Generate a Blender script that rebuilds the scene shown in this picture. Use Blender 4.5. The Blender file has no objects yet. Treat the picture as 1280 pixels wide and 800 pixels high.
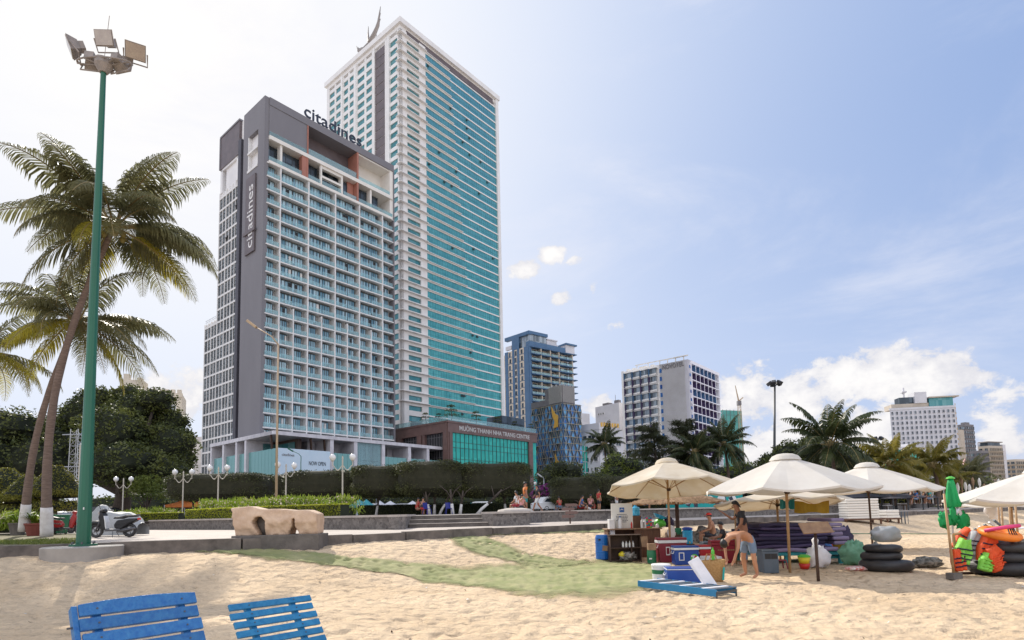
import bpy, math, random
from mathutils import Vector, Matrix, noise
scene = bpy.context.scene
COL = scene.collection
R = math.radians
PI = math.pi
EYE = 1.65
rnd = random.Random(7)

# ------------------------------------------------------------------ camera
F, PX, PY = 720.0, 640.0, 577.0
TH, RO = R(5.0), R(-1.26)
CAMROT = Matrix.Rotation(PI/2+TH, 3, 'X') @ Matrix.Rotation(RO, 3, 'Z')
cam_d = bpy.data.cameras.new('camera'); cam = bpy.data.objects.new('camera', cam_d); COL.objects.link(cam)
cam.matrix_world = Matrix.Translation((0, 0, EYE)) @ CAMROT.to_4x4()
cam_d.sensor_width = 36; cam_d.lens = 20.25; cam_d.shift_y = 177/1280
cam_d.clip_start = .05; cam_d.clip_end = 9000
scene.camera = cam
def ray(x, y): return CAMROT @ Vector(((x-PX)/F, -(y-PY)/F, -1.0))
def at(x, y, Y):
    d = ray(x, y); p = d*(Y/d.y); return Vector((p.x, p.y, p.z+EYE))
def onz(x, y, z):
    d = ray(x, y); p = d*((z-EYE)/d.z); return Vector((p.x, p.y, z))

# ------------------------------------------------------------------ materials
def newmat(name):
    m = bpy.data.materials.new(name); m.use_nodes = True
    nt = m.node_tree; b = nt.nodes['Principled BSDF']
    return m, nt, b
def node(nt, t, **kw):
    n = nt.nodes.new(t)
    for k, v in kw.items():
        if k in n.inputs.keys(): n.inputs[k].default_value = v
        else: setattr(n, k, v)
    return n
def c4(c): return (c[0], c[1], c[2], 1.0)
def mat(name, c, rough=.6, c2=None, scale=3.0, metal=0.0, bump=0.0, bscale=None, coords='Object', stretch=None, spec=None, rand=0.0, detail=5, trans=0.0):
    """plain surface whose colour drifts between c and c2 with noise, optional bump"""
    m, nt, b = newmat(name); L = nt.links
    b.inputs['Roughness'].default_value = rough; b.inputs['Metallic'].default_value = metal
    if spec is not None: b.inputs['Specular IOR Level'].default_value = spec
    if c2 is None: c2 = tuple(v*.86 for v in c)
    tc = node(nt, 'ShaderNodeTexCoord'); mp = node(nt, 'ShaderNodeMapping')
    if stretch: mp.inputs['Scale'].default_value = stretch
    L.new(tc.outputs[coords], mp.inputs['Vector'])
    n = node(nt, 'ShaderNodeTexNoise', Scale=scale, Detail=detail, Roughness=.6); L.new(mp.outputs[0], n.inputs['Vector'])
    r = node(nt, 'ShaderNodeValToRGB'); r.color_ramp.elements[0].position = .35; r.color_ramp.elements[1].position = .65
    r.color_ramp.elements[0].color = c4(c); r.color_ramp.elements[1].color = c4(c2)
    L.new(n.outputs['Fac'], r.inputs[0]); out = r.outputs[0]
    if rand:
        oi = node(nt, 'ShaderNodeObjectInfo'); hs = node(nt, 'ShaderNodeHueSaturation')
        mr = node(nt, 'ShaderNodeMapRange'); mr.inputs[3].default_value = 1-rand; mr.inputs[4].default_value = 1+rand
        L.new(oi.outputs['Random'], mr.inputs[0]); L.new(mr.outputs[0], hs.inputs['Value']); L.new(out, hs.inputs['Color']); out = hs.outputs[0]
    L.new(out, b.inputs['Base Color'])
    if bump:
        n2 = node(nt, 'ShaderNodeTexNoise', Scale=bscale or scale*6, Detail=6); L.new(mp.outputs[0], n2.inputs['Vector'])
        bp = node(nt, 'ShaderNodeBump', Strength=bump, Distance=.02); L.new(n2.outputs['Fac'], bp.inputs['Height']); L.new(bp.outputs[0], b.inputs['Normal'])
    if trans:
        ms = node(nt, 'ShaderNodeMixShader'); ms.inputs[0].default_value = trans
        t = node(nt, 'ShaderNodeBsdfTranslucent'); L.new(out, t.inputs[0])
        L.new(b.outputs[0], ms.inputs[1]); L.new(t.outputs[0], ms.inputs[2]); L.new(ms.outputs[0], nt.nodes['Material Output'].inputs[0])
    return m
def glassmat(name, c, c2, cell=(1.2, 1.2, 1.2), rough=.12, metal=.35, jitter=.25):
    """window glass: tinted, mirror-like, each pane slightly different"""
    m, nt, b = newmat(name); L = nt.links
    tc = node(nt, 'ShaderNodeTexCoord'); mp = node(nt, 'ShaderNodeMapping'); mp.inputs['Scale'].default_value = tuple(1/v for v in cell)
    L.new(tc.outputs['Object'], mp.inputs['Vector'])
    fl = node(nt, 'ShaderNodeVectorMath', operation='FLOOR'); L.new(mp.outputs[0], fl.inputs[0])
    oi = node(nt, 'ShaderNodeObjectInfo'); ad = node(nt, 'ShaderNodeVectorMath', operation='ADD'); L.new(fl.outputs[0], ad.inputs[0]); L.new(oi.outputs['Random'], ad.inputs[1])
    wn = node(nt, 'ShaderNodeTexWhiteNoise'); L.new(ad.outputs[0], wn.inputs['Vector'])
    n = node(nt, 'ShaderNodeTexNoise', Scale=.13, Detail=3); L.new(tc.outputs['Object'], n.inputs['Vector'])
    mx = node(nt, 'ShaderNodeMix', data_type='RGBA'); mx.inputs['A'].default_value = c4(c); mx.inputs['B'].default_value = c4(c2)
    r = node(nt, 'ShaderNodeMapRange'); r.inputs[1].default_value = 0; r.inputs[2].default_value = 1; r.inputs[3].default_value = .5-jitter*2; r.inputs[4].default_value = .5+jitter*2
    L.new(wn.outputs['Value'], r.inputs[0]); am = node(nt, 'ShaderNodeMath', operation='MULTIPLY'); L.new(r.outputs[0], am.inputs[0])
    r2 = node(nt, 'ShaderNodeMapRange'); r2.inputs[1].default_value = .3; r2.inputs[2].default_value = .7; r2.inputs[3].default_value = .6; r2.inputs[4].default_value = 1.4
    L.new(n.outputs['Fac'], r2.inputs[0]); L.new(r2.outputs[0], am.inputs[1]); L.new(am.outputs[0], mx.inputs['Factor'])
    L.new(mx.outputs['Result'], b.inputs['Base Color'])
    b.inputs['Roughness'].default_value = rough; b.inputs['Metallic'].default_value = metal
    bp = node(nt, 'ShaderNodeBump', Strength=.05, Distance=.1); n3 = node(nt, 'ShaderNodeTexNoise', Scale=.5); L.new(tc.outputs['Object'], n3.inputs['Vector']); L.new(n3.outputs['Fac'], bp.inputs['Height']); L.new(bp.outputs[0], b.inputs['Normal'])
    return m
def leafmat(name, dark, light, trans=.3, rough=.5, scale=.9):
    m = mat(name, dark, rough, light, scale=scale, rand=.15, trans=trans, spec=.3)
    return m
def clearglass(name, c, alpha=.35, rough=.08):
    m, nt, b = newmat(name); L = nt.links
    b.inputs['Base Color'].default_value = c4(c); b.inputs['Roughness'].default_value = rough; b.inputs['Metallic'].default_value = .2
    t = node(nt, 'ShaderNodeBsdfTransparent'); t.inputs[0].default_value = (.8, .95, .95, 1)
    ms = node(nt, 'ShaderNodeMixShader'); ms.inputs[0].default_value = 1-alpha
    L.new(b.outputs[0], ms.inputs[1]); L.new(t.outputs[0], ms.inputs[2]); L.new(ms.outputs[0], nt.nodes['Material Output'].inputs[0])
    return m

M = {}
def defm(name, *a, **k): M[name] = mat(name, *a, **k)
defm('white_paint', (.78, .77, .76), .5, (.68, .67, .66), scale=.4, bump=.1)
defm('white_wall', (.80, .79, .79), .6, (.70, .69, .70), scale=.25, detail=8)
defm('soffit', (.80, .77, .72), .7, (.74, .71, .66), scale=.3)
defm('lavender_white', (.86, .85, .90), .55, (.80, .79, .85), scale=.2, detail=8)
defm('tower_white', (.80, .79, .78), .5, (.72, .70, .68), scale=.2, detail=8)
defm('grey_slab', (.205, .198, .215), .7, (.18, .173, .19), scale=.15, detail=9, stretch=(1, 1, .25))
defm('dark_slab', (.075, .072, .09), .6, (.06, .058, .072), scale=.3)
defm('brown_panel', (.15, .12, .125), .5, (.11, .09, .095), scale=.4)
defm('orange_panel', (.42, .18, .13), .6, (.36, .15, .11), scale=.4)
defm('marble', (.68, .66, .69), .4, (.52, .50, .54), scale=.8, detail=9, stretch=(1, 1, .5))
defm('black_metal', (.035, .035, .037), .45)
defm('dark_frame', (.05, .055, .06), .45)
defm('dark_inside', (.03, .03, .033), .8)
defm('deep_brown', (.07, .045, .035), .6)  # plain dark brown for the podium walls
defm('podium_stone', (.175, .105, .092), .4, (.13, .078, .068), scale=.5, detail=8)
defm('steel', (.45, .46, .48), .35, metal=.7)
defm('silver_text', (.62, .60, .57), .35, metal=.4)
defm('concrete', (.38, .35, .32), .85, (.27, .25, .23), scale=1.6, bump=.4, detail=9)
defm('dark_concrete', (.10, .088, .08), .9, (.17, .15, .135), scale=2.5, bump=.6, detail=9)
defm('green_pole', (.012, .13, .075), .32, (.008, .10, .058), scale=1.5, stretch=(1, 1, .2))
defm('lamp_housing', (.32, .28, .26), .6, (.22, .2, .19), scale=6)
defm('lamp_glass', (.42, .37, .32), .15, (.35, .3, .27), scale=5, metal=.3)
defm('cream_pole', (.55, .5, .42), .5)
defm('tan_pole', (.50, .36, .22), .5, (.42, .31, .2), scale=2)
defm('globe', (.85, .84, .82), .2)
defm('plastic_white', (.78, .78, .78), .4)
defm('black_plastic', (.012, .012, .014), .5)
defm('rubber', (.022, .022, .025), .5, (.035, .033, .035), scale=6, bump=.1)
defm('gunmetal', (.12, .12, .13), .35, metal=.6)
defm('chrome', (.6, .6, .6), .2, metal=.9)
defm('red_paint', (.4, .03, .03), .35)
defm('green_bin', (.015, .16, .07), .45)
defm('terracotta', (.2, .05, .035), .8)
defm('wood', (.16, .075, .04), .6, (.10, .045, .025), scale=4, stretch=(1, 1, .2), bump=.2)
defm('dark_wood', (.075, .038, .024), .7, (.045, .025, .018), scale=5, bump=.2)
defm('pale_wood', (.33, .21, .12), .7, (.22, .13, .08), scale=5, bump=.3)
defm('bamboo', (.45, .27, .12), .5, (.33, .19, .09), scale=5)
defm('canvas', (.80, .77, .72), .8, (.73, .69, .63), scale=1.2, trans=.35, detail=7, bump=.25, bscale=2.5)
defm('canvas_cream', (.80, .74, .64), .8, (.70, .61, .47), scale=1.2, trans=.4, detail=7, bump=.25, bscale=2.5)
defm('thatch', (.33, .2, .1), .9, (.2, .115, .06), scale=14, bump=.8)
defm('navy_mat', (.02, .014, .055), .7, (.03, .022, .065), scale=2)
defm('purple_mat', (.065, .045, .12), .7, (.05, .035, .095), scale=2)
defm('lilac_mat', (.25, .2, .33), .6)
defm('turquoise', (.02, .22, .27), .5, (.03, .3, .34), scale=3)
defm('cooler_red', (.30, .015, .03), .4, (.24, .012, .025), scale=3)
defm('cooler_bright', (.48, .015, .02), .35)
defm('cooler_maroon', (.20, .02, .035), .45, (.25, .035, .05), scale=3)
defm('cooler_blue', (.012, .055, .28), .35, (.015, .07, .33), scale=3)
defm('drum_blue', (.005, .13, .46), .35, (.005, .1, .38), scale=3)
defm('water_blue', (.03, .35, .65), .2, (.06, .45, .75), scale=4)
defm('teal_cloth', (.0, .17, .13), .7, (.0, .12, .09), scale=5)
defm('bluegrey', (.09, .12, .16), .5, (.07, .1, .13), scale=3)
defm('wicker', (.50, .30, .12), .8, (.36, .2, .07), scale=30, bump=.8)
defm('toy_yellow', (.75, .6, .03), .4)
defm('toy_red', (.6, .03, .02), .4)
defm('toy_green', (.1, .5, .05), .4)
defm('bag_white', (.78, .77, .8), .5, (.68, .67, .7), scale=5, bump=.5, bscale=9)
defm('sack_green', (.20, .42, .28), .7, (.13, .32, .2), scale=5, bump=.7, bscale=8)
defm('vest_orange', (.80, .10, .02), .6, (.65, .07, .015), scale=5, bump=.4)
defm('ring_orange', (.85, .24, .02), .5, (.75, .18, .02), scale=4)
defm('vest_green', (.25, .65, .08), .6, (.18, .5, .06), scale=5, bump=.4)
defm('hot_pink', (.75, .05, .2), .5)
defm('strap_navy', (.012, .016, .045), .6)
defm('grey_tarp', (.42, .43, .44), .6, (.3, .31, .31), scale=2.5, bump=.7, bscale=5)
defm('pattern_cloth', (.35, .33, .3), .8, (.07, .07, .06), scale=9, detail=2)
defm('flag_green', (.0, .36, .09), .6, (.0, .28, .07), scale=5, bump=.5)
defm('yellow_cloth', (.42, .26, .02), .8, (.35, .21, .02), scale=4, trans=.3)
defm('skin', (.36, .17, .10), .55, (.30, .14, .085), scale=5)
defm('skin_tan', (.45, .22, .12), .5, (.36, .17, .1), scale=4)
defm('hair', (.012, .01, .009), .5)
defm('denim', (.12, .18, .27), .8, (.19, .26, .36), scale=4)
defm('shirt_dark', (.035, .035, .045), .8)
defm('shirt_white', (.7, .7, .7), .8)
defm('shirt_red', (.5, .05, .04), .8)
defm('shirt_blue', (.05, .15, .4), .8)
defm('shirt_orange', (.65, .2, .05), .8)
defm('shirt_pink', (.65, .3, .3), .8)
defm('shirt_teal', (.03, .25, .25), .8)
defm('chair_blue', (.02, .03, .28), .4)
defm('eye_white', (.8, .8, .8), .3)
defm('car_white', (.75, .76, .77), .25, (.7, .71, .72), scale=1)
defm('car_red', (.35, .03, .025), .3); defm('car_silver', (.42, .44, .46), .3, metal=.4)
defm('car_glass', (.03, .04, .05), .08)
defm('tent_white', (.8, .8, .82), .7, trans=.3)
defm('mural_teal', (.0, .35, .33), .5, (.0, .3, .3), scale=1.2)
defm('sand_stone', (.68, .50, .36), .85, (.52, .36, .25), scale=3.2, bump=.9, bscale=12, detail=9)
defm('trunk', (.10, .078, .062), .95, (.055, .042, .035), scale=8, stretch=(1, 1, .3), bump=.9, bscale=20)
defm('palm_trunk', (.215, .155, .125), .95, (.12, .085, .07), scale=7, stretch=(.6, .6, 5), bump=.9, bscale=9)
defm('whitewash', (.68, .66, .64), .9, (.55, .52, .5), scale=5, detail=8, bump=.6, bscale=14)
defm('petiole', (.28, .22, .09), .6, (.2, .15, .06), scale=3)
defm('coconut', (.2, .16, .04), .6)
M['leaf_palm'] = leafmat('leaf_palm', (.115, .12, .06), (.235, .225, .11), trans=.5, rough=.4, scale=.35)
M['leaf_palm_yellow'] = leafmat('leaf_palm_yellow', (.28, .26, .03), (.45, .38, .05), trans=.45, rough=.4, scale=.5)
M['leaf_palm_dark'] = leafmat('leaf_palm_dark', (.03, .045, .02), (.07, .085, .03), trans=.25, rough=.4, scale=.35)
M['leaf_palm_sun'] = leafmat('leaf_palm_sun', (.09, .10, .022), (.32, .26, .05), trans=.45, rough=.4, scale=.35)  # lit copy of the palm leaf, sunlight put into its colour
M['leaf_dark'] = leafmat('leaf_dark', (.034, .050, .015), (.14, .155, .042), trans=.25, scale=.45)
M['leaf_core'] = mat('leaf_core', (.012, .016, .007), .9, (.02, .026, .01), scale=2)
M['leaf_cas'] = leafmat('leaf_cas', (.028, .038, .014), (.062, .066, .026), trans=.2, scale=.5)
M['leaf_hedge'] = leafmat('leaf_hedge', (.038, .048, .015), (.095, .10, .033), trans=.12, scale=.7)
M['leaf_mid'] = leafmat('leaf_mid', (.07, .105, .02), (.20, .23, .04), trans=.3, scale=.6)
M['leaf_bright'] = leafmat('leaf_bright', (.12, .20, .02), (.30, .36, .05), trans=.4, scale=1.5)
M['leaf_lime'] = leafmat('leaf_lime', (.30, .34, .015), (.46, .48, .05), trans=.35, scale=2)
M['leaf_topiary'] = leafmat('leaf_topiary', (.13, .14, .025), (.28, .25, .045), trans=.2, scale=.6)
M['blossom'] = mat('blossom', (.75, .68, .55), .7, (.6, .42, .35), scale=4, trans=.3)
M['bougain'] = mat('bougain', (.35, .03, .25), .7, (.2, .02, .2), scale=4, trans=.3)
M['grass'] = leafmat('grass', (.08, .12, .02), (.22, .24, .06), trans=.3, scale=2)
M['glass_teal'] = glassmat('glass_teal', (.04, .30, .31), (.13, .50, .48), cell=(1.3, 1.3, 3.6), rough=.14, metal=.3, jitter=.16)
_m = M['glass_teal']; _n = _m.node_tree; _b = _n.nodes['Principled BSDF']; _s = _b.inputs['Base Color'].links[0].from_socket
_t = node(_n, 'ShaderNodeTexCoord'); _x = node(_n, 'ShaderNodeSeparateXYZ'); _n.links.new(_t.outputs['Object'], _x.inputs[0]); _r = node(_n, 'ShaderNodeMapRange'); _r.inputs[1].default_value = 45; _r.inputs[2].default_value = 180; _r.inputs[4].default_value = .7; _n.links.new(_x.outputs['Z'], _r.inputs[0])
_q = node(_n, 'ShaderNodeMix', data_type='RGBA'); _q.inputs['B'].default_value = (.11, .27, .38, 1); _n.links.new(_r.outputs[0], _q.inputs['Factor']); _n.links.new(_s, _q.inputs['A']); _n.links.new(_q.outputs['Result'], _b.inputs['Base Color'])  # bluer with height: reflected sky and glare put into the glass colour
M['glass_podium'] = glassmat('glass_podium', (.02, .36, .30), (.05, .5, .40), cell=(1.1, 1.1, 1.4), rough=.14, metal=.3, jitter=.22)
M['glass_blue'] = glassmat('glass_blue', (.12, .25, .32), (.42, .57, .62), cell=(.9, .9, 3.6), rough=.12, metal=.3, jitter=.42)
M['glass_grey'] = glassmat('glass_grey', (.12, .145, .165), (.36, .41, .44), cell=(1.2, 1.2, 3.6), rough=.12, metal=.35, jitter=.3)
M['glass_left'] = glassmat('glass_left', (.05, .22, .24), (.14, .32, .33), cell=(2, 2, 3.6), rough=.12, metal=.3, jitter=.3)
M['glass_fence'] = clearglass('glass_fence', (.22, .46, .45), alpha=.75)
M['glass_rail'] = clearglass('glass_rail', (.50, .66, .70), alpha=.30)
M['glass_purple'] = glassmat('glass_purple', (.05, .02, .12), (.13, .05, .22), cell=(2, 2, 3.8), metal=.3)
M['glass_royal'] = glassmat('glass_royal', (.02, .07, .28), (.06, .18, .45), cell=(2, 2, 3.8), metal=.3)
M['glass_dark'] = glassmat('glass_dark', (.02, .03, .04), (.10, .13, .16), cell=(2, 2, 3.2), metal=.3)
M['panel_sky'] = glassmat('panel_sky', (.02, .13, .42), (.12, .38, .66), cell=(2.2, 2.2, 2.2), rough=.3, metal=.1)
defm('panel_gold', (.62, .36, .06), .5, (.7, .42, .08), scale=.6)
defm('lattice_tan', (.42, .38, .28), .7, (.30, .27, .2), scale=.5)
defm('louvre_grey', (.20, .19, .20), .6, (.15, .14, .15), scale=.5)
defm('wall_blue', (.075, .16, .29), .6, (.06, .13, .24), scale=.2)
defm('wall_cream', (.66, .58, .48), .7, (.56, .49, .40), scale=.3)
defm('wall_far', (.62, .62, .66), .7, (.54, .54, .58), scale=.2)
defm('wall_beige', (.50, .44, .37), .7, (.42, .37, .31), scale=.3)
defm('wall_pink', (.55, .33, .30), .7, (.48, .28, .26), scale=.3)
defm('net_green', (.08, .32, .30), .8, (.12, .38, .34), scale=.4, bump=.3)
defm('castle', (.62, .56, .47), .8, (.5, .45, .38), scale=.3, detail=8)
defm('far_roof', (.28, .25, .23), .8)
defm('poster', (.75, .75, .72), .5, (.7, .7, .67), scale=1)
defm('banner', (.62, .74, .84), .5, (.56, .70, .82), scale=.3)
defm('ink', (.03, .04, .07), .6)
defm('logo_blue', (.02, .12, .4), .5)

# ------------------------------------------------------------------ mesh collector
class MB:
    def __init__(s): s.v = []; s.f = []; s.m = []
    def face(s, pts, mi=0):
        n = len(s.v); s.v += [tuple(p) for p in pts]; s.f.append(tuple(range(n, n+len(pts)))); s.m.append(mi)
    def raw(s, V, Fc, mi=0):
        n = len(s.v); s.v += [tuple(p) for p in V]
        for f in Fc: s.f.append(tuple(i+n for i in f)); s.m.append(mi)
    def hexa(s, p, mi=0):   # 8 corners: bottom 4 ccw, top 4 ccw
        s.raw(p, [(3, 2, 1, 0), (4, 5, 6, 7), (0, 1, 5, 4), (1, 2, 6, 5), (2, 3, 7, 6), (3, 0, 4, 7)], mi)
    def box(s, x0, x1, y0, y1, z0, z1, mi=0):
        s.hexa([(x0, y0, z0), (x1, y0, z0), (x1, y1, z0), (x0, y1, z0), (x0, y0, z1), (x1, y0, z1), (x1, y1, z1), (x0, y1, z1)], mi)
    def obox(s, c, sx, sy, sz, rot=None, mi=0):   # oriented box about centre c, rot: 3x3 matrix or yaw
        if rot is None: rot = Matrix.Identity(3)
        elif not isinstance(rot, Matrix): rot = Matrix.Rotation(rot, 3, 'Z')
        c = Vector(c)
        s.hexa([c + rot @ Vector((a*sx/2, b*sy/2, d*sz/2)) for d in (-1, 1) for a, b in ((-1, -1), (1, -1), (1, 1), (-1, 1))], mi)
    def tube(s, pts, rad, n=8, mi=0, cap=True):
        pts = [Vector(p) for p in pts]; k = len(pts)
        if not hasattr(rad, '__len__'): rad = [rad]*k
        V = []; up = None
        for i, p in enumerate(pts):
            t = (pts[min(i+1, k-1)]-pts[max(i-1, 0)]).normalized()
            if up is None:
                up = Vector((0, 0, 1)) if abs(t.z) < .9 else Vector((1, 0, 0))
            a = (up - t*up.dot(t)).normalized(); up = a; b = t.cross(a)
            for j in range(n):
                w = 2*PI*j/n; V.append(p+(a*math.cos(w)+b*math.sin(w))*rad[i])
        Fc = [(i*n+j, i*n+(j+1) % n, (i+1)*n+(j+1) % n, (i+1)*n+j) for i in range(k-1) for j in range(n)]
        if cap: Fc += [tuple(range(n-1, -1, -1)), tuple(range((k-1)*n, k*n))]
        s.raw(V, Fc, mi)
    def lathe(s, prof, c=(0, 0, 0), n=16, mi=0, rot=None):   # prof: (r, z)
        c = Vector(c); V = []
        for r, z in prof:
            for j in range(n):
                w = 2*PI*j/n; p = Vector((r*math.cos(w), r*math.sin(w), z))
                if rot is not None: p = rot @ p
                V.append(c+p)
        k = len(prof)
        Fc = [(i*n+j, i*n+(j+1) % n, (i+1)*n+(j+1) % n, (i+1)*n+j) for i in range(k-1) for j in range(n)]
        Fc += [tuple(range(n-1, -1, -1)), tuple(range((k-1)*n, k*n))]
        s.raw(V, Fc, mi)
    def torus(s, c, R0, r, n=28, m=10, rot=None, mi=0, wob=0, squash=1):
        c = Vector(c); V = []
        for i in range(n):
            a = 2*PI*i/n
            for j in range(m):
                b = 2*PI*j/m; rr = r*(1+wob*noise.noise(Vector((math.cos(a)*2, math.sin(a)*2, j*.3+c.z*3))))
                p = Vector(((R0+rr*math.cos(b))*math.cos(a), (R0+rr*math.cos(b))*math.sin(a), rr*squash*math.sin(b)))
                if rot is not None: p = rot @ p
                V.append(c+p)
        s.raw(V, [(i*m+j, ((i+1) % n)*m+j, ((i+1) % n)*m+(j+1) % m, i*m+(j+1) % m) for i in range(n) for j in range(m)], mi)
    def blob(s, c, rx, ry, rz, n=16, m=10, amp=.12, freq=1.5, seed=0, mi=0, flat=None, power=1.0):
        c = Vector(c); V = []; o = Vector((seed*7.3, seed*3.1, seed*1.7))
        for i in range(m+1):
            ph = -PI/2+PI*i/m
            for j in range(n):
                th = 2*PI*j/n
                d = Vector((math.cos(ph)*math.cos(th), math.cos(ph)*math.sin(th), math.sin(ph)))
                if power != 1.0: d = Vector([math.copysign(abs(q)**power, q) for q in d])
                k = 1+amp*noise.noise(d*freq+o)*2
                p = Vector((d.x*rx*k, d.y*ry*k, d.z*rz*k))
                if flat is not None and p.z < flat: p.z = flat
                V.append(c+p)
        Fc = [(i*n+j, i*n+(j+1) % n, (i+1)*n+(j+1) % n, (i+1)*n+j) for i in range(m) for j in range(n)]
        s.raw(V, Fc, mi)
    def centre(s):
        n = max(1, len(s.v)); return Vector((sum(v[0] for v in s.v)/n, sum(v[1] for v in s.v)/n, sum(v[2] for v in s.v)/n))
    def mesh(s, name, mats, org=(0, 0, 0), smooth=False):
        me = bpy.data.meshes.new(name); ox, oy, oz = org
        me.from_pydata([(v[0]-ox, v[1]-oy, v[2]-oz) for v in s.v], [], s.f)
        if not isinstance(mats, (list, tuple)): mats = [mats]
        for m in mats: me.materials.append(M[m] if isinstance(m, str) else m)
        if len(mats) > 1: me.polygons.foreach_set('material_index', s.m)
        if smooth: me.polygons.foreach_set('use_smooth', [True]*len(s.f))
        me.update(); return me
    def build(s, name, mats, parent=None, smooth=False, angle=None, label=None, bevel=0):
        org = parent['_o'] if parent is not None and '_o' in parent else (0, 0, 0)
        o = bpy.data.objects.new(name, s.mesh(name, mats, org, smooth)); COL.objects.link(o)
        if parent is not None: o.parent = parent; o['_o'] = tuple(org)
        if label: o['label'] = label
        if bevel:
            b = o.modifiers.new('bevel', 'BEVEL'); b.width = bevel; b.segments = 2; b.limit_method = 'ANGLE'
        return o

def tag(o, label=None, cat=None, group=None, kind=None):
    if label: o['label'] = label
    if cat: o['category'] = cat
    if group: o['group'] = group
    if kind: o['kind'] = kind
    return o
def thing(name, label, cat, loc=(0, 0, 0), group=None, rz=0):
    o = bpy.data.objects.new(name, None); COL.objects.link(o); o.empty_display_size = .3
    o.location = loc; o.rotation_euler = (0, 0, rz); o['_o'] = tuple(loc) if rz == 0 else (0., 0., 0.)
    return tag(o, label, cat, group)
def local_thing(name, label, cat, loc, rz=0, group=None):   # children are given in local coordinates
    o = thing(name, label, cat, loc, group, 0); o.rotation_euler = (0, 0, rz); o['_o'] = (0., 0., 0.)
    return o
def dup(root, loc, rz=None, label=None, scale=None, group=None):
    kids = {}
    for o in KIDS(root): kids.setdefault(o.parent, []).append(o)
    def rec(o, par):
        c = o.copy(); COL.objects.link(c); c.parent = par
        for ch in kids.get(o, []): rec(ch, c)
        return c
    r = rec(root, None); r.location = loc
    if rz is not None: r.rotation_euler = (0, 0, rz)
    if label: r['label'] = label
    if group: r['group'] = group
    if scale is not None: r.scale = (scale, scale, scale) if not hasattr(scale, '__len__') else scale
    return r
def KIDS(root):
    out = []
    for ch in root.children: out.append(ch); out += KIDS(ch)
    return out
def many(name, mbs, mats, parent, cap=100, key=None, smooth=False, subs=None):
    """countable parts: the `cap` nearest one object each, the rest one object of kind stuff.
    mbs: list of MB; subs: optional matching list of (subname, MB, mats)"""
    idx = sorted(range(len(mbs)), key=lambda i: (mbs[i].centre()-Vector((0, 0, EYE))).length if key is None else key(mbs[i]))
    for i in idx[:cap]:
        o = mbs[i].build(name, mats, parent, smooth)
        if subs:
            for sn, sm, smt in subs[i]: sm.build(sn, smt, o, smooth)
    rest = idx[cap:]
    if rest:
        R_ = MB()
        for i in rest: R_.raw(mbs[i].v, mbs[i].f, 0)
        if len(set(mbs[rest[0]].m)) > 1 or (isinstance(mats, (list, tuple)) and len(mats) > 1):
            R_.m = [m for i in rest for m in mbs[i].m]
        o = R_.build(name, mats, parent, smooth); o['kind'] = 'stuff'
        if subs:
            S = {}
            for i in rest:
                for sn, sm, smt in subs[i]:
                    q = S.setdefault(sn, (MB(), smt)); q[0].raw(sm.v, sm.f, 0)
            for sn, (q, smt) in S.items(): u = q.build(sn, smt, o, smooth); u['kind'] = 'stuff'

class Frame:
    """facade frame: origin o, u along d, w outward along n, z up (absolute)"""
    def __init__(s, o, d, n=None, flip=False):
        s.o = Vector((o[0], o[1], 0)); s.d = Vector((d[0], d[1], 0)).normalized()
        s.n = Vector((s.d.y, -s.d.x, 0)) if not flip else Vector((-s.d.y, s.d.x, 0))
    def p(s, u, w, z): q = s.o+s.d*u+s.n*w; return Vector((q.x, q.y, z))
    def box(s, mb, u0, u1, w0, w1, z0, z1, mi=0):
        P = [s.p(u0, w0, z0), s.p(u1, w0, z0), s.p(u1, w1, z0), s.p(u0, w1, z0), s.p(u0, w0, z1), s.p(u1, w0, z1), s.p(u1, w1, z1), s.p(u0, w1, z1)]
        # keep outward winding whichever way the frame is handed
        if (s.d.cross(s.n)).z > 0: mb.hexa(P, mi)
        else: mb.hexa([P[1], P[0], P[3], P[2], P[5], P[4], P[7], P[6]], mi)
def text_mesh(body, size, extrude=.05, offset=0.0, shear=0):
    c = bpy.data.curves.new('lettering', 'FONT'); c.body = body; c.size = size; c.extrude = extrude; c.offset = offset; c.shear = shear
    c.resolution_u = 3; c.align_x = 'LEFT'
    o = bpy.data.objects.new('lettering', c); COL.objects.link(o)
    bpy.context.view_layer.update(); me = bpy.data.meshes.new_from_object(o)
    bpy.data.objects.remove(o); bpy.data.curves.remove(c)
    return me
def put_text(name, body, size, origin, xdir, ydir, matname, parent, extrude=.05, width=None, offset=0.0):
    me = text_mesh(body, size, extrude, offset); xs = [v.co.x for v in me.vertices]
    sx = width/(max(xs)-min(xs)) if width else 1.0
    x, y = Vector(xdir).normalized(), Vector(ydir).normalized(); z = x.cross(y)
    org = Vector(parent['_o']) if parent is not None else Vector((0, 0, 0)); x0 = min(xs)
    for v in me.vertices: v.co = Vector(origin) - org + x*((v.co.x-x0)*sx) + y*v.co.y + z*v.co.z
    me.materials.clear(); me.materials.append(M[matname])
    o = bpy.data.objects.new(name, me); COL.objects.link(o)
    if parent is not None: o.parent = parent
    return o
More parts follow.
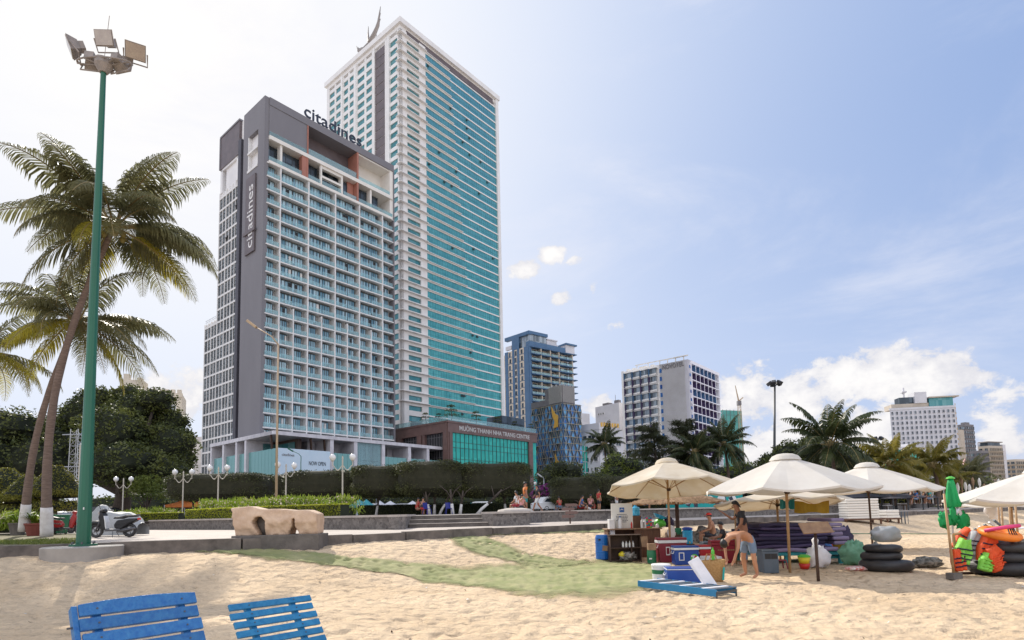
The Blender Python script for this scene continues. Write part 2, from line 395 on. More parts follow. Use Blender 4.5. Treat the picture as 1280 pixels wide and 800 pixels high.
# ------------------------------------------------------------------ sun, sky
SUNV = Vector((-.425, .655, .625)).normalized()
sd = bpy.data.lights.new('sun', 'SUN'); sun = bpy.data.objects.new('sun', sd); COL.objects.link(sun)
sd.energy = 5.0; sd.angle = R(.55); sd.color = (1.0, .93, .82)
sun.rotation_euler = SUNV.to_track_quat('Z', 'Y').to_euler()
W = bpy.data.worlds.new('World'); scene.world = W; W.use_nodes = True
nt = W.node_tree; L = nt.links; bg = nt.nodes['Background']
def mth(op, a, b=None, c=None, clamp=False):
    n = nt.nodes.new('ShaderNodeMath'); n.operation = op; n.use_clamp = clamp
    for i, q in enumerate((a, b, c)):
        if q is None: continue
        if isinstance(q, (int, float)): n.inputs[i].default_value = q
        else: L.new(q, n.inputs[i])
    return n.outputs[0]
def sstep(x, a, b):
    n = nt.nodes.new('ShaderNodeMapRange'); n.interpolation_type = 'SMOOTHSTEP'; L.new(x, n.inputs[0]); n.inputs[1].default_value = a; n.inputs[2].default_value = b; return n.outputs[0]
def mixc(f, a, b):
    n = nt.nodes.new('ShaderNodeMix'); n.data_type = 'RGBA'
    if isinstance(f, (int, float)): n.inputs['Factor'].default_value = f
    else: L.new(f, n.inputs['Factor'])
    for k, q in (('A', a), ('B', b)):
        if isinstance(q, tuple): n.inputs[k].default_value = c4(q)
        else: L.new(q, n.inputs[k])
    return n.outputs['Result']
sky = nt.nodes.new('ShaderNodeTexSky'); sky.sky_type = 'NISHITA'; sky.sun_disc = False
sky.sun_elevation = math.asin(SUNV.z); sky.sun_rotation = math.atan2(SUNV.x, SUNV.y); sky.air_density = 1.0; sky.dust_density = 1.5; sky.ozone_density = 1.5
tcd = nt.nodes.new('ShaderNodeTexCoord'); DIR = tcd.outputs['Generated']
def vdot(v):
    n = nt.nodes.new('ShaderNodeVectorMath'); n.operation = 'DOT_PRODUCT'; L.new(DIR, n.inputs[0]); n.inputs[1].default_value = v; return n.outputs['Value']
def vnoise(scale, mscale=(1, 1, 1), detail=8, rough=.6, off=(0, 0, 0), dist=0.0):
    mp = nt.nodes.new('ShaderNodeMapping'); mp.inputs['Scale'].default_value = mscale; mp.inputs['Location'].default_value = off; L.new(DIR, mp.inputs[0])
    n = nt.nodes.new('ShaderNodeTexNoise'); n.inputs['Scale'].default_value = scale; n.inputs['Detail'].default_value = detail; n.inputs['Roughness'].default_value = rough; n.inputs['Distortion'].default_value = dist
    L.new(mp.outputs[0], n.inputs[0]); return n.outputs['Fac']
sep = nt.nodes.new('ShaderNodeSeparateXYZ'); L.new(DIR, sep.inputs[0]); DX, DY, DZ = sep.outputs
sd_ = mth('MAXIMUM', vdot(tuple(SUNV)), 0.0)
wide = mth('POWER', sd_, 3.0); tight = mth('POWER', sd_, 11.0)
hor = mth('SUBTRACT', 1.0, sstep(DZ, .0, .55))
# milky haze over the blue
skyc = mixc(.75, sky.outputs[0], (2.0, 3.75, 7.9))
hz = mth('ADD', mth('MULTIPLY', wide, 1.0), mth('MULTIPLY', hor, .40), clamp=True)
hz = mth('ADD', hz, .16, clamp=True)
base = mixc(hz, skyc, (7.5, 8.3, 10.0))
base = mixc(mth('MULTIPLY', tight, 1.0, clamp=True), base, (10.4, 10.2, 10.0))
# high thin cloud, drawn out in streaks
ci = vnoise(1.6, (1.0, .6, 3.2), 9, .62, (2.3, 1.1, .4), .6)
ci = mth('MULTIPLY', sstep(ci, .46, .74), sstep(DZ, .05, .25)); ci = mth('MULTIPLY', ci, .55)
base = mixc(ci, base, (8.5, 8.7, 9.7))
# cumulus bank low in the sky: azimuth-elevation blobs broken up by noise
def bump_at(px, py, sx, sz, h=1.0):
    d = ray(px, py).normalized(); az0 = math.atan2(d.x, d.y); el0 = d.z
    a = mth('DIVIDE', mth('SUBTRACT', AZ, az0), sx); e = mth('DIVIDE', mth('SUBTRACT', DZ, el0), sz)
    q = mth('ADD', mth('MULTIPLY', a, a), mth('MULTIPLY', e, e)); return mth('MULTIPLY', mth('EXPONENT', mth('MULTIPLY', q, -1.0)), h)
AZ = mth('ARCTAN2', DX, DY)
blobs = None
for b in ((1085, 470, .10, .055, 1.0), (1000, 500, .12, .06, .95), (925, 500, .07, .07, .9), (1165, 480, .09, .045, .95), (1250, 545, .05, .05, .95), (1090, 540, .30, .08, .8), (905, 560, .2, .06, .8), (1200, 500, .16, .04, .6),
          (655, 334, .034, .020, .78), (690, 318, .036, .016, .78), (720, 325, .03, .014, .62), (703, 374, .028, .018, .84), (741, 362, .014, .020, .74), (770, 408, .03, .022, .62), (1190, 385, .05, .02, .55), (230, 500, .1, .06, .75), (20, 560, .3, .06, .6), (745, 505, .06, .03, .7)):
    q = bump_at(*b); blobs = q if blobs is None else mth('MAXIMUM', blobs, q)
n1 = vnoise(7.5, (1, 1, 1.5), 10, .62, (.3, .2, .1), .25); n2 = vnoise(16.0, (1, 1, 1.3), 8, .6, (4.3, .2, .1))
tot = mth('ADD', blobs, mth('MULTIPLY', mth('SUBTRACT', n1, .5), 1.55))
n3 = vnoise(42.0, (1, 1, 1.2), 7, .65, (1.3, 5.2, .1), .4)
tot = mth('ADD', tot, mth('MULTIPLY', mth('SUBTRACT', n2, .5), .8)); tot = mth('ADD', tot, mth('MULTIPLY', mth('SUBTRACT', n3, .5), .75))
cm = mth('MULTIPLY', sstep(tot, .50, .74), .92)
shade = sstep(mth('ADD', mth('MULTIPLY', n2, .5), mth('MULTIPLY', tot, .5)), .45, .85)
cloudc = mixc(shade, (7.9, 7.8, 8.2), (10.6, 10.3, 10.0))
base = mixc(cm, base, cloudc)
# warm pale band at the horizon
base = mixc(mth('MULTIPLY', mth('SUBTRACT', 1.0, sstep(DZ, -.02, .16)), .55), base, (8.4, 8.1, 8.2))
# the landward side is hazy; an unseen cloud deck is added behind the viewer to brighten facades
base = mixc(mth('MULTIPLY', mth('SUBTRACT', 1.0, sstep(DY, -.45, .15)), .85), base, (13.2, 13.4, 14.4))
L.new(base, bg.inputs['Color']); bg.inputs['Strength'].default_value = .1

scene.view_settings.view_transform = 'Standard'; scene.view_settings.look = 'None'; scene.view_settings.exposure = 0
scene.cycles.max_bounces = 6; scene.cycles.transparent_max_bounces = 12
scene.cycles.caustics_reflective = False; scene.cycles.caustics_refractive = False
scene.cycles.sample_clamp_indirect = 6

# ------------------------------------------------------------------ ground
KERB = [(-60, -14), (-22, 9.8), (-14.3, 13.4), (-12.8, 14.2), (-10.4, 15.0), (-7.4, 15.8), (-4.9, 17.6), (.6, 22.3), (3.9, 24.9), (19.6, 35.0), (60, 62), (210, 170)]
PZ, CZ = 1.05, 1.58       # promenade level, raised city level
def kerbY(x):
    if x <= KERB[0][0]: return KERB[0][1]
    for (a, b), (c, d) in zip(KERB, KERB[1:]):
        if x <= c: return b+(d-b)*(x-a)/(c-a)
    return KERB[-1][1]
def ss(x, a, b):
    t = max(0., min(1., (x-a)/(b-a))); return t*t*(3-2*t)
def sandz(x, y, fine=False):
    g = (kerbY(x)-y)*.85
    z = .82*(1-ss(g, -.2, 5.2)) + .22*ss(-x, .5, 4)*(1-ss(y, 6, 13))*ss(g, 1, 6)
    z += .05*noise.noise(Vector((x*.35, y*.35, 0)))
    if fine:
        if y < 34:
            w_ = noise.noise_vector(Vector((x*1.5, y*1.5, 4)))*.25; q = Vector((x*3.6+w_.x, y*3.6+w_.y, 0)); d0 = noise.voronoi(q)[0][0]
            z -= .085*(1-ss(d0, .0, .6))*(1-ss(y, 16, 34))*(.5+.8*max(0, noise.noise(Vector((x*.8, y*.8, 9)))+.35))
        fade = 1-ss(y, 22, 45)
        z += fade*(.022*noise.noise(Vector((x*2.1, y*2.1, 3)))+.016*noise.noise(Vector((x*5, y*5, 7)))) - fade*.03*max(0, noise.noise(Vector((x*3.1, y*3.1, 11)))-.12)*2
    return z
m, nt2, b = newmat('sand'); L2 = nt2.links
tc = node(nt2, 'ShaderNodeTexCoord')
nA = node(nt2, 'ShaderNodeTexNoise', Scale=.35, Detail=8); nB = node(nt2, 'ShaderNodeTexNoise', Scale=9.0, Detail=9, Roughness=.7)
for n in (nA, nB): L2.new(tc.outputs['Object'], n.inputs['Vector'])
rA = node(nt2, 'ShaderNodeValToRGB'); rA.color_ramp.elements[0].position = .3; rA.color_ramp.elements[1].position = .7
rA.color_ramp.elements[0].color = (.585, .44, .29, 1); rA.color_ramp.elements[1].color = (.71, .555, .385, 1)
rB = node(nt2, 'ShaderNodeMapRange'); rB.inputs[1].default_value = .3; rB.inputs[2].default_value = .7; rB.inputs[3].default_value = .82; rB.inputs[4].default_value = 1.1
L2.new(nA.outputs['Fac'], rA.inputs[0]); L2.new(nB.outputs['Fac'], rB.inputs[0])
hs = node(nt2, 'ShaderNodeHueSaturation'); L2.new(rA.outputs[0], hs.inputs['Color']); L2.new(rB.outputs[0], hs.inputs['Value']); L2.new(hs.outputs[0], b.inputs['Base Color'])
b.inputs['Roughness'].default_value = .95; b.inputs['Specular IOR Level'].default_value = .1
vo = node(nt2, 'ShaderNodeTexVoronoi', Scale=5.2); vo.feature = 'SMOOTH_F1'
nw = node(nt2, 'ShaderNodeTexNoise', Scale=2.0, Detail=4); L2.new(tc.outputs['Object'], nw.inputs['Vector'])
mxv = node(nt2, 'ShaderNodeMix', data_type='VECTOR'); mxv.inputs['Factor'].default_value = .25; L2.new(tc.outputs['Object'], mxv.inputs['A']); L2.new(nw.outputs['Color'], mxv.inputs['B']); L2.new(mxv.outputs['Result'], vo.inputs['Vector'])
nC = node(nt2, 'ShaderNodeTexNoise', Scale=38.0, Detail=6, Roughness=.7); L2.new(tc.outputs['Object'], nC.inputs['Vector'])
nD = node(nt2, 'ShaderNodeTexNoise', Scale=8.0, Detail=6, Roughness=.6); L2.new(tc.outputs['Object'], nD.inputs['Vector'])
b1 = node(nt2, 'ShaderNodeBump', Strength=1.0, Distance=.13); L2.new(vo.outputs['Distance'], b1.inputs['Height'])
b2 = node(nt2, 'ShaderNodeBump', Strength=.9, Distance=.08); L2.new(nD.outputs['Fac'], b2.inputs['Height']); L2.new(b1.outputs[0], b2.inputs['Normal'])
b3 = node(nt2, 'ShaderNodeBump', Strength=.5, Distance=.012); L2.new(nC.outputs['Fac'], b3.inputs['Height']); L2.new(b2.outputs[0], b3.inputs['Normal'])
L2.new(b3.outputs[0], b.inputs['Normal']); M['sand'] = m

def sheet(name, fz, s0, s1, ns, y0, y1, ny, matname, keep=None, zoff=0.0):
    """ground sheet on a fan of rays: fine near, coarse far"""
    V = []; idx = {}; Fc = []
    for i in range(ny+1):
        y = y0*(y1/y0)**(i/ny)
        for j in range(ns+1):
            x = (s0+(s1-s0)*j/ns)*(y+1.5)
            V.append((x, y, fz(x, y)+zoff))
    w = ns+1
    for i in range(ny):
        for j in range(ns):
            a = i*w+j
            if keep:
                cx = (V[a][0]+V[a+w+1][0])/2; cy = (V[a][1]+V[a+w+1][1])/2
                if not keep(cx, cy): continue
            Fc.append((a, a+1, a+w+1, a+w))
    used = sorted({k for f in Fc for k in f}); mp = {k: i for i, k in enumerate(used)}
    mb = MB(); mb.v = [V[k] for k in used]; mb.f = [tuple(mp[k] for k in f) for f in Fc]; mb.m = [0]*len(mb.f)
    o = mb.build(name, matname, smooth=True); return o
o = sheet('sand_beach', lambda x, y: sandz(x, y, True), -1.3, 1.65, 520, 1.0, 90, 440, 'sand', keep=lambda x, y: y < kerbY(x)+.5)
tag(o, 'trampled pale yellow beach sand in the foreground', None, kind='structure')

M['ground_far'] = mat('ground_far', (.50, .40, .29), .95, (.42, .33, .24), scale=.05)
mb = MB(); mb.face([(-4000, -300, -.25), (4000, -300, -.25), (4000, 7000, -.25), (-4000, 7000, -.25)])
tag(mb.build('ground', 'ground_far'), kind='structure')

# paving: concrete slabs
m, nt2, b = newmat('paving'); L2 = nt2.links
tc = node(nt2, 'ShaderNodeTexCoord'); br = node(nt2, 'ShaderNodeTexBrick', Scale=1.0)
br.inputs['Color1'].default_value = (.41, .355, .31, 1); br.inputs['Color2'].default_value = (.48, .415, .36, 1); br.inputs['Mortar'].default_value = (.24, .21, .2, 1)
br.inputs['Mortar Size'].default_value = .012; br.inputs['Brick Width'].default_value = .6; br.inputs['Row Height'].default_value = .4
rt = node(nt2, 'ShaderNodeMapping'); rt.inputs['Rotation'].default_value = (0, 0, .6); L2.new(tc.outputs['Object'], rt.inputs[0]); L2.new(rt.outputs[0], br.inputs['Vector'])
nn = node(nt2, 'ShaderNodeTexNoise', Scale=.6, Detail=8); L2.new(tc.outputs['Object'], nn.inputs['Vector'])
rr = node(nt2, 'ShaderNodeMapRange'); rr.inputs[3].default_value = .75; rr.inputs[4].default_value = 1.2; L2.new(nn.outputs['Fac'], rr.inputs[0])
hs = node(nt2, 'ShaderNodeHueSaturation'); L2.new(br.outputs['Color'], hs.inputs['Color']); L2.new(rr.outputs[0], hs.inputs['Value']); L2.new(hs.outputs[0], b.inputs['Base Color']); b.inputs['Roughness'].default_value = .8
M['paving'] = m
def strip_poly(name, front, back, z, matname, kind='structure'):
    """sheet between two polylines of equal length"""
    mb = MB()
    for i in range(len(front)-1):
        mb.face([(front[i][0], front[i][1], z), (front[i+1][0], front[i+1][1], z), (back[i+1][0], back[i+1][1], z), (back[i][0], back[i][1], z)])
    return tag(mb.build(name, matname), kind=kind)
back = [(-90, 60), (-60, 62), (-40, 62), (-30, 62), (-20, 62), (-10, 62), (-4, 62), (3, 62), (6, 62), (26, 62), (60, 90), (210, 200)]
strip_poly('promenade_paving', KERB, back, PZ, 'paving')
# kerb: individual lengths of dark weathered concrete
defm('kerb_stone', (.20, .17, .15), .9, (.09, .078, .07), scale=2.2, bump=.6, detail=9)
kb = MB(); top = MB()
for (a, b_), (c, d) in zip(KERB, KERB[1:]):
    Lg = math.hypot(c-a, d-b_); n = max(1, int(Lg/1.7))
    if Lg > 45: n = int(Lg/5)
    ux, uy = (c-a)/Lg, (d-b_)/Lg
    for i in range(n):
        s0, s1 = Lg*i/n+.012, Lg*(i+1)/n-.012
        jz = rnd.uniform(-.02, .03); jn = rnd.uniform(-.05, .05)
        P = [(a+ux*s+uy*w, b_+uy*s-ux*w) for s, w in ((s0, .05+jn), (s1, .05+jn), (s1, -.24), (s0, -.24))]
        kb.hexa([(p[0], p[1], .25) for p in P]+[(p[0], p[1], PZ+.03+jz) for p in P])
tag(kb.build('kerb', 'kerb_stone'), kind='structure')

# raised city ground behind the low walls
WALL = [(-95, 30), (-45, 34.5), (-24.0, 36.2), (-22.4, 35.6), (-14.9, 30.2), (-4.6, 23.2), (-4.6, 27.2), (-.9, 26.4), (.6, 30.6), (1.6, 32.6), (5.3, 33.2), (25, 44), (60, 82), (260, 240)]
strip = MB()
for (a, b_), (c, d) in zip(WALL, WALL[1:]):
    if abs(c-a) < .01: continue
    strip.face([(a, b_, CZ), (c, d, CZ), (c*1.6, 900, CZ), (a*1.6, 900, CZ)])
strip.face([(-400, 30, CZ), (-95, 30, CZ), (-152, 900, CZ), (-900, 900, CZ)])
strip.face([(-4000, 899, CZ-.02), (4000, 899, CZ-.02), (4000, 7000, CZ-.02), (-4000, 7000, CZ-.02)])
M['plaza'] = mat('plaza', (.36, .33, .31), .85, (.28, .26, .24), scale=.4)
tag(strip.build('plaza_paving', 'plaza'), kind='structure')
# asphalt road beyond the park
rd = MB(); rd.face([(-160, 82, CZ+.02), (160, 108, CZ+.02), (160, 124, CZ+.02), (-160, 98, CZ+.02)])
defm('asphalt', (.055, .055, .058), .85, (.045, .045, .048), scale=2)
tag(rd.build('road', 'asphalt'), kind='structure')
# ------------------------------------------------------------------ buildings
V1 = (.6436, .7653); V2 = (-.7653, .6436)
def FR(c): return Frame(c, V1)                 # right-hand face of a block whose near corner is c
def FL(c): return Frame(c, V2, flip=True)      # left-hand face
br = random.Random(5)

def citadines():
    C = (-61.4, 140.0); T = thing('hotel_building', 'broad hotel with white balcony grid in a dark grey frame, left of the tallest tower', 'building', (C[0], C[1], 0))
    r, l = FR(C), FL(C)
    # main volumes: concrete core behind the balconies, grey frame, white left block
    core = MB(); r.box(core, .6, 40.6, -24, -2.0, 1.6, 93.0); r.box(core, .6, 40.4, -24, -5.2, 93.0, 108.0)
    core.build('core_wall', 'white_wall', T)
    fr = MB()
    l.box(fr, 0, 3.4, -.8, .35, 20.4, 110.2); l.box(fr, 9.0, 11.6, -.8, .35, 20.4, 110.2)       # big dark wall on the left face, with its tall opening
    l.box(fr, 3.4, 9.0, -.8, .35, 20.4, 92.8); l.box(fr, 3.4, 9.0, -.8, .35, 102.6, 110.2)
    r.box(fr, .8, 40.9, -6, .35, 108.1, 110.2)                                                 # roof beam
    r.box(fr, .8, 11.4, -2.4, .2, 99.95, 108.1)                                                # solid infill
    r.box(fr, 40.6, 41.0, -24, .35, 20.4, 108.1)
    l.box(fr, 9.0, 11.6, -24, -.8, 105, 110.2)
    fr.build('grey_frame', 'grey_slab', T)
    ed = MB(); r.box(ed, -.35, -.02, -.35, .0, 20.4, 110.0)
    nt_ = MB(); l.box(nt_, 11.6, 14.8, -14, -.6, 1.6, 104.5); l.box(nt_, 13.2, 14.8, -.6, .32, 1.6, 104.5)
    nt_.build('recess_wall', 'dark_slab', T)
    lo = MB(); l.box(lo, 11.6, 14.8, -3, -.62, 104.5, 110.6); lo.build('stair_head', 'white_wall', T)
    # opening in the dark wall: white reveals and floor
    op = MB()
    l.box(op, 8.6, 9.02, -2.4, .3, 92.8, 102.6); l.box(op, 3.38, 9.02, -2.4, .5, 97.6, 98.1); l.box(op, 3.38, 9.02, -2.4, .5, 92.5, 93.1); op.build('reveal', 'white_paint', T)
    # crown terraces
    ow = MB()
    r.box(ow, 0.8, 40.2, -5.2, .55, 98.7, 99.75); r.box(ow, .8, 40.2, -1.9, .5, 92.25, 93.0)
    r.box(ow, 39.4, 40.6, -5, .12, 93, 108.1)
    for u in (3.9, 22.2, 32.1): r.box(ow, u, u+.55, -1.6, .12, 93, 98.7)
    r.box(ow, 15.6, 16.1, -.6, .12, 93, 98.7); r.box(ow, 16.1, 22.2, -.8, .12, 95.3, 95.9); r.box(ow, 16.1, 22.2, -.8, .1, 97.9, 98.7)
    ow.build('terrace_slab', 'soffit', T)
    for e in ((11.4, 11.75, -4.5, .42, 93, 108.0), (27.35, 27.85, -4.5, .42, 93, 108.0)):
        q = MB(); r.box(q, *e); q.build('orange_fin', 'orange_panel', T)
    for e in ((10.0, 11.4, -1.2, .3, 93, 98.7), (25.2, 27.3, -4.6, -1.4, 93, 98.7)):
        q = MB(); r.box(q, *e); q.build('orange_wall', 'orange_panel', T)
    bk = MB(); r.box(bk, 11.8, 27.3, -5.1, -4.2, 99.75, 108.1); bk.build('terrace_back_wall', 'brown_panel', T)
    sf = MB(); r.box(sf, 27.9, 39.4, -5.1, -4.4, 99.75, 108.1); r.box(sf, 27.9, 39.4, -4.4, .0, 107.7, 108.09); sf.build('terrace_ceiling', 'soffit', T)
    cw = []
    for a, b_ in ((.8, 3.9), (4.45, 10.0), (11.9, 15.5), (16.2, 19.1), (19.25, 22.15), (22.9, 25.1), (28.0, 31.9), (32.7, 36.0)):
        q = MB(); r.box(q, a, b_, -1.75, -1.6, 93.2, 98.2); q2 = MB()
        for k in range(int((b_-a)/1.6)+1):
            uu = a+(b_-a)*k/max(1, int((b_-a)/1.6)); r.box(q2, uu-.06, uu+.06, -1.6, -1.5, 93.2, 98.2)
        cw.append((q, [('mullion', q2, 'dark_frame')]))
    many('terrace_window', [c[0] for c in cw], 'glass_purple' if False else 'glass_dark', T, subs=[c[1] for c in cw])
    gr = []
    for a, b_, z in ((.8, 11.3, 99.75), (11.9, 27.2, 99.75), (28, 39.3, 99.75), (.8, 9.9, 93), (11.9, 15.5, 93), (16.1, 22.1, 93.02), (22.9, 27.2, 93), (28, 36.3, 93), (36.4, 40.3, 93)):
        q = MB(); r.box(q, a, b_, .2, .24, z, z+(1.9 if z > 99 and 11 < a < 27 else 1.25)); gr.append(q)
    many('terrace_railing', gr, 'glass_rail', T)
    # balcony grid, right face
    us = [0, 4.05, 8.0, 12.05, 16.2, 20.3, 24.3, 28.3, 32.35, 36.5, 40.5]
    slab = MB(); col = MB(); wins = []; subs = []; rails = []
    nf = 20; zt = 92.05
    for k in range(nf+1):
        z = zt-3.61*k; r.box(slab, .36, 40.6, -2.0, .30, z+.14, z+.46)
    for i, u in enumerate(us[1:-1], 1):
        if i % 2 == 1: r.box(col, u-.17, u+.17, -2.0, .34, 20.4, zt+.2)
        else: r.box(col, u-.14, u+.14, -2.0, .34, 20.4, 55.6); r.box(col, u-.1, u+.1, -2.0, -1.2, 55.6, zt+.2)
    for k in range(nf):
        z0 = zt-3.61*(k+1)+.5; z1 = zt-3.61*k
        for i in range(10):
            a, b_ = us[i]+.2, us[i+1]-.2
            if i == 0: a = .45
            pair = z0 > 55
            if pair and i not in (0, 9):
                w0, w1 = (a+.1, b_+.1) if i % 2 == 1 else (a-.1, b_-.75)
            else: w0, w1 = a+.15, b_-.95
            q = MB(); r.box(q, w0, w1, -1.98, -.95, z0, z0+3.0)
            f = MB(); n = 4
            for s in range(n+1):
                uu = w0+(w1-w0)*s/n; wd = .045 if s % 2 else .075
                r.box(f, uu-wd, uu+wd, -.95, -.87, z0, z0+3.0)
            r.box(f, w0, w1, -.95, -.86, z0+2.9, z0+3.05)
            wins.append(q); S = [('mullion', f, 'dark_frame')]
            if br.random() < .3:
                cu = MB(); c0 = w0+(w1-w0)*br.choice((.02, .27, .52, .77)); r.box(cu, c0+.05, c0+(w1-w0)*.22, -.945, -.92, z0+.1, z0+2.7); S.append(('curtain', cu, 'white_paint' if br.random() < .6 else 'black_plastic'))
            subs.append(S)
            g = MB(); r.box(g, a, b_-.0, .16, .20, z0+.02, z0+1.12); rails.append(g)
    slab.build('balcony_slab', 'white_paint', T); col.build('balcony_column', 'white_paint', T)
    many('balcony_window', wins, 'glass_blue', T, subs=subs); many('balcony_railing', rails, 'glass_rail', T)
    ch = []
    for _ in range(60):
        k, i = br.randrange(8, 20), br.randrange(10); z = zt-3.61*(k+1)+.5; u = us[i]+br.uniform(.6, 2.6); q = MB()
        r.box(q, u, u+.5, -.8, -.3, z+.38, z+.45); r.box(q, u, u+.5, -.85, -.78, z+.1, z+.95)
        for du in (.02, .44): r.box(q, u+du, u+du+.05, -.75, -.3, z, z+.4)
        ch.append(q)
    many('balcony_chair', ch, 'dark_wood', T)
    # left block with its window wall
    lb = MB(); l.box(lb, 14.8, 26.6, -20, -.35, 1.6, 94.0); l.box(lb, 14.8, 26.6, -20, -3.0, 94, 101); l.box(lb, 26.6, 34.6, -20, -.45, 1.6, 57.4)
    l.box(lb, 14.8, 16.6, -3, -.1, 94, 101); l.box(lb, 25.4, 26.6, -3, -.1, 94, 101); l.box(lb, 14.8, 26.6, -3, -.1, 100.4, 101)
    lb.build('side_wall', 'white_wall', T)
    dk = MB(); l.box(dk, 14.8, 26.6, -20, .1, 101, 110.5); dk.build('crown_panel', 'brown_panel', T)
    rim = MB(); l.box(rim, 14.6, 26.8, -20.2, .25, 110.5, 111.0); l.box(rim, 26.4, 26.9, -20, .28, 101, 110.5); rim.build('parapet', 'grey_slab', T)
    rw = MB(); l.box(rw, 17.0, 25, -2.98, -2.7, 94.4, 99.6); rw.build('recessed_window', 'glass_dark', T)
    grid = MB(); wins = []; subs = []
    us2 = [14.8, 18.6, 22.4, 26.6, 30.4, 34.6]
    for i, u in enumerate(us2):
        zt2 = 94 if u < 27 else 57.4
        l.box(grid, u-.17, u+.17, -.4, .06, 1.6, zt2)
        if i < 5:
            um = (u+us2[i+1])/2; l.box(grid, um-.09, um+.09, -.4, .02, 1.6, zt2 if u < 26.5 else 57.4)
    for k in range(26):
        z = zt-3.61*k
        if z < 3: break
        l.box(grid, 14.8, 26.6 if z > 57.4 else 34.6, -.4, .04, z-.05, z+.45)
        for i in range(5):
            if i > 2 and z > 57.5: continue
            if z-3.1 < 2: continue
            for h in (0, 1):
                a = us2[i]+(us2[i+1]-us2[i])*.5*h+.13; b_ = a+(us2[i+1]-us2[i])*.5-.24
                q = MB(); l.box(q, a, b_, -.36, -.22, z-3.1, z-.08); f = MB()
                l.box(f, a, b_, -.22, -.15, z-1.3, z-1.15); l.box(f, (a+b_)/2-.05, (a+b_)/2+.05, -.22, -.15, z-3.1, z-.08); l.box(f, a, a+.09, -.22, -.15, z-3.1, z-.08); l.box(f, b_-.09, b_, -.22, -.15, z-3.1, z-.08); l.box(f, a, b_, -.22, -.15, z-2.4, z-2.3)
                S = [('mullion', f, 'dark_frame')]
                if br.random() < .05 and k < 6:
                    s_ = MB(); P = [l.p(a, -.1, z-1.2), l.p(b_, -.1, z-1.2), l.p(b_, .55, z-2.3), l.p(a, .55, z-2.3)]; s_.face(P); S.append(('open_sash', s_, 'glass_dark'))
                wins.append(q); subs.append(S)
    grid.build('window_grid', 'white_paint', T); many('side_window', wins, 'glass_grey', T, subs=subs)
    rl = MB()
    for u in range(27, 35): l.box(rl, u-.03, u+.03, -.2, -.14, 57.4, 58.5)
    l.box(rl, 26.7, 34.6, -.2, -.14, 58.4, 58.5); l.box(rl, 26.7, 34.6, -.2, -.14, 57.9, 57.96); rl.build('roof_railing', 'steel', T)
    # podium colonnade standing in front
    D = (-53.22, 128.0); pr, pl = FR(D), FL(D)
    po = MB()
    pr.box(po, -.3, 52.7, -13.2, .3, 20.15, 21.0)
    pl.box(po, .3, 33.0, -14, .3, 20.148, 20.998)
    for u in (14.2, 21.0, 29.6, 38.4, 45.1, 51.9): pr.box(po, u, u+.95, -13, .12, 1.6, 20.15)
    for u in (13.0, 17.8, 25.0, 32.1): pl.box(po, u, u+.9, -6, .12, 1.6, 20.15)
    po.build('podium_frame', 'marble', T)
    piers = MB()
    for u in (12.0, 19.4, 27.6, 36.2, 43.4, 50.0): pr.box(piers, u, u+2.0, -13.2, -6.5, 1.6, 20.14)
    piers.build('podium_pier', 'marble', T)
    bk = MB(); pr.box(bk, 1.5, 52, -14.6, -13.2, 1.6, 20.13); pl.box(bk, 3, 32.4, -8.4, -7.4, 1.6, 20.13); bk.build('podium_back_wall', 'deep_brown', T)
    gw = []
    for a, b_, z0, z1 in ((4, 12, 17.6, 19.6), (15.5, 19.2, 17.4, 19.9), (-12, 3, 1.6, 5)):
        q = MB(); pr.box(q, max(a, 3), b_, -13.1, -13.0, z0, z1); gw.append(q)
    q = MB(); pl.box(q, 4, 12, -7.3, -7.2, 17.6, 19.4); gw.append(q)
    many('podium_window', gw, 'glass_left', T)
    for u in (-.2, 9.6, 13.2):
        q = MB(); q.tube([pr.p(u+.9, -2, 17.0), pr.p(u, -1, 20.1)], .28, 4); q.build('raking_strut', 'dark_wood', T)
    fens = []
    def fence(fr_, a, b_, zt_):
        n = max(1, round((b_-a)/1.5))
        for k in range(n):
            q = MB(); fr_.box(q, a+(b_-a)*k/n+.03, a+(b_-a)*(k+1)/n-.03, -.6, -.5, 1.6, zt_); fens.append(q)
    fence(pl, .2, 12.9, 17.1); fence(pl, 14.0, 17.7, 17.1); fence(pl, 18.8, 24.9, 17.1); fence(pl, 26, 32, 17.1)
    fence(pr, 15.2, 20.9, 17.0); fence(pr, 30.6, 38.3, 17.0); fence(pr, 39.4, 45.0, 17.0); fence(pr, 46.1, 51.8, 17.0)
    many('glass_screen_panel', fens, 'glass_fence', T)
    ep = []
    for k in range(6):
        for zz in (1.6, 6.3, 11.0, 15.6):
            q = MB(); pr.box(q, 22.05+k*1.25, 23.25+k*1.25, -.45, -.35, zz, zz+4.55); ep.append(q)
    many('entrance_glass_panel', ep, 'glass_rail', T)
    ei = MB(); pr.box(ei, 23.5, 28.6, -3.2, -3.0, 1.6, 20)
    for u in (24.5, 26.6, 28.2): pr.box(ei, u, u+.3, -3.0, -2.8, 1.6, 20)
    ei.build('entrance_lining', 'glass_grey', T)
    # hoarding banner
    bn = MB(); pr.box(bn, .5, 13.9, .5, .56, 5.0, 17.15); bo = bn.build('hoarding', 'banner', T)
    o = pr.p(8.3, .6, 13.6); put_text('hoarding_lettering', 'NOW OPEN', 1.35, o, pr.d, (0, 0, 1), 'ink', T, .02, width=4.4)
    put_text('hoarding_lettering', 'citadines', .9, pr.p(1.6, .6, 15.4), pr.d, (0, 0, 1), 'louvre_grey', T, .02, width=3.0)
    bb = MB(); pr.box(bb, .52, 13.88, .565, .58, 5.0, 8.2); bb.build('hoarding_band', 'mural_teal', T)
    # roof lettering and the vertical blade sign
    put_text('roof_lettering', 'citadines', 4.8, r.p(10.6, .0, 110.6), r.d, (0, 0, 1), 'ink', T, .15, width=18.5, offset=.02)
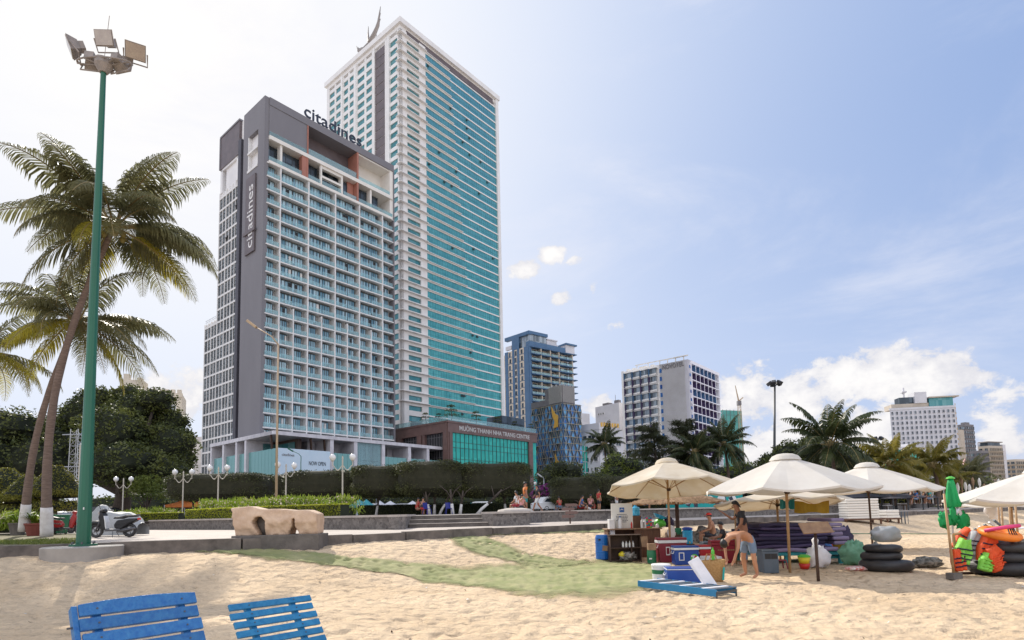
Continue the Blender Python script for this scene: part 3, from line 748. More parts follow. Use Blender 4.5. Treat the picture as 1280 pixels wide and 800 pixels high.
    bl = MB(); l.box(bl, 3.8, 8.9, .4, .8, 69.8, 90.6); bl.build('blade_sign_panel', 'brown_panel', T)
    # text runs upwards
    put_text('blade_sign_lettering', 'citadines', 4.4, l.p(4.7, .85, 71.0), (0, 0, 1), l.d, 'white_paint', T, .04, width=17.0)
    lg = MB(); l.box(lg, 3.2, 9.6, .86, 1.1, 75.0, 75.9); lg.build('blade_sign_bracket', 'brown_panel', T)
    return T
citadines()

def tall_tower():
    C = (-37.64, 197.0); T = thing('hotel_tower', 'tallest tower, white with teal glass bands and a bird emblem on its roof', 'building', (C[0], C[1], 0))
    r, l = FR(C), FL(C)
    ZT = 178.1; n = 40
    w = MB(); r.box(w, 1.1, 53.6, -47.5, -1.0, 1.6, 180); w.build('core_wall', 'tower_white', T)
    cor = MB(); r.box(cor, -.8, 54.5, -49, .9, 181.6, 183.6); r.box(cor, 0, 53.6, -48, -.2, 180, 181.6)
    cor.build('cornice', 'tower_white', T)
    cr = MB(); r.box(cr, 3, 51, -.6, -.1, 178.6, 180.9); cr.build('louvre_band', 'brown_panel', T)
    # ------------- right face: floor bands, glass, projecting balcony shelves
    band = MB(); shelf = MB(); small = []; big = []; subs = []
    r.box(band, 0, 3.1, -1, .0, 30, 180); r.box(band, 9.1, 12.2, -1, 0, 30, 180); r.box(band, 52.3, 53.9, -1, .5, 30, 181.5)
    for k in range(n):
        z = ZT-3.61*k
        r.box(band, 3.1, 9.1, -1, -.002, z-1.15, z+.7); r.box(band, 12.2, 52.3, -1, .12, z-.62, z-.1)
        if k < n-1:
            e = 24.5+min(1, k/34)*12; r.box(shelf, -.9, 12.2, -.01, 1.0, z-.1, z+.1); r.box(shelf, 12.2, e, .12, .62, z-.16, z+.02)
            l.box(shelf, -.0, 1.6, -.01, .9, z-.1, z+.1)
        q = MB(); r.box(q, 3.1, 9.1, -.9, -.55, z-3.0, z-1.1); small.append(q)
        q = MB(); r.box(q, 12.2, 52.3, -.9, -.12, z-3.72, z-.6); f = MB(); 
        for s in range(1, 31): r.box(f, 12.2+s*1.31-.035, 12.2+s*1.31+.035, -.12, -.07, z-3.6, z-.65)
        r.box(f, 12.2, 52.3, -.12, -.06, z-2.45, z-2.37)
        big.append(q); S = [('mullion', f, 'glass_left')]
        ops = MB()
        for _ in range(br.choice((0, 0, 0, 1, 2))):
            u = 13+br.randrange(29)*1.31; ops.face([r.p(u, -.02, z-.9), r.p(u+1.1, -.02, z-.9), r.p(u+1.1, .4, z-1.7), r.p(u, .4, z-1.7)])
        if ops.v: S.append(('open_sash', ops, 'dark_inside'))
        subs.append(S)
    band.build('floor_band', 'tower_white', T); shelf.build('balcony_shelf', 'tower_white', T)
    many('corner_window', small, 'glass_left', T); many('window_band', big, 'glass_teal', T, subs=subs)
    bt = MB(); r.box(bt, 4.5, 53, -1.2, .6, 28.0, 33.8); l.box(bt, .3, 30, -1.2, -.3, 28.0, 33.8); bt.build('base_storey', 'dark_slab', T)
    # ------------- left face
    lw = MB(); wins = []; lou = []
    solid = [(0, 1.7), (6.1, 9.1), (14.9, 17.1), (20.9, 22.1), (26.6, 28.9), (32.0, 33.1), (36.0, 38.0), (41.6, 42.7), (46.3, 48.2)]
    for a, b_ in solid: l.box(lw, a, b_, -1, .0 if b_-a > 1.3 else -.15, 20, 180.2)
    for a, b_ in ((6.1, 7.0), (14.9, 16), (27, 28.4), (36.4, 37.4)): l.box(lw, a, b_, 0, .45, 20, 180.3)
    for k in range(n+2):
        z = ZT-3.61*k
        l.box(lw, 1.7, 48, -1, -.16, z-.75, z+.75)
        for a, b_ in ((1.7, 6.1), (17.1, 20.9), (22.1, 26.6), (28.9, 32.0), (33.1, 36.0), (38.0, 41.6), (42.7, 46.3)):
            q = MB(); l.box(q, a, b_, -.9, -.45, z-2.95, z-.7); wins.append(q)
        q = MB(); l.box(q, 9.1, 14.9, -.14, .04, z-2.98, z+.33); lou.append(q)
    lw.build('left_facade', 'tower_white', T)
    many('left_window', wins, 'glass_left', T, key=lambda m: -m.centre().z); many('louvre_panel', lou, 'brown_panel', T)
    # side block between the two towers
    sb = MB(); l.box(sb, -.1, 3.2, -1.0, 1.1, 30, 100)
    # roof furniture: teal glass box, bird emblem
    gb = MB(); r.box(gb, 26, 34, -6, -3, 183.6, 187.0); gb.build('roof_glass_box', 'glass_podium', T)
    g2 = MB(); r.box(g2, 45, 49, -1.5, -.3, 183.6, 184.5); g2.build('roof_light_box', 'glass_podium', T)
    em = MB(); o = l.p(20.5, -1, 184)
    d = l.d
    def P(u, z): q = o+d*u; return Vector((q.x, q.y, z))
    em.tube([P(0, 183.6), P(0, 187), P(.3, 190.5), P(.2, 193.5)], [.5, .5, .3, .1], 6)
    for a_, b2, h in ((1.0, 1.0, 1.0), (.86, .9, .8), (.72, .75, .62)):      # the long raised wing and the short one, three feathers each
        em.tube([P(.2, 186.6), P(-3.2*a_, 187.0+.6*h), P(-6.0*a_, 190.2*b2+19.0*(1-b2)*9.75), P(-7.6, 183.6+13.5*h)], [.55, .8, .6, .1], 6)
        em.tube([P(.2, 186.2), P(3.6*a_, 185.4), P(6.6*a_, 186.6), P(8.0*a_, 183.6+6.0*h)], [.5, .75, .55, .1], 6)
    for u in (-5, 5): em.tube([P(u, 183.6), P(u, 187.0)], .12, 5)
    em.build('roof_emblem', 'lamp_housing', T, smooth=True)
    return T
tall_tower()

def stone_podium():
    C = (-18.5, 165.0); T = thing('convention_podium', 'low brown stone building with teal glass front and rooftop garden', 'building', (C[0], C[1], 0))
    r, l = FR(C), FL(C)
    w = MB(); r.box(w, 1.3, 42, -39.5, -1.2, 1.6, 28.0); w.build('wall', 'deep_brown', T)
    s = MB()
    r.box(s, -.0, 42.2, -1.2, .3, 25.15, 28.0); r.box(s, -.3, 42.4, -1.4, .5, 27.9, 28.45)
    l.box(s, 0, 40, -1.2, .3, 25.15, 28.0); l.box(s, .5, 40, -1.2, .5, 27.91, 28.44)
    for a, b_ in ((0, 1.9), (37.6, 39.7)): r.box(s, a, b_, -1.2, .25, 1.6, 25.15)
    r.box(s, .5, 1.3, .25, .5, 1.6, 25.15)
    for a, b_ in ((0, 1.7), (9.6, 10.6), (11.2, 13.2), (20.4, 23)): l.box(s, a, b_, -1.2, .25, 1.6, 25.15)
    s.build('stone_frame', 'podium_stone', T)
    g = []; subs = []
    for i in range(20):
        a = 1.9+35.7*i/20; b_ = 1.9+35.7*(i+1)/20
        q = MB(); r.box(q, a, b_, -1.0, -.3, 3, 25.15); f = MB(); r.box(f, b_-.07, b_+.07, -.3, -.2, 3, 25.15)
        for z in (7.6, 10.9, 14.2, 17.5, 20.8, 22.5): r.box(f, a, b_, -.3, -.22, z-.05, z+.05)
        g.append(q); subs.append([('mullion', f, 'black_metal')])
    q = MB(); r.box(q, 39.7, 42.1, -1.0, -.3, 6, 25.1); g.append(q); subs.append([])
    many('curtain_wall_bay', g, 'glass_podium', T, subs=subs)
    g = []; subs = []
    for a, b_ in ((1.7, 9.6), (13.2, 20.4), (23, 38)):
        q = MB(); l.box(q, a, b_, -1.0, -.6, 3, 25.1); f = MB(); n = int((b_-a)/1.1)
        for k in range(1, n): l.box(f, a+(b_-a)*k/n-.05, a+(b_-a)*k/n+.05, -.6, -.5, 3, 25.1)
        for z in range(6, 25, 3): l.box(f, a, b_, -.6, -.52, z-.05, z+.05)
        g.append(q); subs.append([('mullion', f, 'louvre_grey')])
    many('side_glazing', g, 'dark_inside', T, subs=subs)
    rb = []
    for i in range(22):
        q = MB(); r.box(q, .2+i*1.9, .2+i*1.9+1.8, .1, .15, 28.45, 29.9); rb.append(q)
    for i in range(14):
        q = MB(); l.box(q, .4+i*1.9, .4+i*1.9+1.8, .1, .15, 28.45, 29.9); rb.append(q)
    many('roof_railing', rb, 'glass_rail', T)
    rh = MB(); r.box(rh, 30, 42, -12, -5, 28, 34); rh.build('roof_pavilion', 'glass_dark', T)
    put_text('roof_lettering', 'MƯỜNG THANH NHA TRANG CENTRE', 1.9, r.p(4.6, .34, 26.0), r.d, (0, 0, 1), 'silver_text', T, .06, width=33.2, offset=.025)
    rp = T
    # clipped cloud-shaped trees in the roof garden
    for i, (px, zz, s_) in enumerate(((531, 0, 1.0), (545, 0, .8), (559, .4, 1.3), (586, .3, 1.15), (611, 0, 1.0), (633, 0, .9), (655, 0, .9))):
        u, w_ = (4.5+ (px-559)*.40, -3) if px >= 559 else (0, 0)
        p = r.p(u, w_, 28) if px >= 559 else l.p((559-px)*.42+1, -3, 28)
        t = thing('topiary_tree', 'small cloud-pruned tree %s on the roof of the brown podium' % ('at the left end of the row', 'second from the left', 'tallest, near the corner', 'fourth from the left', 'fifth from the left', 'sixth from the left', 'at the right end of the row')[i] if False else ['small cloud-pruned tree leftmost on the brown podium roof', 'low cloud-pruned tree second from left on the podium roof', 'tallest cloud-pruned tree standing near the podium roof corner', 'domed cloud-pruned tree above the middle of the roof lettering', 'cloud-pruned tree left of the dark roof pavilion', 'cloud-pruned tree in front of the dark roof pavilion', 'rightmost cloud-pruned tree on the brown podium roof'][i], 'tree', tuple(p), 'pruned trees on the podium roof')
        b = MB(); b.tube([p, p+Vector((.2, 0, 1.8*s_)), p+Vector((0, 0, 3.6*s_))], [.18, .14, .06], 6); b.build('trunk', 'trunk', t)
        c = MB()
        for zz_, rr in ((2.1, 1.9), (3.2, 1.5), (4.2, 1.0)):
            for _ in range(150):
                a = br.uniform(0, 2*PI); q = rr*s_*math.sqrt(br.random()); h = zz_*s_+.55*s_*math.sqrt(max(0, 1-(q/(rr*s_))**2))*br.uniform(.1, 1)
                leaf(c, p+Vector((q*math.cos(a), q*math.sin(a), h)), .35*s_, br)
        c.build('crown', 'leaf_dark', t)
def leaf(mb, p, s, rg, asp=.45, up=None, mi=0):
    a = Vector((rg.gauss(0, 1), rg.gauss(0, 1), rg.gauss(0, .7))).normalized()
    b = a.cross(Vector((rg.gauss(0, 1), rg.gauss(0, 1), rg.gauss(0, 1)))).normalized()*asp
    s *= rg.uniform(.6, 1.3)
    mb.face([p-a*s*.5, p+b*s*.5, p+a*s*.5, p-b*s*.5], mi)


stone_podium()
def slab_block(T, C, d1, d2, L1, L2, z0, z1, wall='wall_far', name='wall'):
    """plain block in a building: near corner C, faces along d1 (right) and d2 (left)"""
    mb = MB(); c = Vector((C[0], C[1], 0)); a = Vector((d1[0], d1[1], 0)).normalized()*L1; b_ = Vector((d2[0], d2[1], 0)).normalized()*L2
    P = [c, c+a, c+a+b_, c+b_]
    mb.hexa([Vector((p.x, p.y, z0)) for p in P]+[Vector((p.x, p.y, z1)) for p in P]); return mb.build(name, wall, T)
def grid_windows(T, fr, cols, rows, glass, depth=.25, framew=.12, frame='white_paint', sill=True, name='window', cap=100):
    """windows set in surrounds proud of the wall; cols: (u0,u1), rows: (z0,z1)"""
    ws = []; subs = []
    for z0, z1 in rows:
        for u0, u1 in cols:
            q = MB(); fr.box(q, u0, u1, .005, .06, z0, z1); f = MB()
            fr.box(f, u0-framew, u0, 0.002, depth, z0-framew, z1+framew); fr.box(f, u1, u1+framew, .002, depth, z0-framew, z1+framew)
            fr.box(f, u0, u1, .002, depth, z1, z1+framew); fr.box(f, u0, u1, .002, depth+.1, z0-framew, z0)
            fr.box(f, (u0+u1)/2-.04, (u0+u1)/2+.04, .06, .1, z0, z1)
            ws.append(q); subs.append([('frame', f, frame)])
    many(name, ws, glass, T, cap=cap, subs=subs)

def novotel():
    C = (81.79, 260.0); T = thing('hotel_building', 'white hotel block with purple and blue square balconies and grey rooftop lettering', 'building', (C[0], C[1], 0))
    r, l = FR(C), FL(C); ZT = 69.9
    core = MB(); r.box(core, 0, 38.8, -32, -1.6, 1.6, ZT); core.build('wall', 'tower_white', T); bw_ = MB(); l.box(bw_, 0, 14.2, -3.4, -.0, 1.6, ZT); bw_.build('blank_wall', 'lavender_white', T)
    g = MB(); r.box(g, 0, 3.6, -1.6, 0, 1.6, ZT)
    cols = [3.6+i*4.85 for i in range(8)]; cells = {'b': [], 'p': []}
    for u in cols: r.box(g, u-.2, u+.2, -1.6, .25, 1.6, ZT-1)
    rows = []
    for k in range(17):
        z = ZT-1.2-3.87*k
        if z < 5: break
        rows.append(z); r.box(g, 3.6, 38.8, -1.6, .22, z-.22, z+.22)
    r.box(g, 3.6, 38.8, -1.6, .2, ZT-1, ZT+.1)
    small = []; open_ = []
    for k, z in enumerate(rows):
        kind = 'b' if k % 3 == 0 else 'p'
        for i in range(7):
            q = MB(); r.box(q, cols[i]+.2, cols[i+1]-.2, -1.5, -1.2, z-3.65, z-.22)
            if i == 6: open_.append(q); continue
            f = MB(); m_ = (cols[i]+cols[i+1])/2; r.box(f, m_-.08, m_+.08, -1.2, -1.1, z-3.65, z-.22); r.box(f, cols[i+1]-.34, cols[i+1]-.202, -1.2, .2, z-3.64, z-.23)
            cells[kind].append((q, [('side_panel', f, 'wall_blue' if kind == 'b' else 'purple_mat')]))
        q = MB(); r.box(q, 1.3, 2.7, .01, .1, z-2.6, z-1.2); small.append(q)
    g.build('balcony_grid', 'lavender_white', T)
    many('balcony_window', [c[0] for c in cells['b']], 'glass_royal', T, cap=45, subs=[c[1] for c in cells['b']])
    many('balcony_window', [c[0] for c in cells['p']], 'glass_purple', T, cap=55, subs=[c[1] for c in cells['p']])
    many('corner_balcony', open_, 'glass_grey', T); many('stair_window', small, 'glass_royal', T)
    # left face: zigzag bays
    zg = MB(); ws = []; subs = []
    n = 4
    for k, z in enumerate(rows):
        col_ = 'wall_blue' if k % 3 == 0 else 'purple_mat'
        for i in range(n):
            a = 15.0+i*4.4; b_ = a+4.2
            f2 = MB(); q = MB(); q.hexa([l.p(a+.3, 1.2, z-3.5), l.p(b_-.2, .4, z-3.5), l.p(b_-.2, .3, z-3.5), l.p(a+.3, 1.1, z-3.5), l.p(a+.3, 1.2, z-.3), l.p(b_-.2, .4, z-.3), l.p(b_-.2, .3, z-.3), l.p(a+.3, 1.1, z-.3)])
            f = MB(); l.box(f, b_-.25, b_-.1, .2, 1.9, z-3.6, z-.2); f2.hexa([l.p(a, 1.9, z-.3), l.p(a, -.2, z-.3), l.p(b_, -.2, z-.3), l.p(b_, 1.0, z-.3), l.p(a, 1.9, z-.05), l.p(a, -.2, z-.05), l.p(b_, -.2, z-.05), l.p(b_, 1.0, z-.05)])
            f2.hexa([l.p(a, 1.9, z-3.7), l.p(a, 1.7, z-3.7), l.p(b_, .8, z-3.7), l.p(b_, 1.0, z-3.7), l.p(a, 1.9, z-2.9), l.p(a, 1.7, z-2.9), l.p(b_, .8, z-2.9), l.p(b_, 1.0, z-2.9)])
            ws.append(q); subs.append([('side_panel', f, col_), ('balcony', f2, 'tower_white' if i % 1 == 0 else col_)])
        q = MB(); l.box(q, 13.0, 14.1, .01, .1, z-2.9, z-.9); small.append(q)
    many('bay_window', ws, 'glass_grey', T, subs=subs)
    many('slot_window', small[len(rows):], 'glass_royal', T)
    bw = MB(); l.box(bw, 32.4, 33.6, -18, 1.6, 1.6, ZT-.2); l.box(bw, 14.2, 32.4, -18, -.2, 1.6, ZT-.4); bw.build('end_wall', 'tower_white', T)
    pf = MB()
    for u in (2, 6, 10, 14, 20, 26): l.box(pf, u, u+.35, -1, -.65, ZT, ZT+2.0)
    l.box(pf, 0, 27, -1.05, -.6, ZT+1.9, ZT+2.3); r.box(pf, 0, 1, -7, -.6, ZT+1.8, ZT+2.2)
    for u in (18, 22, 24, 28, 31): l.box(pf, u, u+1.6, -4, -2, ZT, ZT+1.3)
    pf.build('roof_frame', 'soffit', T)
    put_text('roof_lettering', 'NOVOTEL', 3.1, l.p(12.4, .25, ZT-2.75), -l.d, (0, 0, 1), 'louvre_grey', T, .1, width=10.5, offset=.03)
novotel()

def blue_tower():
    C = (9.95, 290.0); d1, d2 = (.799, .601), (-.70, .714)
    T = thing('apartment_tower', 'blue-walled apartment tower with open balcony tiers behind the triangle-patterned building', 'building', (C[0], C[1], 0))
    r, l = Frame(C, d1), Frame(C, d2, flip=True); ZT = 86.6; L1, L2 = 31.5, 17.5
    w = MB(); r.box(w, .2, 29, -22, -2.4, 1.6, ZT); w.build('wall', 'wall_cream', T)
    b = MB(); r.box(b, -.1, .9, -2.4, .3, 1.6, ZT); r.box(b, 0, L1-4, -2.4, .4, ZT-.2, ZT+2.6)
    segs = [(0, 3.4), (6.9, 8.6), (10.6, 12.2), (15.4, 17.6)]
    for a, b_ in segs: l.box(b, a, b_, -2, .3 if a in (0, 15.4) else .15, 1.6, ZT+(3 if a == 6.9 else 0)+ (5 if a==10.6 else 0))
    l.box(b, 6.9, 12.2, -2, .2, ZT, ZT+7.6); l.box(b, 0, 17.6, -2, .25, ZT+6.2, ZT+8)
    r.box(b, 0, 13, -8, .1, ZT+6.6, ZT+8.2)
    b.build('blue_panel', 'wall_blue', T)
    cr = MB(); r.box(cr, .6, 12.4, -8, -.6, ZT+2.6, ZT+6.6); l.box(cr, .4, 6.9, -6, -1, ZT, ZT+6.2); cr.build('crown_glass', 'glass_grey', T)
    c2 = MB(); r.box(c2, 13, 20, -7, -1.0, ZT+2.6, ZT+5.6); r.box(c2, 13, 20.4, -7, -.5, ZT+5.6, ZT+6.2); r.box(c2, 25, 31.5, -10, .6, ZT+.0, ZT+4.4)
    r.box(c2, 20, 22, -5, -2, ZT+2.6, ZT+4.2); l.box(c2, 12.6, 17, -1, .2, ZT+1, ZT+3)
    c2.build('roof_pavilion', 'wall_far', T)
    c3 = MB(); r.box(c3, 24.5, 32.6, -10.5, 1.6, ZT+4.4, ZT+5.2); c3.build('roof_canopy', 'wall_blue', T)
    sl = MB(); rails = []; ws = []; dv = MB()
    for k in range(23):
        z = ZT-3.55*k
        if z < 4: break
        r.box(sl, .9, L1, -2.4, 1.0, z-.42, z-.02)
        r.box(sl, L1-.6, L1+1.2, -6, 1.2, z-.42, z-.02)
        for a, b_ in ((1.1, 7.4), (7.7, 13.4), (14.6, 19.2), (20.6, 25), (25.2, 29.4)):
            q = MB(); r.box(q, a, b_, .8, .86, z-3.5, z-2.45); rails.append(q)
        for a, b_ in ((1.4, 2.8), (4.0, 6.6), (8.4, 11.6), (15, 18.4), (21, 24), (26, 28.6)):
            q = MB(); r.box(q, a, b_, -2.4, -2.3, z-3.4, z-.9); ws.append(q)
    for u in (7.5, 13.9, 19.9, 29.6): r.box(dv, u-.12, u+.55, -2.4, .6, 1.6, ZT-.4)
    sl.build('balcony_slab', 'wall_blue', T); dv.build('divider_wall', 'wall_beige', T)
    many('balcony_window', ws, 'glass_dark', T); many('balcony_railing', rails, 'glass_rail', T)
    cols = [(3.5, 6.8), (8.7, 10.5), (12.3, 15.3)]; rows = [(ZT-3.55*k-3.0, ZT-3.55*k-.7) for k in range(22)]
    ws = []; subs = []
    lp = MB(); l.box(lp, 3.4, 6.9, -2, .02, 1.6, ZT); l.box(lp, 8.6, 10.6, -2, .02, 1.6, ZT); l.box(lp, 12.2, 15.4, -2, .02, 1.6, ZT); lp.build('cream_infill', 'wall_cream', T)
    for z0, z1 in rows:
        for a, b_ in cols:
            q = MB(); m_ = a+(b_-a)*br.uniform(.45, .6); l.box(q, m_-.6, m_+.75, .04, .1, z0, z1); f = MB(); l.box(f, a, b_, .02, .22, z0-.35, z0-.15); ws.append(q); subs.append([('sill', f, 'wall_blue')])
    many('window', ws, 'glass_dark', T, subs=subs)
    bs = MB()
    for k in range(22): l.box(bs, 17.6, 18.6, -6, -.5, ZT-3.55*k-.4, ZT-3.55*k)
    bs.build('rear_balcony_slab', 'wall_blue', T)
blue_tower()

def triangle_building():
    C = (19.09, 210.0); d1, d2 = (.80, .60), (-.67, .742)
    T = thing('patterned_building', 'building clad in blue triangle panels with golden patches and a brown louvred top', 'building', (C[0], C[1], 0))
    r, l = Frame(C, d1), Frame(C, d2, flip=True); ZT = 41.5
    w = MB(); r.box(w, 0, 9.5, -17, -.2, 1.6, ZT); w.build('wall', 'wall_blue', T)
    lv = MB(); l.box(lv, 0, 16.5, -4, .1, ZT, ZT+2.3); r.box(lv, .1, 6.2, -10, .1, ZT, ZT+6.6); l.box(lv, .1, 6.4, -4, .12, ZT+2.3, ZT+6.6); lv.build('louvre_band', 'louvre_grey', T)
    fn = MB()
    for i in range(16): l.box(fn, .2+i*.42, .3+i*.42, .12, .3, ZT+.3, ZT+6.9+.5*math.sin(i*1.3))
    for i in range(14): r.box(fn, .2+i*.44, .3+i*.44, .12, .3, ZT+.3, ZT+6.9+.5*math.sin(i*1.7))
    fn.build('louvre_fin', 'silver_text', T)
    lat = MB(); tri = []; small = []
    rg = random.Random(3)
    def face(fr, L, n, hrow, rows_, golds):
        wd = L/n
        for k in range(rows_):
            z1 = ZT-.3-hrow*k; z0 = z1-hrow
            if z0 < 12: break
            fr.box(lat, 0, L, .2, .34, z1-.14, z1+.04)
            for i in range(n):
                up = (i+k) % 2 == 0; a = i*wd; b_ = a+wd
                pts = [(a, z0), (b_, z0), ((a+b_)/2, z1)] if up else [(a, z1), (b_, z1), ((a+b_)/2, z0)]
                for j in range(3):
                    p, q = pts[j], pts[(j+1) % 3]; lat.tube([fr.p(p[0], .27, p[1]), fr.p(q[0], .27, q[1])], .075, 4, cap=False)
                c = (sum(p[0] for p in pts)/3, sum(p[1] for p in pts)/3)
                pp = [fr.p(c[0]+(p[0]-c[0])*.93, .14, c[1]+(p[1]-c[1])*.93) for p in pts]
                qb = [fr.p(c[0]+(p[0]-c[0])*.93, .0, c[1]+(p[1]-c[1])*.93) for p in pts]
                q = MB(); q.raw(pp+qb, [(0, 1, 2), (5, 4, 3), (0, 3, 4, 1), (1, 4, 5, 2), (2, 5, 3, 0)])
                (small if rg.random() < .28 else tri).append(q)
    face(l, 16.6, 9, 2.45, 12, None); face(r, 9.4, 5, 2.45, 12, None)
    lat.build('lattice', 'lattice_tan', T)
    many('triangle_panel', tri, 'panel_sky', T); many('dark_triangle_panel', small, 'glass_dark', T)
    g = MB()
    for poly in ([(5.3, 40.8), (4.1, 38.8), (3.4, 37.7), (2.1, 37), (2.2, 32.7), (4.6, 32.4), (3.8, 35), (4.8, 36.8), (5.2, 39)], [(4.1, 22.9), (3.0, 20.4), (1.9, 19.3), (4.8, 19.1), (4.0, 20.6)]):
        n = len(poly); a = [l.p(u, .5, z) for u, z in poly]; b_ = [l.p(u, .3, z) for u, z in poly]
        g.raw(a+b_, [tuple(range(n-1, -1, -1)), tuple(range(n, 2*n))]+[(i, (i+1) % n, n+(i+1) % n, n+i) for i in range(n)])
    g.build('golden_panel', 'panel_gold', T)
    st = MB(); r.box(st, 9.4, 13.8, -8, -1.2, 1.6, 26); r.box(st, 13.8, 17.2, -8, -1.2, 1.6, 17); st.build('stepped_glass_wing', 'glass_podium', T)
    sg = MB()
    for u in (9.4, 11.6, 13.8, 17.0): r.box(sg, u-.1, u+.1, -1.2, -1.0, 1.6, 26 if u < 14 else 17)
    for z in range(4, 27, 4): r.box(sg, 9.4, 13.8 if z > 17 else 17.2, -1.2, -1.0, z-.1, z+.1)
    sg.build('wing_frame', 'wall_far', T)
triangle_building()

def white_blocks():
    q_ = at(773.4, 498.7, 300); C = (q_.x, q_.y); d1, d2 = (.85, .53), (-.446, .895)
    T = thing('building', 'tall plain white block with few windows left of the purple-balconied hotel', 'building', (C[0], C[1], 0))
    r, l = Frame(C, d1), Frame(C, (-.62, .78), flip=True)
    slab_block(T, C, d1, (-.62, .78), 16, 17, 1.6, 58.0, 'wall_far')
    grid_windows(T, l, [(14, 15), (12.4, 13.2), (10.6, 11.6)], [(53.2, 54.2)], 'glass_dark')
    grid_windows(T, l, [(10, 10.8)], [(48, 49), (43, 44)], 'glass_dark'); grid_windows(T, r, [(3, 7)], [(52.5, 54.5)], 'glass_dark')
    m_ = MB(); l.box(m_, 8, 12, -4, -.5, 58, 59.3); l.box(m_, 2, 5, -4, -2, 58, 60); m_.tube([l.p(4, -2, 60), l.p(4, -2, 63)], .12, 5); m_.build('roof_plant', 'louvre_grey', T)
    pb = MB(); r.box(pb, 2.5, 6.5, .02, .3, 49.6, 51); pb.build('awning', 'shirt_orange', T)
    C = (33.06, 215.0); T = thing('building', 'low white hotel block with strip windows and small yellow roof sign', 'building', (C[0], C[1], 0))
    d2 = (-.75, .66); r, l = Frame(C, d1), Frame(C, d2, flip=True)
    slab_block(T, C, d1, d2, 12, 11, 1.6, 32.0, 'wall_far'); slab_block(T, r.p(-.2, .2, 0), d1, d2, 9, 9, 32, 34.4, 'wall_far')
    grid_windows(T, l, [(1, 2.6), (3.4, 4), (5, 8), (8.6, 9.8)], [(z, z+1.7) for z in (8, 12, 16, 20, 24.2)], 'glass_dark'); grid_windows(T, r, [(1.2, 3.8), (4.6, 7), (8, 10.5)], [(z, z+1.7) for z in (6, 10, 14, 18, 22, 26)], 'glass_dark')
    grid_windows(T, l, [(2, 5), (5.6, 8.4)], [(28.6, 30)], 'glass_dark')
    s = MB()
    for k in range(7): r.box(s, .6+k*1.35, 1.5+k*1.35, .25, .4, 33.0, 34.6)
    s.build('roof_sign', 'panel_gold', T)
    s = MB(); r.box(s, 0, 3.6, .02, .4, 28.0, 28.9); s.build('awning', 'panel_gold', T)
    # small block further back
    C = (30.5, 300.0); T = thing('building', 'small white rooftop block seen just behind the low white hotel', 'building', (C[0], C[1], 0))
    slab_block(T, C, d1, d2, 14, 8, 1.6, 53.5, 'wall_far'); grid_windows(T, Frame(C, d1), [(2, 4), (6, 8)], [(50, 51.6), (46, 47.6)], 'glass_dark')
white_blocks()

def netted_building():
    p = at(903, 512, 330); C = (p.x, p.y); d1, d2 = (.95, .31), (-.5, .87)
    T = thing('unfinished_building', 'unfinished block wrapped in green safety netting beside a crane', 'building', (C[0], C[1], 0)); r = Frame(C, d1)
    slab_block(T, C, d1, d2, 13.5, 12, 1.6, 57.8, 'net_green', 'netting'); m_ = MB()
    for k in range(14): r.box(m_, 0, 13.5, 0.01, .12, 3+k*4, 3.12+k*4)
    for k in range(6): r.box(m_, k*2.6, k*2.6+.12, .01, .2, 1.6, 58.3)
    m_.build('scaffold', 'louvre_grey', T)
    q = at(927, 560, 325)
    T2 = thing('crane', 'thin tower crane with raised jib beside the green-netted block', 'crane', (q.x, q.y, CZ)); c = MB(); 
    for dx, dy in ((-.7, -.7), (.7, -.7), (.7, .7), (-.7, .7)): c.tube([(q.x+dx, q.y+dy, CZ), (q.x+dx, q.y+dy, 62)], .13, 4)
    for k in range(28):
        z = CZ+k*2.15
        c.tube([(q.x-.7, q.y-.7, z), (q.x+.7, q.y-.7, z+2.15)], .08, 4); c.tube([(q.x+.7, q.y-.7, z), (q.x+.7, q.y+.7, z+2.15)], .08, 4)
    c.build('mast', 'tan_pole', T2); c = MB(); c.tube([(q.x, q.y, 61), (q.x-1.6, q.y, 71)], [.5, .2], 4); c.tube([(q.x, q.y, 62), (q.x+2.5, q.y, 64)], .3, 4); c.build('jib', 'tan_pole', T2)
    c = MB(); c.box(q.x-1, q.x+1, q.y-1, q.y+1, 59.5, 62); c.build('cab', 'louvre_grey', T2)
netted_building()

def far_hotel(name, label, corner, ztop, d1, d2, L1, L2, cols1, cols2, fh, wall, glass, roofs=(), w=.5, z0w=8, trim=None, balc=False):
    T = thing(name, label, 'building', (corner[0], corner[1], 0)); r, l = Frame(corner, d1), Frame(corner, d2, flip=True)
    slab_block(T, corner, d1, d2, L1, L2, 1.6, ztop, wall)
    rows = []; z = ztop-1.0
    while z-fh > z0w: rows.append((z-fh*.78, z-fh*.22)); z -= fh
    for fr, n, Ln in ((r, cols1, L1), (l, cols2, L2)):
        if not n: continue
        p = Ln/n; grid_windows(T, fr, [(p*(i+.5-w/2), p*(i+.5+w/2)) for i in range(n)], rows, glass, depth=.35, frame=wall)
        if balc:
            m_ = MB()
            for z0, z1 in rows: fr.box(m_, 0, Ln, .01, 1.1, z0-.6, z0-.35)
            m_.build('balcony_slab', wall, T)
    for (nm, fr, u0, u1, w0, w1, a, b_, mt) in roofs:
        m_ = MB(); (r if fr == 'r' else l).box(m_, u0, u1, w0, w1, ztop+a, ztop+b_); m_.build(nm, mt, T)
    return T
H = at(1194, 513, 330)
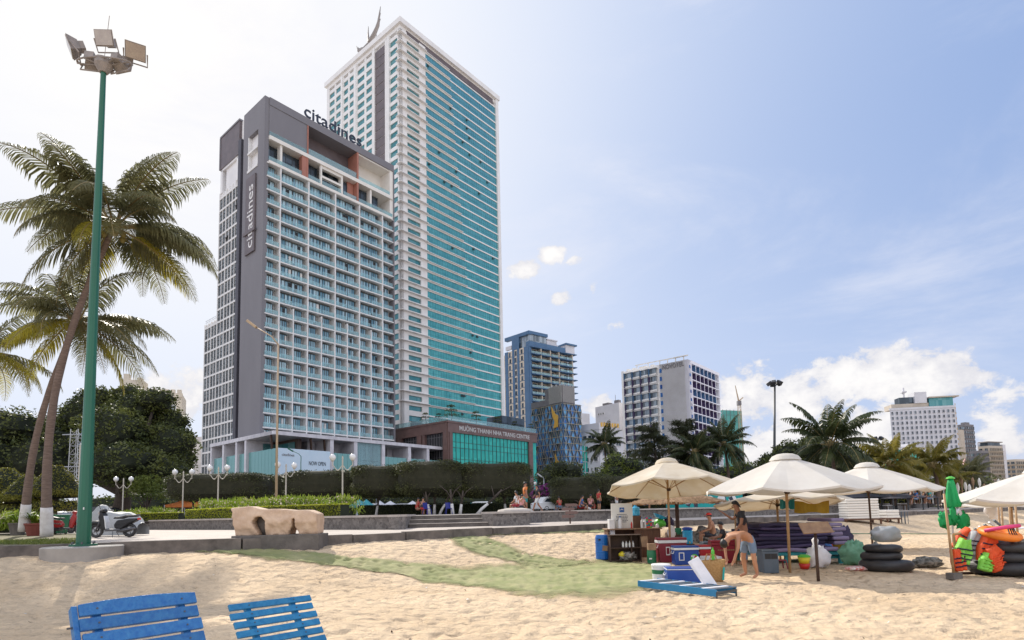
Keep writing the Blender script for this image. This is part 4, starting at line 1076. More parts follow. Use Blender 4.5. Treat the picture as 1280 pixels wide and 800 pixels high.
T = far_hotel('hotel_building', 'wide white slab hotel with regular small windows and a stepped roof, far right skyline', (H.x, H.y), 57.0, (.62, .785), (-.985, .17), 10, 34.5, 3, 14, 3.0, 'wall_far', 'glass_dark',
    [('roof_storey', 'l', 3, 33, -10, -1, 0, 3.0, 'wall_beige'), ('roof_box', 'l', 14, 20.5, -8, -.5, 3, 9.5, 'wall_far'), ('roof_lounge', 'l', 20.5, 28, -8, -2, 3, 7, 'glass_dark'), ('roof_mast', 'l', 24.4, 25.2, -4, -3, 7, 13, 'wall_far'), ('roof_mast', 'l', 23.6, 26, -5, -2, 10, 10.8, 'wall_far'), ('sky_bar', 'l', .5, 13, -8, -.4, .5, 5.6, 'glass_left'), ('sky_bar_roof', 'l', -2.2, 13.4, -9, 1.0, 5.6, 6.3, 'wall_beige'), ('edge_strip', 'r', 1.2, 2.2, .01, .3, -24, 2, 'panel_gold'), ('parapet', 'l', -.3, 34.8, -.2, .3, -.6, .6, 'wall_far')], w=.42)
a = at(1206, 530, 400); far_hotel('apartment_tower', 'slim grey glass tower just right of the wide white slab hotel', (a.x, a.y), a.z, (.9, .43), (-.5, .87), 11, 6, 4, 2, 3.2, 'louvre_grey', 'glass_grey', [('roof_box', 'r', 3, 8, -4, -1, 0, 1.6, 'louvre_grey')], w=.8)
a = at(1200, 537, 380); far_hotel('building', 'cream windowless wall between the wide white hotel and the grey tower', (a.x, a.y), a.z, (.9, .43), (-.5, .87), 4.5, 5, 0, 0, 3.2, 'wall_beige', 'glass_grey')
a = at(1226, 563, 360); far_hotel('apartment_tower', 'grey apartment block with narrow windows behind the pink tower', (a.x, a.y), a.z, (.93, .36), (-.5, .87), 7.5, 6, 5, 2, 3.0, 'louvre_grey', 'glass_grey', w=.6)
a = at(1236, 557, 380); far_hotel('hotel_building', 'grey terraced hotel with a dark flat roof slab at the right end of the skyline', (a.x, a.y), a.z, (.93, .36), (-.5, .87), 14, 6, 8, 2, 3.0, 'wall_beige', 'glass_dark', [('roof_storey', 'r', 0, 12.8, -5, -.5, 0, 2.3, 'glass_dark'), ('roof_slab', 'r', -.5, 15, -6, 0, 2.3, 2.9, 'far_roof'), ('side_wing', 'r', 14, 17, -6, .3, -30, 1.0, 'wall_far')], w=.6, balc=True)
a = at(1233, 552, 440); far_hotel('building', 'pale block seen behind the grey terraced hotel', (a.x, a.y), a.z, (.93, .36), (-.5, .87), 9, 6, 4, 2, 3.2, 'wall_far', 'glass_grey')
a = at(1269, 574, 420); far_hotel('building', 'low grey building at the right edge of the photo', (a.x, a.y), a.z, (.95, .31), (-.5, .87), 16, 6, 7, 2, 3.2, 'wall_beige', 'glass_dark', w=.7, balc=True)
a = at(1127, 562, 200)
T = thing('building', 'low teal-glazed pavilion with a white flat roof behind the palms', 'building', (a.x, a.y, 0)); r = Frame((a.x, a.y), (.98, .2))
slab_block(T, (a.x, a.y), (.98, .2), (-.3, .95), 9, 7, 1.6, a.z, 'glass_podium'); m_ = MB(); r.box(m_, -1.2, 10, -8, 1.0, a.z, a.z+.9); r.box(m_, 3.5, 7, -5, -1, a.z+.9, a.z+2.2); m_.build('roof', 'wall_far', T)
m_ = MB(); [r.box(m_, u, u+.15, 0.01, .15, 1.6, a.z) for u in (0, 3, 6, 8.8)]; m_.build('mullion', 'wall_far', T)
# pink domed tower
a = at(1216, 600, 190); T = thing('church_tower', 'small pink tower with a pointed dome beyond the palms', 'tower', (a.x, a.y, CZ))
m_ = MB(); m_.box(a.x-2.6, a.x+2.6, a.y, a.y+5, CZ, a.z+1.0); m_.box(a.x-6, a.x+9, a.y+1, a.y+8, CZ, a.z-5.5); m_.build('wall', 'wall_pink', T)
m_ = MB(); m_.lathe([(2.4, 0), (2.6, 1.2), (2.0, 3.0), (1.0, 4.6), (.1, 6.4)], (a.x, a.y+2.5, a.z+1.0), 12); m_.build('dome', 'wall_pink', T, smooth=True)
m_ = MB(); m_.hexa([(a.x-7, a.y, a.z-5.5), (a.x+10, a.y, a.z-5.5), (a.x+10, a.y+9, a.z-5.5), (a.x-7, a.y+9, a.z-5.5), (a.x-1, a.y+4, a.z-2), (a.x+5, a.y+4, a.z-2), (a.x+5, a.y+5, a.z-2), (a.x-1, a.y+5, a.z-2)]); m_.build('roof', 'wall_pink', T)
m_ = MB(); m_.box(a.x-.7, a.x+.7, a.y-.1, a.y, a.z-3, a.z-.3); m_.build('window', 'dark_inside', T)
# castle-like building far left
a = at(150, 484, 170); T = thing('castle_building', 'cream building with battlements rising behind the big dark tree', 'building', (a.x, a.y, 0)); d1, d2 = (.95, .31), (-.4, .9)
r = Frame((a.x, a.y), d1); zt = a.z
slab_block(T, (a.x, a.y), d1, d2, 16.5, 12, 1.6, zt-1.2, 'castle'); bt = MB()
r.box(bt, -.3, 16.7, -.3, .3, zt-2.4, zt-1.2)
for i in range(6): r.box(bt, 6.5+i*1.75, 7.6+i*1.75, -.6, .35, zt-1.2, zt-.1)
r.box(bt, 0, 6, -5, .2, zt-1.2, zt+2.4); r.box(bt, .8, 2.2, -2, 0, zt+2.4, zt+4.2); r.box(bt, 4.6, 5.6, -2, 0, zt+2.4, zt+3.2); bt.build('battlement', 'castle', T)
grid_windows(T, r, [(1.5, 3), (8, 9.3), (11.5, 15)], [(zt-7, zt-5), (zt-12, zt-10)], 'glass_grey')
a = at(246, 545, 190); T = thing('building', 'pale block partly hidden between the dark tree and the balcony hotel', 'building', (a.x, a.y, 0)); slab_block(T, (a.x-6, a.y), (.95, .31), (-.4, .9), 14, 9, 1.6, a.z, 'wall_far'); r = Frame((a.x-6, a.y), (.95, .31)); grid_windows(T, r, [(8, 9.4), (10.6, 12)], [(z, z+1.6) for z in (12, 16, 20, 24)], 'glass_dark')
# ------------------------------------------------------------------ vegetation
gv = random.Random(11)
def rdir(rg):
    while True:
        v = Vector((rg.uniform(-1, 1), rg.uniform(-1, 1), rg.uniform(-1, 1)))
        if .05 < v.length < 1: return v.normalized()
def crown_leaves(mb, blobs, n, size, rg, shell=.75, asp=.5, zmin=None):
    """n leaves spread over lumpy blobs (centre, rx, ry, rz), denser towards the outside, gaps from noise"""
    tot = sum(b[1]*b[3] for b in blobs)
    for c, rx, ry, rz in blobs:
        k = int(n*rx*rz/tot); c = Vector(c); i = 0; guard = 0
        while i < k and guard < k*4:
            guard += 1
            d = rdir(rg); r_ = shell+(1-shell)*rg.random() if rg.random() < .8 else rg.uniform(.3, 1)
            p = c+Vector((d.x*rx, d.y*ry, d.z*rz))*r_*(1+.22*noise.noise(d*2.2+c))
            if noise.noise(p*(1.7/max(.6, rx*.45))) < -.22: continue
            if zmin is not None and p.z < zmin: continue
            leaf(mb, p, size, rg, asp); i += 1
def branchy(mb, base, tips, r0, rg, n=6):
    base = Vector(base)
    for t in tips:
        t = Vector(t); m_ = base.lerp(t, .5)+Vector((rg.uniform(-.3, .3), rg.uniform(-.3, .3), .15))*(t-base).length*.25
        mb.tube([base, m_, t], [r0*.6, r0*.35, r0*.12], n)
def broad_tree(name, label, base, h, w, n, leafm, size, seed, group=None, trunk_h=.35, nb=9, d=None, core=True, squash=.6):
    rg = random.Random(seed); base = Vector(base); T = thing(name, label, 'tree', tuple(base), group)
    d = d or w*.8; blobs = []
    for i in range(nb):
        a = 2*PI*i/nb+rg.uniform(-.3, .3); q = rg.uniform(.25, .62); zz = trunk_h+(1-trunk_h)*rg.uniform(.25, .72)
        rr = w*rg.uniform(.2, .3); blobs.append((base+Vector((math.cos(a)*w/2*q*1.2, math.sin(a)*d/2*q, h*zz)), rr, rr, rr*squash*1.1))
    for i in range(3):
        rr = w*rg.uniform(.2, .28); blobs.append((base+Vector((rg.uniform(-.12, .12)*w, rg.uniform(-.1, .1)*d, h*rg.uniform(.72, .8))), rr, rr, h*.2))
    m_ = MB(); m_.tube([base-Vector((0, 0, .2)), base+Vector((w*.01, 0, h*trunk_h*.6)), base+Vector((w*.02, 0, h*(trunk_h+.15)))], [w*.035+.06, w*.026+.04, w*.02+.02], 9)
    branchy(m_, base+Vector((w*.01, 0, h*trunk_h*.7)), [b[0] for b in blobs[:8]], w*.03+.04, rg)
    m_.build('trunk', 'trunk', T, smooth=True)
    c = MB()
    crown_leaves(c, blobs, n, size, rg); mats = [leafm]
    if core:
        k0 = len(c.f)
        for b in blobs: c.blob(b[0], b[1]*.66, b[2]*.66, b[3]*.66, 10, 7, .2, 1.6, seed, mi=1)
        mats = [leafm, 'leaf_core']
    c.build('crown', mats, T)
    return T

# ---- palm fronds: one mesh per elevation class, shared by every palm
def frond_mesh(el, length, seed, nl=62, fat=1.0, droop=1.0, width=1.0, curl=0.0):
    """frond growing from the origin along +X, raised by el; leaflets hang from both sides"""
    rg = random.Random(seed); mb = MB(); pts = []; p = Vector((0, 0, 0)); n = 16; e = el
    for i in range(n+1):
        pts.append(p.copy()); t = i/n
        e2 = el-droop*(t**1.5)*1.25; yaw = curl*t*t
        p = p+Vector((math.cos(e2)*math.cos(yaw), math.cos(e2)*math.sin(yaw), math.sin(e2)))*length/n
    mb.tube(pts, [.04*(1-.85*i/n)*length/4.5+.006 for i in range(n+1)], 5, mi=1)
    for k in range(nl):
        t = .16+.84*(k+rg.uniform(-.3, .3))/nl; t = min(.995, max(.12, t)); f_ = t*n; i = min(n-1, int(f_)); q = pts[i].lerp(pts[i+1], f_-i)
        tan = (pts[i+1]-pts[i]).normalized(); side0 = tan.cross(Vector((0, 0, 1)))
        if side0.length < .1: side0 = Vector((0, 1, 0))
        side0.normalize(); up = side0.cross(tan)
        ll = length*.235*width*(math.sin(PI*min(1, t*1.02)**.72)*.85+.22)*rg.uniform(.82, 1.15)
        for s in (-1, 1):
            hang = rg.uniform(.25, .75); fw = .35+.55*t
            d1 = (side0*s*1.0+tan*fw+up*(.25-.5*hang)).normalized()
            d2 = (d1*.75+Vector((0, 0, -1))*(.45+hang*.7)).normalized(); d3 = (d1*.35+Vector((0, 0, -1))*(.9+hang)).normalized()
            wv = (tan*1.0+up*rg.uniform(-.4, .4)).normalized()*ll*.042*fat
            a = q; b_ = a+d1*ll*.42; c = b_+d2*ll*.36; e_ = c+d3*ll*.26
            nV = len(mb.v); mb.v += [tuple(a-wv*.5), tuple(a+wv*.5), tuple(b_+wv), tuple(b_-wv), tuple(c+wv*.8), tuple(c-wv*.8), tuple(e_)]
            for fc in ((0, 1, 2, 3), (3, 2, 4, 5), (5, 4, 6)): mb.f.append(tuple(nV+j for j in fc)); mb.m.append(0)
    return mb
FR_ELS = [(78, .75), (60, .95), (42, 1.05), (22, 1.1), (4, 1.1), (-16, .85), (-40, .6)]
FROND = {}
def frond_get(cls, var, leafm, nl):
    k = (cls, var, leafm, nl)
    if k not in FROND:
        el, dr = FR_ELS[cls]; FROND[k] = frond_mesh(R(el), 4.6, 100+cls*10+var, nl, 0.72 if nl > 55 else 1.6, dr, 1.0, (-.25, .3, .1)[var]).mesh('frond', [leafm, 'petiole'])
    return FROND[k]
def palm(name, label, base, top, rt, nf, L_, seed, leafm='leaf_palm', nl=62, group=None, bend=.0, paint=0.0, yellow=0, coconuts=True, els=None, tilt=None):
    rg = random.Random(seed); base = Vector(base); top = Vector(top); T = thing(name, label, 'palm tree', tuple(base), group)
    k = 18; P = []; RR = []
    for i in range(k+1):
        t = i/k; p = base.lerp(top, t); off = math.sin(PI*t)*bend; p = p+Vector((off, off*.3, 0)); P.append(p); RR.append(rt*(1.25-.15*t-.30*min(1, t*4)+ .05*math.sin(i*2.1))*(1-.22*t))
    P[0].z -= .1
    m_ = MB(); m_.tube(P, RR, 10); m_.build('trunk', 'palm_trunk', T, smooth=True)
    if paint:
        H = (top-base).length; kk = max(2, int(paint/H*k)+1); m_ = MB(); pp = []; rr = []
        for i in range(6):
            t = paint/H*i/5; f_ = t*k; j = int(f_); pp.append(P[j].lerp(P[j+1], f_-j)); rr.append((RR[j]+(RR[j+1]-RR[j])*(f_-j))+.012)
        m_.tube(pp, rr, 12); m_.build('whitewash_band', 'whitewash', T, smooth=True)
    hb = MB(); hb.blob(top, rt*1.5, rt*1.5, rt*2.2, 8, 6, .2); hb.build('crown_heart', 'petiole', T)
    if coconuts:
        for i in range(6):
            a = rg.uniform(0, 2*PI); q = MB(); q.blob(top+Vector((math.cos(a)*rt*1.9, math.sin(a)*rt*1.9, -rt*1.2-rg.random()*.25)), .12, .12, .15, 8, 6, .05); q.build('coconut', 'coconut', T, smooth=True)
    for i in range(nf):
        a = i*2.39996+rg.uniform(-.2, .2); u = i/nf
        cls = (els[i % len(els)] if els else min(6, int(u*7)))
        lm = leafm if not (yellow and cls >= 5 and rg.random() < yellow) else 'leaf_palm_yellow'
        o = bpy.data.objects.new('frond', frond_get(cls, rg.randrange(3), lm, nl)); COL.objects.link(o); o.parent = T
        o.location = top-base+Vector((math.cos(a), math.sin(a), .3))*rt*.8; s = L_/4.6*rg.uniform(.85, 1.12)
        o.rotation_euler = (rg.uniform(-.25, .25), rg.uniform(-.12, .12), a); o.scale = (s, s, s)
        if tilt: o.rotation_euler[1] += 0
    return T

gh = lambda x, y: (CZ if y > 30 else PZ)
# the two tall coconut palms at left, and the low one at the frame edge
b_ = at(58.5, 668, 24); t_ = at(142, 284, 23)
palm('coconut_palm', 'tallest coconut palm, leaning, its crown crossed by the green floodlight mast', b_, t_, .175, 32, 4.3, 1, els=(1,2,2,3,3,3,4,4,4,5,5,5,6), nl=84, group='coconut palms with whitewashed trunks', bend=-.75, paint=1.15, yellow=.35)
b_ = at(30, 661, 26); t_ = at(96, 402, 25)
palm('coconut_palm', 'shorter coconut palm leaning right beneath the tallest palm', b_, t_, .17, 30, 3.6, 2, els=(1,2,3,3,4,4,5,5,6), nl=70, group='coconut palms with whitewashed trunks', bend=-.4, paint=1.15, yellow=.6)
b_ = at(-60, 664, 26); t_ = at(-18, 440, 26)
palm('coconut_palm', 'coconut palm cut off by the left edge, with yellowing lower fronds', b_, t_, .17, 26, 3.3, 3, els=(1,2,3,4,4,5,5,6), nl=62, group='coconut palms with whitewashed trunks', paint=1.15, yellow=.9)
# palms standing along the park, right half
far = [(755, 556, 640, 85, 3.6, 'leaf_palm_dark', 'small dark palm standing left of the bright green bushes'),
       (905, 556, 640, 62, 3.6, 'leaf_palm_dark', 'dark palm between the purple-balconied hotel and the netted block'),
       (868, 566, 640, 60, 3.2, 'leaf_palm_dark', 'dark palm against the lower right corner of the white hotel'),
       (1037, 556, 640, 50, 4.6, 'leaf_palm_dark', 'large feathery palm rising right of the black light mast'),
       (1112, 580, 640, 52, 3.5, 'leaf_palm_sun', 'sunlit palm in front of the teal-glazed pavilion'),
       (1166, 582, 640, 55, 3.3, 'leaf_palm_sun', 'sunlit yellow-green palm in front of the wide white hotel'),
       (1211, 594, 640, 70, 3.0, 'leaf_palm', 'small palm just left of the pink domed tower'),
       (1135, 596, 640, 62, 3.0, 'leaf_palm_sun', 'low palm between the two sunlit palms'),
       (1186, 600, 640, 66, 3.0, 'leaf_palm_sun', 'low palm directly behind the closed green parasol'),
       (1080, 590, 640, 60, 3.0, 'leaf_palm', 'low palm right of the large feathery palm')]
for i, (x, y, yb, Y, L_, lm, lab) in enumerate(far):
    t_ = at(x, y, Y); b_ = Vector((t_.x+gv.uniform(-.6, .6), t_.y, CZ)); palm('coconut_palm', lab, b_, t_, .2, 24, L_, 30+i, lm, nl=46, group='palms along the seafront park', coconuts=False, bend=.3)

# ---- the big dark rain tree at left and the trees around it
def ontree(x, ybase, Y): p = at(x, ybase, Y); return Vector((p.x, p.y, CZ))
b_ = ontree(150, 640, 62)
rg = random.Random(40); T = thing('rain_tree', 'huge dark round-crowned tree left of the balcony hotel', 'tree', tuple(b_)); blobs = []
for x, y, w_, h_, dy in ((205, 560, 40, 34, 0), (170, 515, 38, 28, 2), (140, 545, 45, 38, -3), (110, 520, 40, 30, 3), (185, 590, 50, 24, -4), (225, 575, 22, 26, 2), (150, 580, 50, 26, -6), (80, 545, 40, 34, 5), (120, 500, 26, 20, 4), (60, 580, 40, 26, 4), (215, 530, 24, 22, 3), (195, 500, 26, 16, 1), (232, 550, 14, 14, 2), (160, 492, 24, 12, 3)):
    c = at(x, y, 62+dy); k = 62/720; blobs.append((c, w_*k, w_*k*.8, h_*k))
m_ = MB(); m_.tube([b_, b_+Vector((.3, 0, 2.5)), b_+Vector((.2, 0, 4.5))], [1.0, .75, .6], 10); branchy(m_, b_+Vector((.2, 0, 3)), [b[0] for b in blobs], .8, rg, 7); m_.build('trunk', 'trunk', T, smooth=True)
c = MB(); crown_leaves(c, blobs, 34000, .34, rg, shell=.72)
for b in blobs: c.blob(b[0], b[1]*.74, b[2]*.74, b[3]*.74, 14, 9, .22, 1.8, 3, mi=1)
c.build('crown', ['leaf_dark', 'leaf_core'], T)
broad_tree('rain_tree', 'dark tree filling the left edge behind the palms', ontree(10, 640, 60), 12.5, 16, 12000, 'leaf_dark', .36, 41, trunk_h=.3)
broad_tree('young_tree', 'small bright green airy tree right of the parked scooter', ontree(183, 640, 54), 4.6, 4.2, 2600, 'leaf_mid', .22, 42, trunk_h=.3, core=False)
broad_tree('shrub', 'olive bush behind the first twin globe lamps', ontree(252, 640, 60), 4.2, 4.2, 2600, 'leaf_mid', .22, 43, trunk_h=.15)
broad_tree('shrub', 'dark tree showing between the dark crown and the glass screens', ontree(240, 640, 75), 5.4, 5, 2600, 'leaf_dark', .25, 44, trunk_h=.15)
# clipped conical topiary at far left
for i, (x, yt, wp, Y, lab) in enumerate(((10, 583, 66, 34, 'clipped conical tree at the left edge of the photo'), (36, 592, 56, 33, 'clipped conical tree seen behind the shorter palm trunk'), (72, 580, 62, 32, 'clipped conical tree seen behind the tallest palm trunk'), (-20, 585, 60, 33, 'clipped conical tree partly outside the left edge'))):
    t_ = at(x, yt, Y); b_ = Vector((t_.x, t_.y, CZ)); T = thing('topiary_tree', lab, 'tree', tuple(b_), 'clipped conical trees behind the palms'); rr = wp/2*Y/720; H = t_.z-b_.z
    m_ = MB(); m_.tube([b_, b_+Vector((0, 0, H*.5))], .1, 8); m_.build('trunk', 'trunk', T)
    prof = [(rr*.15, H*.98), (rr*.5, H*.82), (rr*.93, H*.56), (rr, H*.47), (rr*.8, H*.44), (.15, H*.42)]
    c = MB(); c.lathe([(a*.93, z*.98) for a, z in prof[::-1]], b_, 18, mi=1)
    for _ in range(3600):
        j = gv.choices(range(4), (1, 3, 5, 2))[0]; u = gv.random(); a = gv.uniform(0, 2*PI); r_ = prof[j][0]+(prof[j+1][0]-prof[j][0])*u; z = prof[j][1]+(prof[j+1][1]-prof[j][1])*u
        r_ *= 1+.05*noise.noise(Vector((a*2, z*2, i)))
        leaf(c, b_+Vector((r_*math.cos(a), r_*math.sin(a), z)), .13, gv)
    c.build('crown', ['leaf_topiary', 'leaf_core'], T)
    if i < 3:
        l2 = MB(); H2 = H*.40
        for _ in range(1500):
            a = gv.uniform(0, 2*PI); e = gv.uniform(-1, 1); leaf(l2, b_+Vector((rr*1.05*math.cos(a)*math.sqrt(1-e*e*.5), rr*1.05*math.sin(a)*math.sqrt(1-e*e*.5), H2*.72+e*.28)), .13, gv)
        l2.blob(b_+Vector((0, 0, H2*.72)), rr, rr, .27, 14, 7, .06, mi=1); l2.build('lower_tier', ['leaf_topiary', 'leaf_core'], T)

# ---- flat-clipped casuarina canopies (each a tree with whitewashed forking trunks)
def clipped_canopy(label, x0, x1, Yc, yt, yb, dep, trunks, seed, group='flat-clipped trees along the park', n=9000, topgreen=True):
    """x0..x1, yt..yb in photo pixels at distance Yc: the rounded slab of foliage; trunks: list of (x_base, lean)"""
    rg = random.Random(seed); a = at(x0, (yt+yb)/2, Yc); b_ = at(x1, (yt+yb)/2, Yc); cx = (a+b_)/2; zt = at((x0+x1)/2, yt, Yc).z; zb = at((x0+x1)/2, yb, Yc).z
    hx = (b_.x-a.x)/2; hz = (zt-zb)/2; ctr = Vector((cx.x, Yc, (zt+zb)/2)); T = thing('clipped_tree', label, 'tree', (ctr.x, Yc, CZ), group)
    c = MB(); pw = .42
    def surf(d):
        q = Vector([math.copysign(abs(v)**pw, v) for v in d]); m_ = max(abs(q.x), abs(q.y), abs(q.z)); k = 1+.05*noise.noise(d*2.5+Vector((seed, 0, 0)))
        lower = 1.0 if d.z > -.2 else 1-.25*(abs(d.z)-.2)
        return Vector((q.x*hx*k*lower, q.y*dep*k*lower, q.z*hz*k))
    for _ in range(n):
        d = rdir(rg)
        if d.y > .5 and rg.random() < .8: continue
        p = surf(d)*rg.uniform(.93, 1.055); leaf(c, ctr+p, .17, rg, .28)
    V = []; nn, mm = 26, 12
    for i in range(mm+1):
        ph = -PI/2+PI*i/mm
        for j in range(nn):
            th = 2*PI*j/nn; V.append(ctr+surf(Vector((math.cos(ph)*math.cos(th), math.cos(ph)*math.sin(th), math.sin(ph))))*.955)
    c.raw(V, [(i*nn+j, i*nn+(j+1) % nn, (i+1)*nn+(j+1) % nn, (i+1)*nn+j) for i in range(mm) for j in range(nn)], 1)
    c.build('crown', ['leaf_hedge', 'leaf_hedge_core'], T)
    for (xb, lean, th, Yt) in trunks:
        th *= .72
        g = at(xb, 645, Yt); g = Vector((g.x, g.y, CZ)); H = zb-CZ+.5; k = MB()
        mid = g+Vector((lean*.45, 0, H*.42)); k.tube([mid, g+Vector((lean, 0, H))], [th*.85, th*.55], 8)
        for s in (-1, 1): k.tube([g+Vector((lean*.7, 0, H*.62)), g+Vector((lean*.8+s*H*.16, rg.uniform(-.3, .3), H*.92)), g+Vector((lean+s*H*.45, 0, H*1.18))], [th*.5, th*.32, th*.12], 6)
        k.build('trunk', 'trunk', T, smooth=True)
        k = MB(); k.tube([g-Vector((0, 0, .1)), g+Vector((lean*.2, 0, H*.2)), mid], [th*1.2, th, th*.88], 9); k.build('whitewashed_trunk', 'whitewash', T, smooth=True)
    return T
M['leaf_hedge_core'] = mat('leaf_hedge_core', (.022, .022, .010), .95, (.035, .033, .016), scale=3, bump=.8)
C_ = clipped_canopy
C_('clipped hedge-like canopy left of the tan lamp post, lower and squarer', 216, 338, 47, 592, 626, 2.0, [(240, .1, .13, 47), (300, -.1, .13, 47)], 1, n=6500)
C_('low clipped canopy section just right of the tan lamp post', 334, 366, 52, 594, 628, 1.5, [(352, .1, .12, 52)], 2, n=2500)
C_('clipped canopy in front of the white hoarding', 362, 452, 48, 589, 624, 2.2, [(385, .1, .14, 48), (436, -.1, .14, 48)], 3, n=6500)
C_('clipped canopy in front of the podium entrance glass', 444, 515, 46, 583, 622, 2.3, [(470, .3, .14, 46)], 4)
C_('tallest clipped canopy with clustered whitewashed trunks near the blue chair', 500, 582, 45, 578, 622, 2.5, [(537, -.3, .16, 43), (543, .05, .15, 44), (549, 1.0, .13, 43.5), (566, -.15, .17, 42)], 5, n=9000)
C_('clipped canopy at the right end, with a trunk leaning right', 570, 664, 46, 580, 622, 2.4, [(575, .25, .16, 43), (596, 1.9, .16, 43), (632, -.1, .15, 46), (639, .5, .14, 46), (645, -.2, .13, 47)], 6, n=9500)
C_('clipped canopy right of the purple blossoms with a leaning whitewashed trunk', 686, 748, 56, 597, 632, 2.4, [(742, -1.7, .16, 54)], 7)
C_('clipped canopy partly hidden by the leftmost cream parasol', 738, 830, 58, 595, 632, 2.6, [(765, .1, .16, 55), (772, .4, .14, 55)], 8)

# ---- dark low hedge, clipped lime hedges, flower beds
def hedge(name, label, fr_pts, z0, z1, dep, leafm, size, n, seed, cat='hedge', core='leaf_core', jit=.03):
    rg = random.Random(seed); T = None; c = MB(); Lt = 0; segs = []
    for p, q in zip(fr_pts, fr_pts[1:]): l_ = math.hypot(q[0]-p[0], q[1]-p[1]); segs.append((p, q, l_)); Lt += l_
    for p, q, l_ in segs:
        F_ = Frame(p, (q[0]-p[0], q[1]-p[1])); F_.box(c, 0, l_, -dep, 0, z0, z1-.03, 1)
        for _ in range(int(n*l_/Lt)):
            u = rg.uniform(-.05, l_+.05)
            if rg.random() < .55: pt = F_.p(u, rg.uniform(-.02, jit), rg.uniform(z0, z1))
            else: pt = F_.p(u, -rg.random()*dep, z1+rg.uniform(-.03, jit))
            leaf(c, pt, size, rg, .5)
    o = c.build(name, [leafm, core]); return tag(o, label, cat)
def XY(x, y, Y): p = at(x, y, Y); return (p.x, p.y)
hedge('clipped_hedge', 'long dark low hedge under the flat-clipped trees', [XY(448, 640, 47), XY(560, 640, 48), XY(662, 640, 50)], CZ, CZ+.85, 1.0, 'leaf_hedge', .12, 7000, 1)
hedge('clipped_hedge', 'dark hedge running behind the parasols toward the mural', [XY(757, 640, 60), XY(860, 640, 66)], CZ, CZ+1.6, 1.0, 'leaf_dark', .16, 4000, 2)
hedge('clipped_hedge', 'lime green clipped hedge on the wall left of the stone sculpture', [XY(232, 648, 34), XY(300, 647, 30)], CZ-.1, CZ+.62, .7, 'leaf_lime', .07, 7000, 3)
hedge('clipped_hedge', 'lime green clipped hedge behind the stone sculpture', [XY(318, 647, 29.3), XY(424, 645, 27)], CZ-.1, CZ+.62, .7, 'leaf_lime', .07, 9000, 4)
hedge('clipped_hedge', 'lime green clipped hedge right of the parked scooter', [XY(162, 650, 38), XY(222, 649, 38)], CZ-.1, CZ+.52, .7, 'leaf_lime', .07, 4500, 5)
def flowerbed(label, x0, x1, Y0, Y1, dep, z0, h, n, seed, white=.35):
    rg = random.Random(seed); a, b_ = XY(x0, 645, Y0), XY(x1, 645, Y1); F_ = Frame(a, (b_[0]-a[0], b_[1]-a[1])); Ln = math.hypot(b_[0]-a[0], b_[1]-a[1]); c = MB()
    cl = [(rg.uniform(0, Ln), -rg.uniform(0, dep), rg.uniform(.65, 1)) for _ in range(int(Ln*dep*2.5))]
    for _ in range(n):
        u, w_, hh = rg.choice(cl); u += rg.gauss(0, .28); w_ += rg.gauss(0, .25); z = z0+h*hh*rg.uniform(.15, 1); p = F_.p(u, w_, z)
        if rg.random() < white and z > z0+h*.5*hh: leaf(c, p+Vector((0, 0, .05)), .10, rg, .8, mi=1)
        else:
            t = Vector((rg.gauss(0, .35), rg.gauss(0, .35), 1)).normalized()*rg.uniform(.14, .3); s_ = t.cross(rdir(rg)).normalized()*.022; c.face([p-s_, p+s_, p+s_*.5+t, p-s_*.5+t], 0)
    F_.box(c, .1, Ln-.1, -dep, -.1, z0, z0+h*.45, 2)
    o = c.build('flower_bed', ['leaf_bright', 'blossom', 'leaf_core']); return tag(o, label, 'flowers')
flowerbed('bed of white-flowering shrubs above the lime hedge behind the sculpture', 240, 412, 35, 30.5, 2.2, CZ-.05, 1.22, 17000, 6)
flowerbed('bed of pale flowers behind the lime hedge by the scooter', 148, 222, 41, 41, 1.6, CZ-.05, .9, 5000, 7)
flowerbed('leafy planting with white flowers at the left edge behind the palm trunks', -30, 24, 29, 29, 1.5, PZ+.1, 1.15, 5000, 8, .25)
broad_tree('flowering_shrub', 'purple bougainvillea between the twin lamp and the clipped canopy', ontree(690, 640, 62), 3.3, 4.2, 3000, 'bougain', .2, 50, trunk_h=.1)
# ---- trees along the park to the right
specs = [(700, 573, 60, 75, 'leaf_dark', 'dark spreading tree below the triangle-patterned building', 5000, .3),
         (775, 562, 58, 80, 'leaf_mid', 'bright green round bush right of the small dark palm', 6000, .28),
         (740, 590, 60, 72, 'leaf_dark', 'dark low tree under the small dark palm', 3500, .28),
         (812, 590, 50, 78, 'leaf_mid', 'yellow-green bush beneath the casuarinas', 3000, .26),
         (882, 578, 52, 74, 'leaf_dark', 'dark bush at the foot of the white hotel', 3500, .28),
         (925, 575, 60, 72, 'leaf_mid', 'lighter green tree right of the dark palm', 4000, .28),
         (985, 548, 70, 60, 'leaf_dark', 'dark tree just right of the black light mast', 6500, .3),
         (958, 565, 44, 64, 'leaf_dark', 'dark tree behind the black light mast', 4000, .3),
         (1015, 536, 64, 68, 'leaf_dark', 'taller dark tree behind the large feathery palm', 4000, .3),
         (1062, 556, 70, 66, 'leaf_dark', 'dark tree right of the large feathery palm', 5000, .3),
         (1150, 600, 80, 80, 'leaf_topiary', 'olive undergrowth tree below the sunlit palms', 4500, .3),
         (1085, 602, 60, 72, 'leaf_topiary', 'olive tree behind the white parasol on the right', 3500, .3)]
for i, (x, yt, wp, Y, lm, lab, n, sz) in enumerate(specs):
    t_ = at(x, yt, Y); b_ = Vector((t_.x, t_.y, CZ)); broad_tree('park_tree', lab, b_, t_.z-CZ, wp*Y/720*1.15, n, lm, sz, 60+i, group='trees along the seafront park', trunk_h=.16, squash=.75)
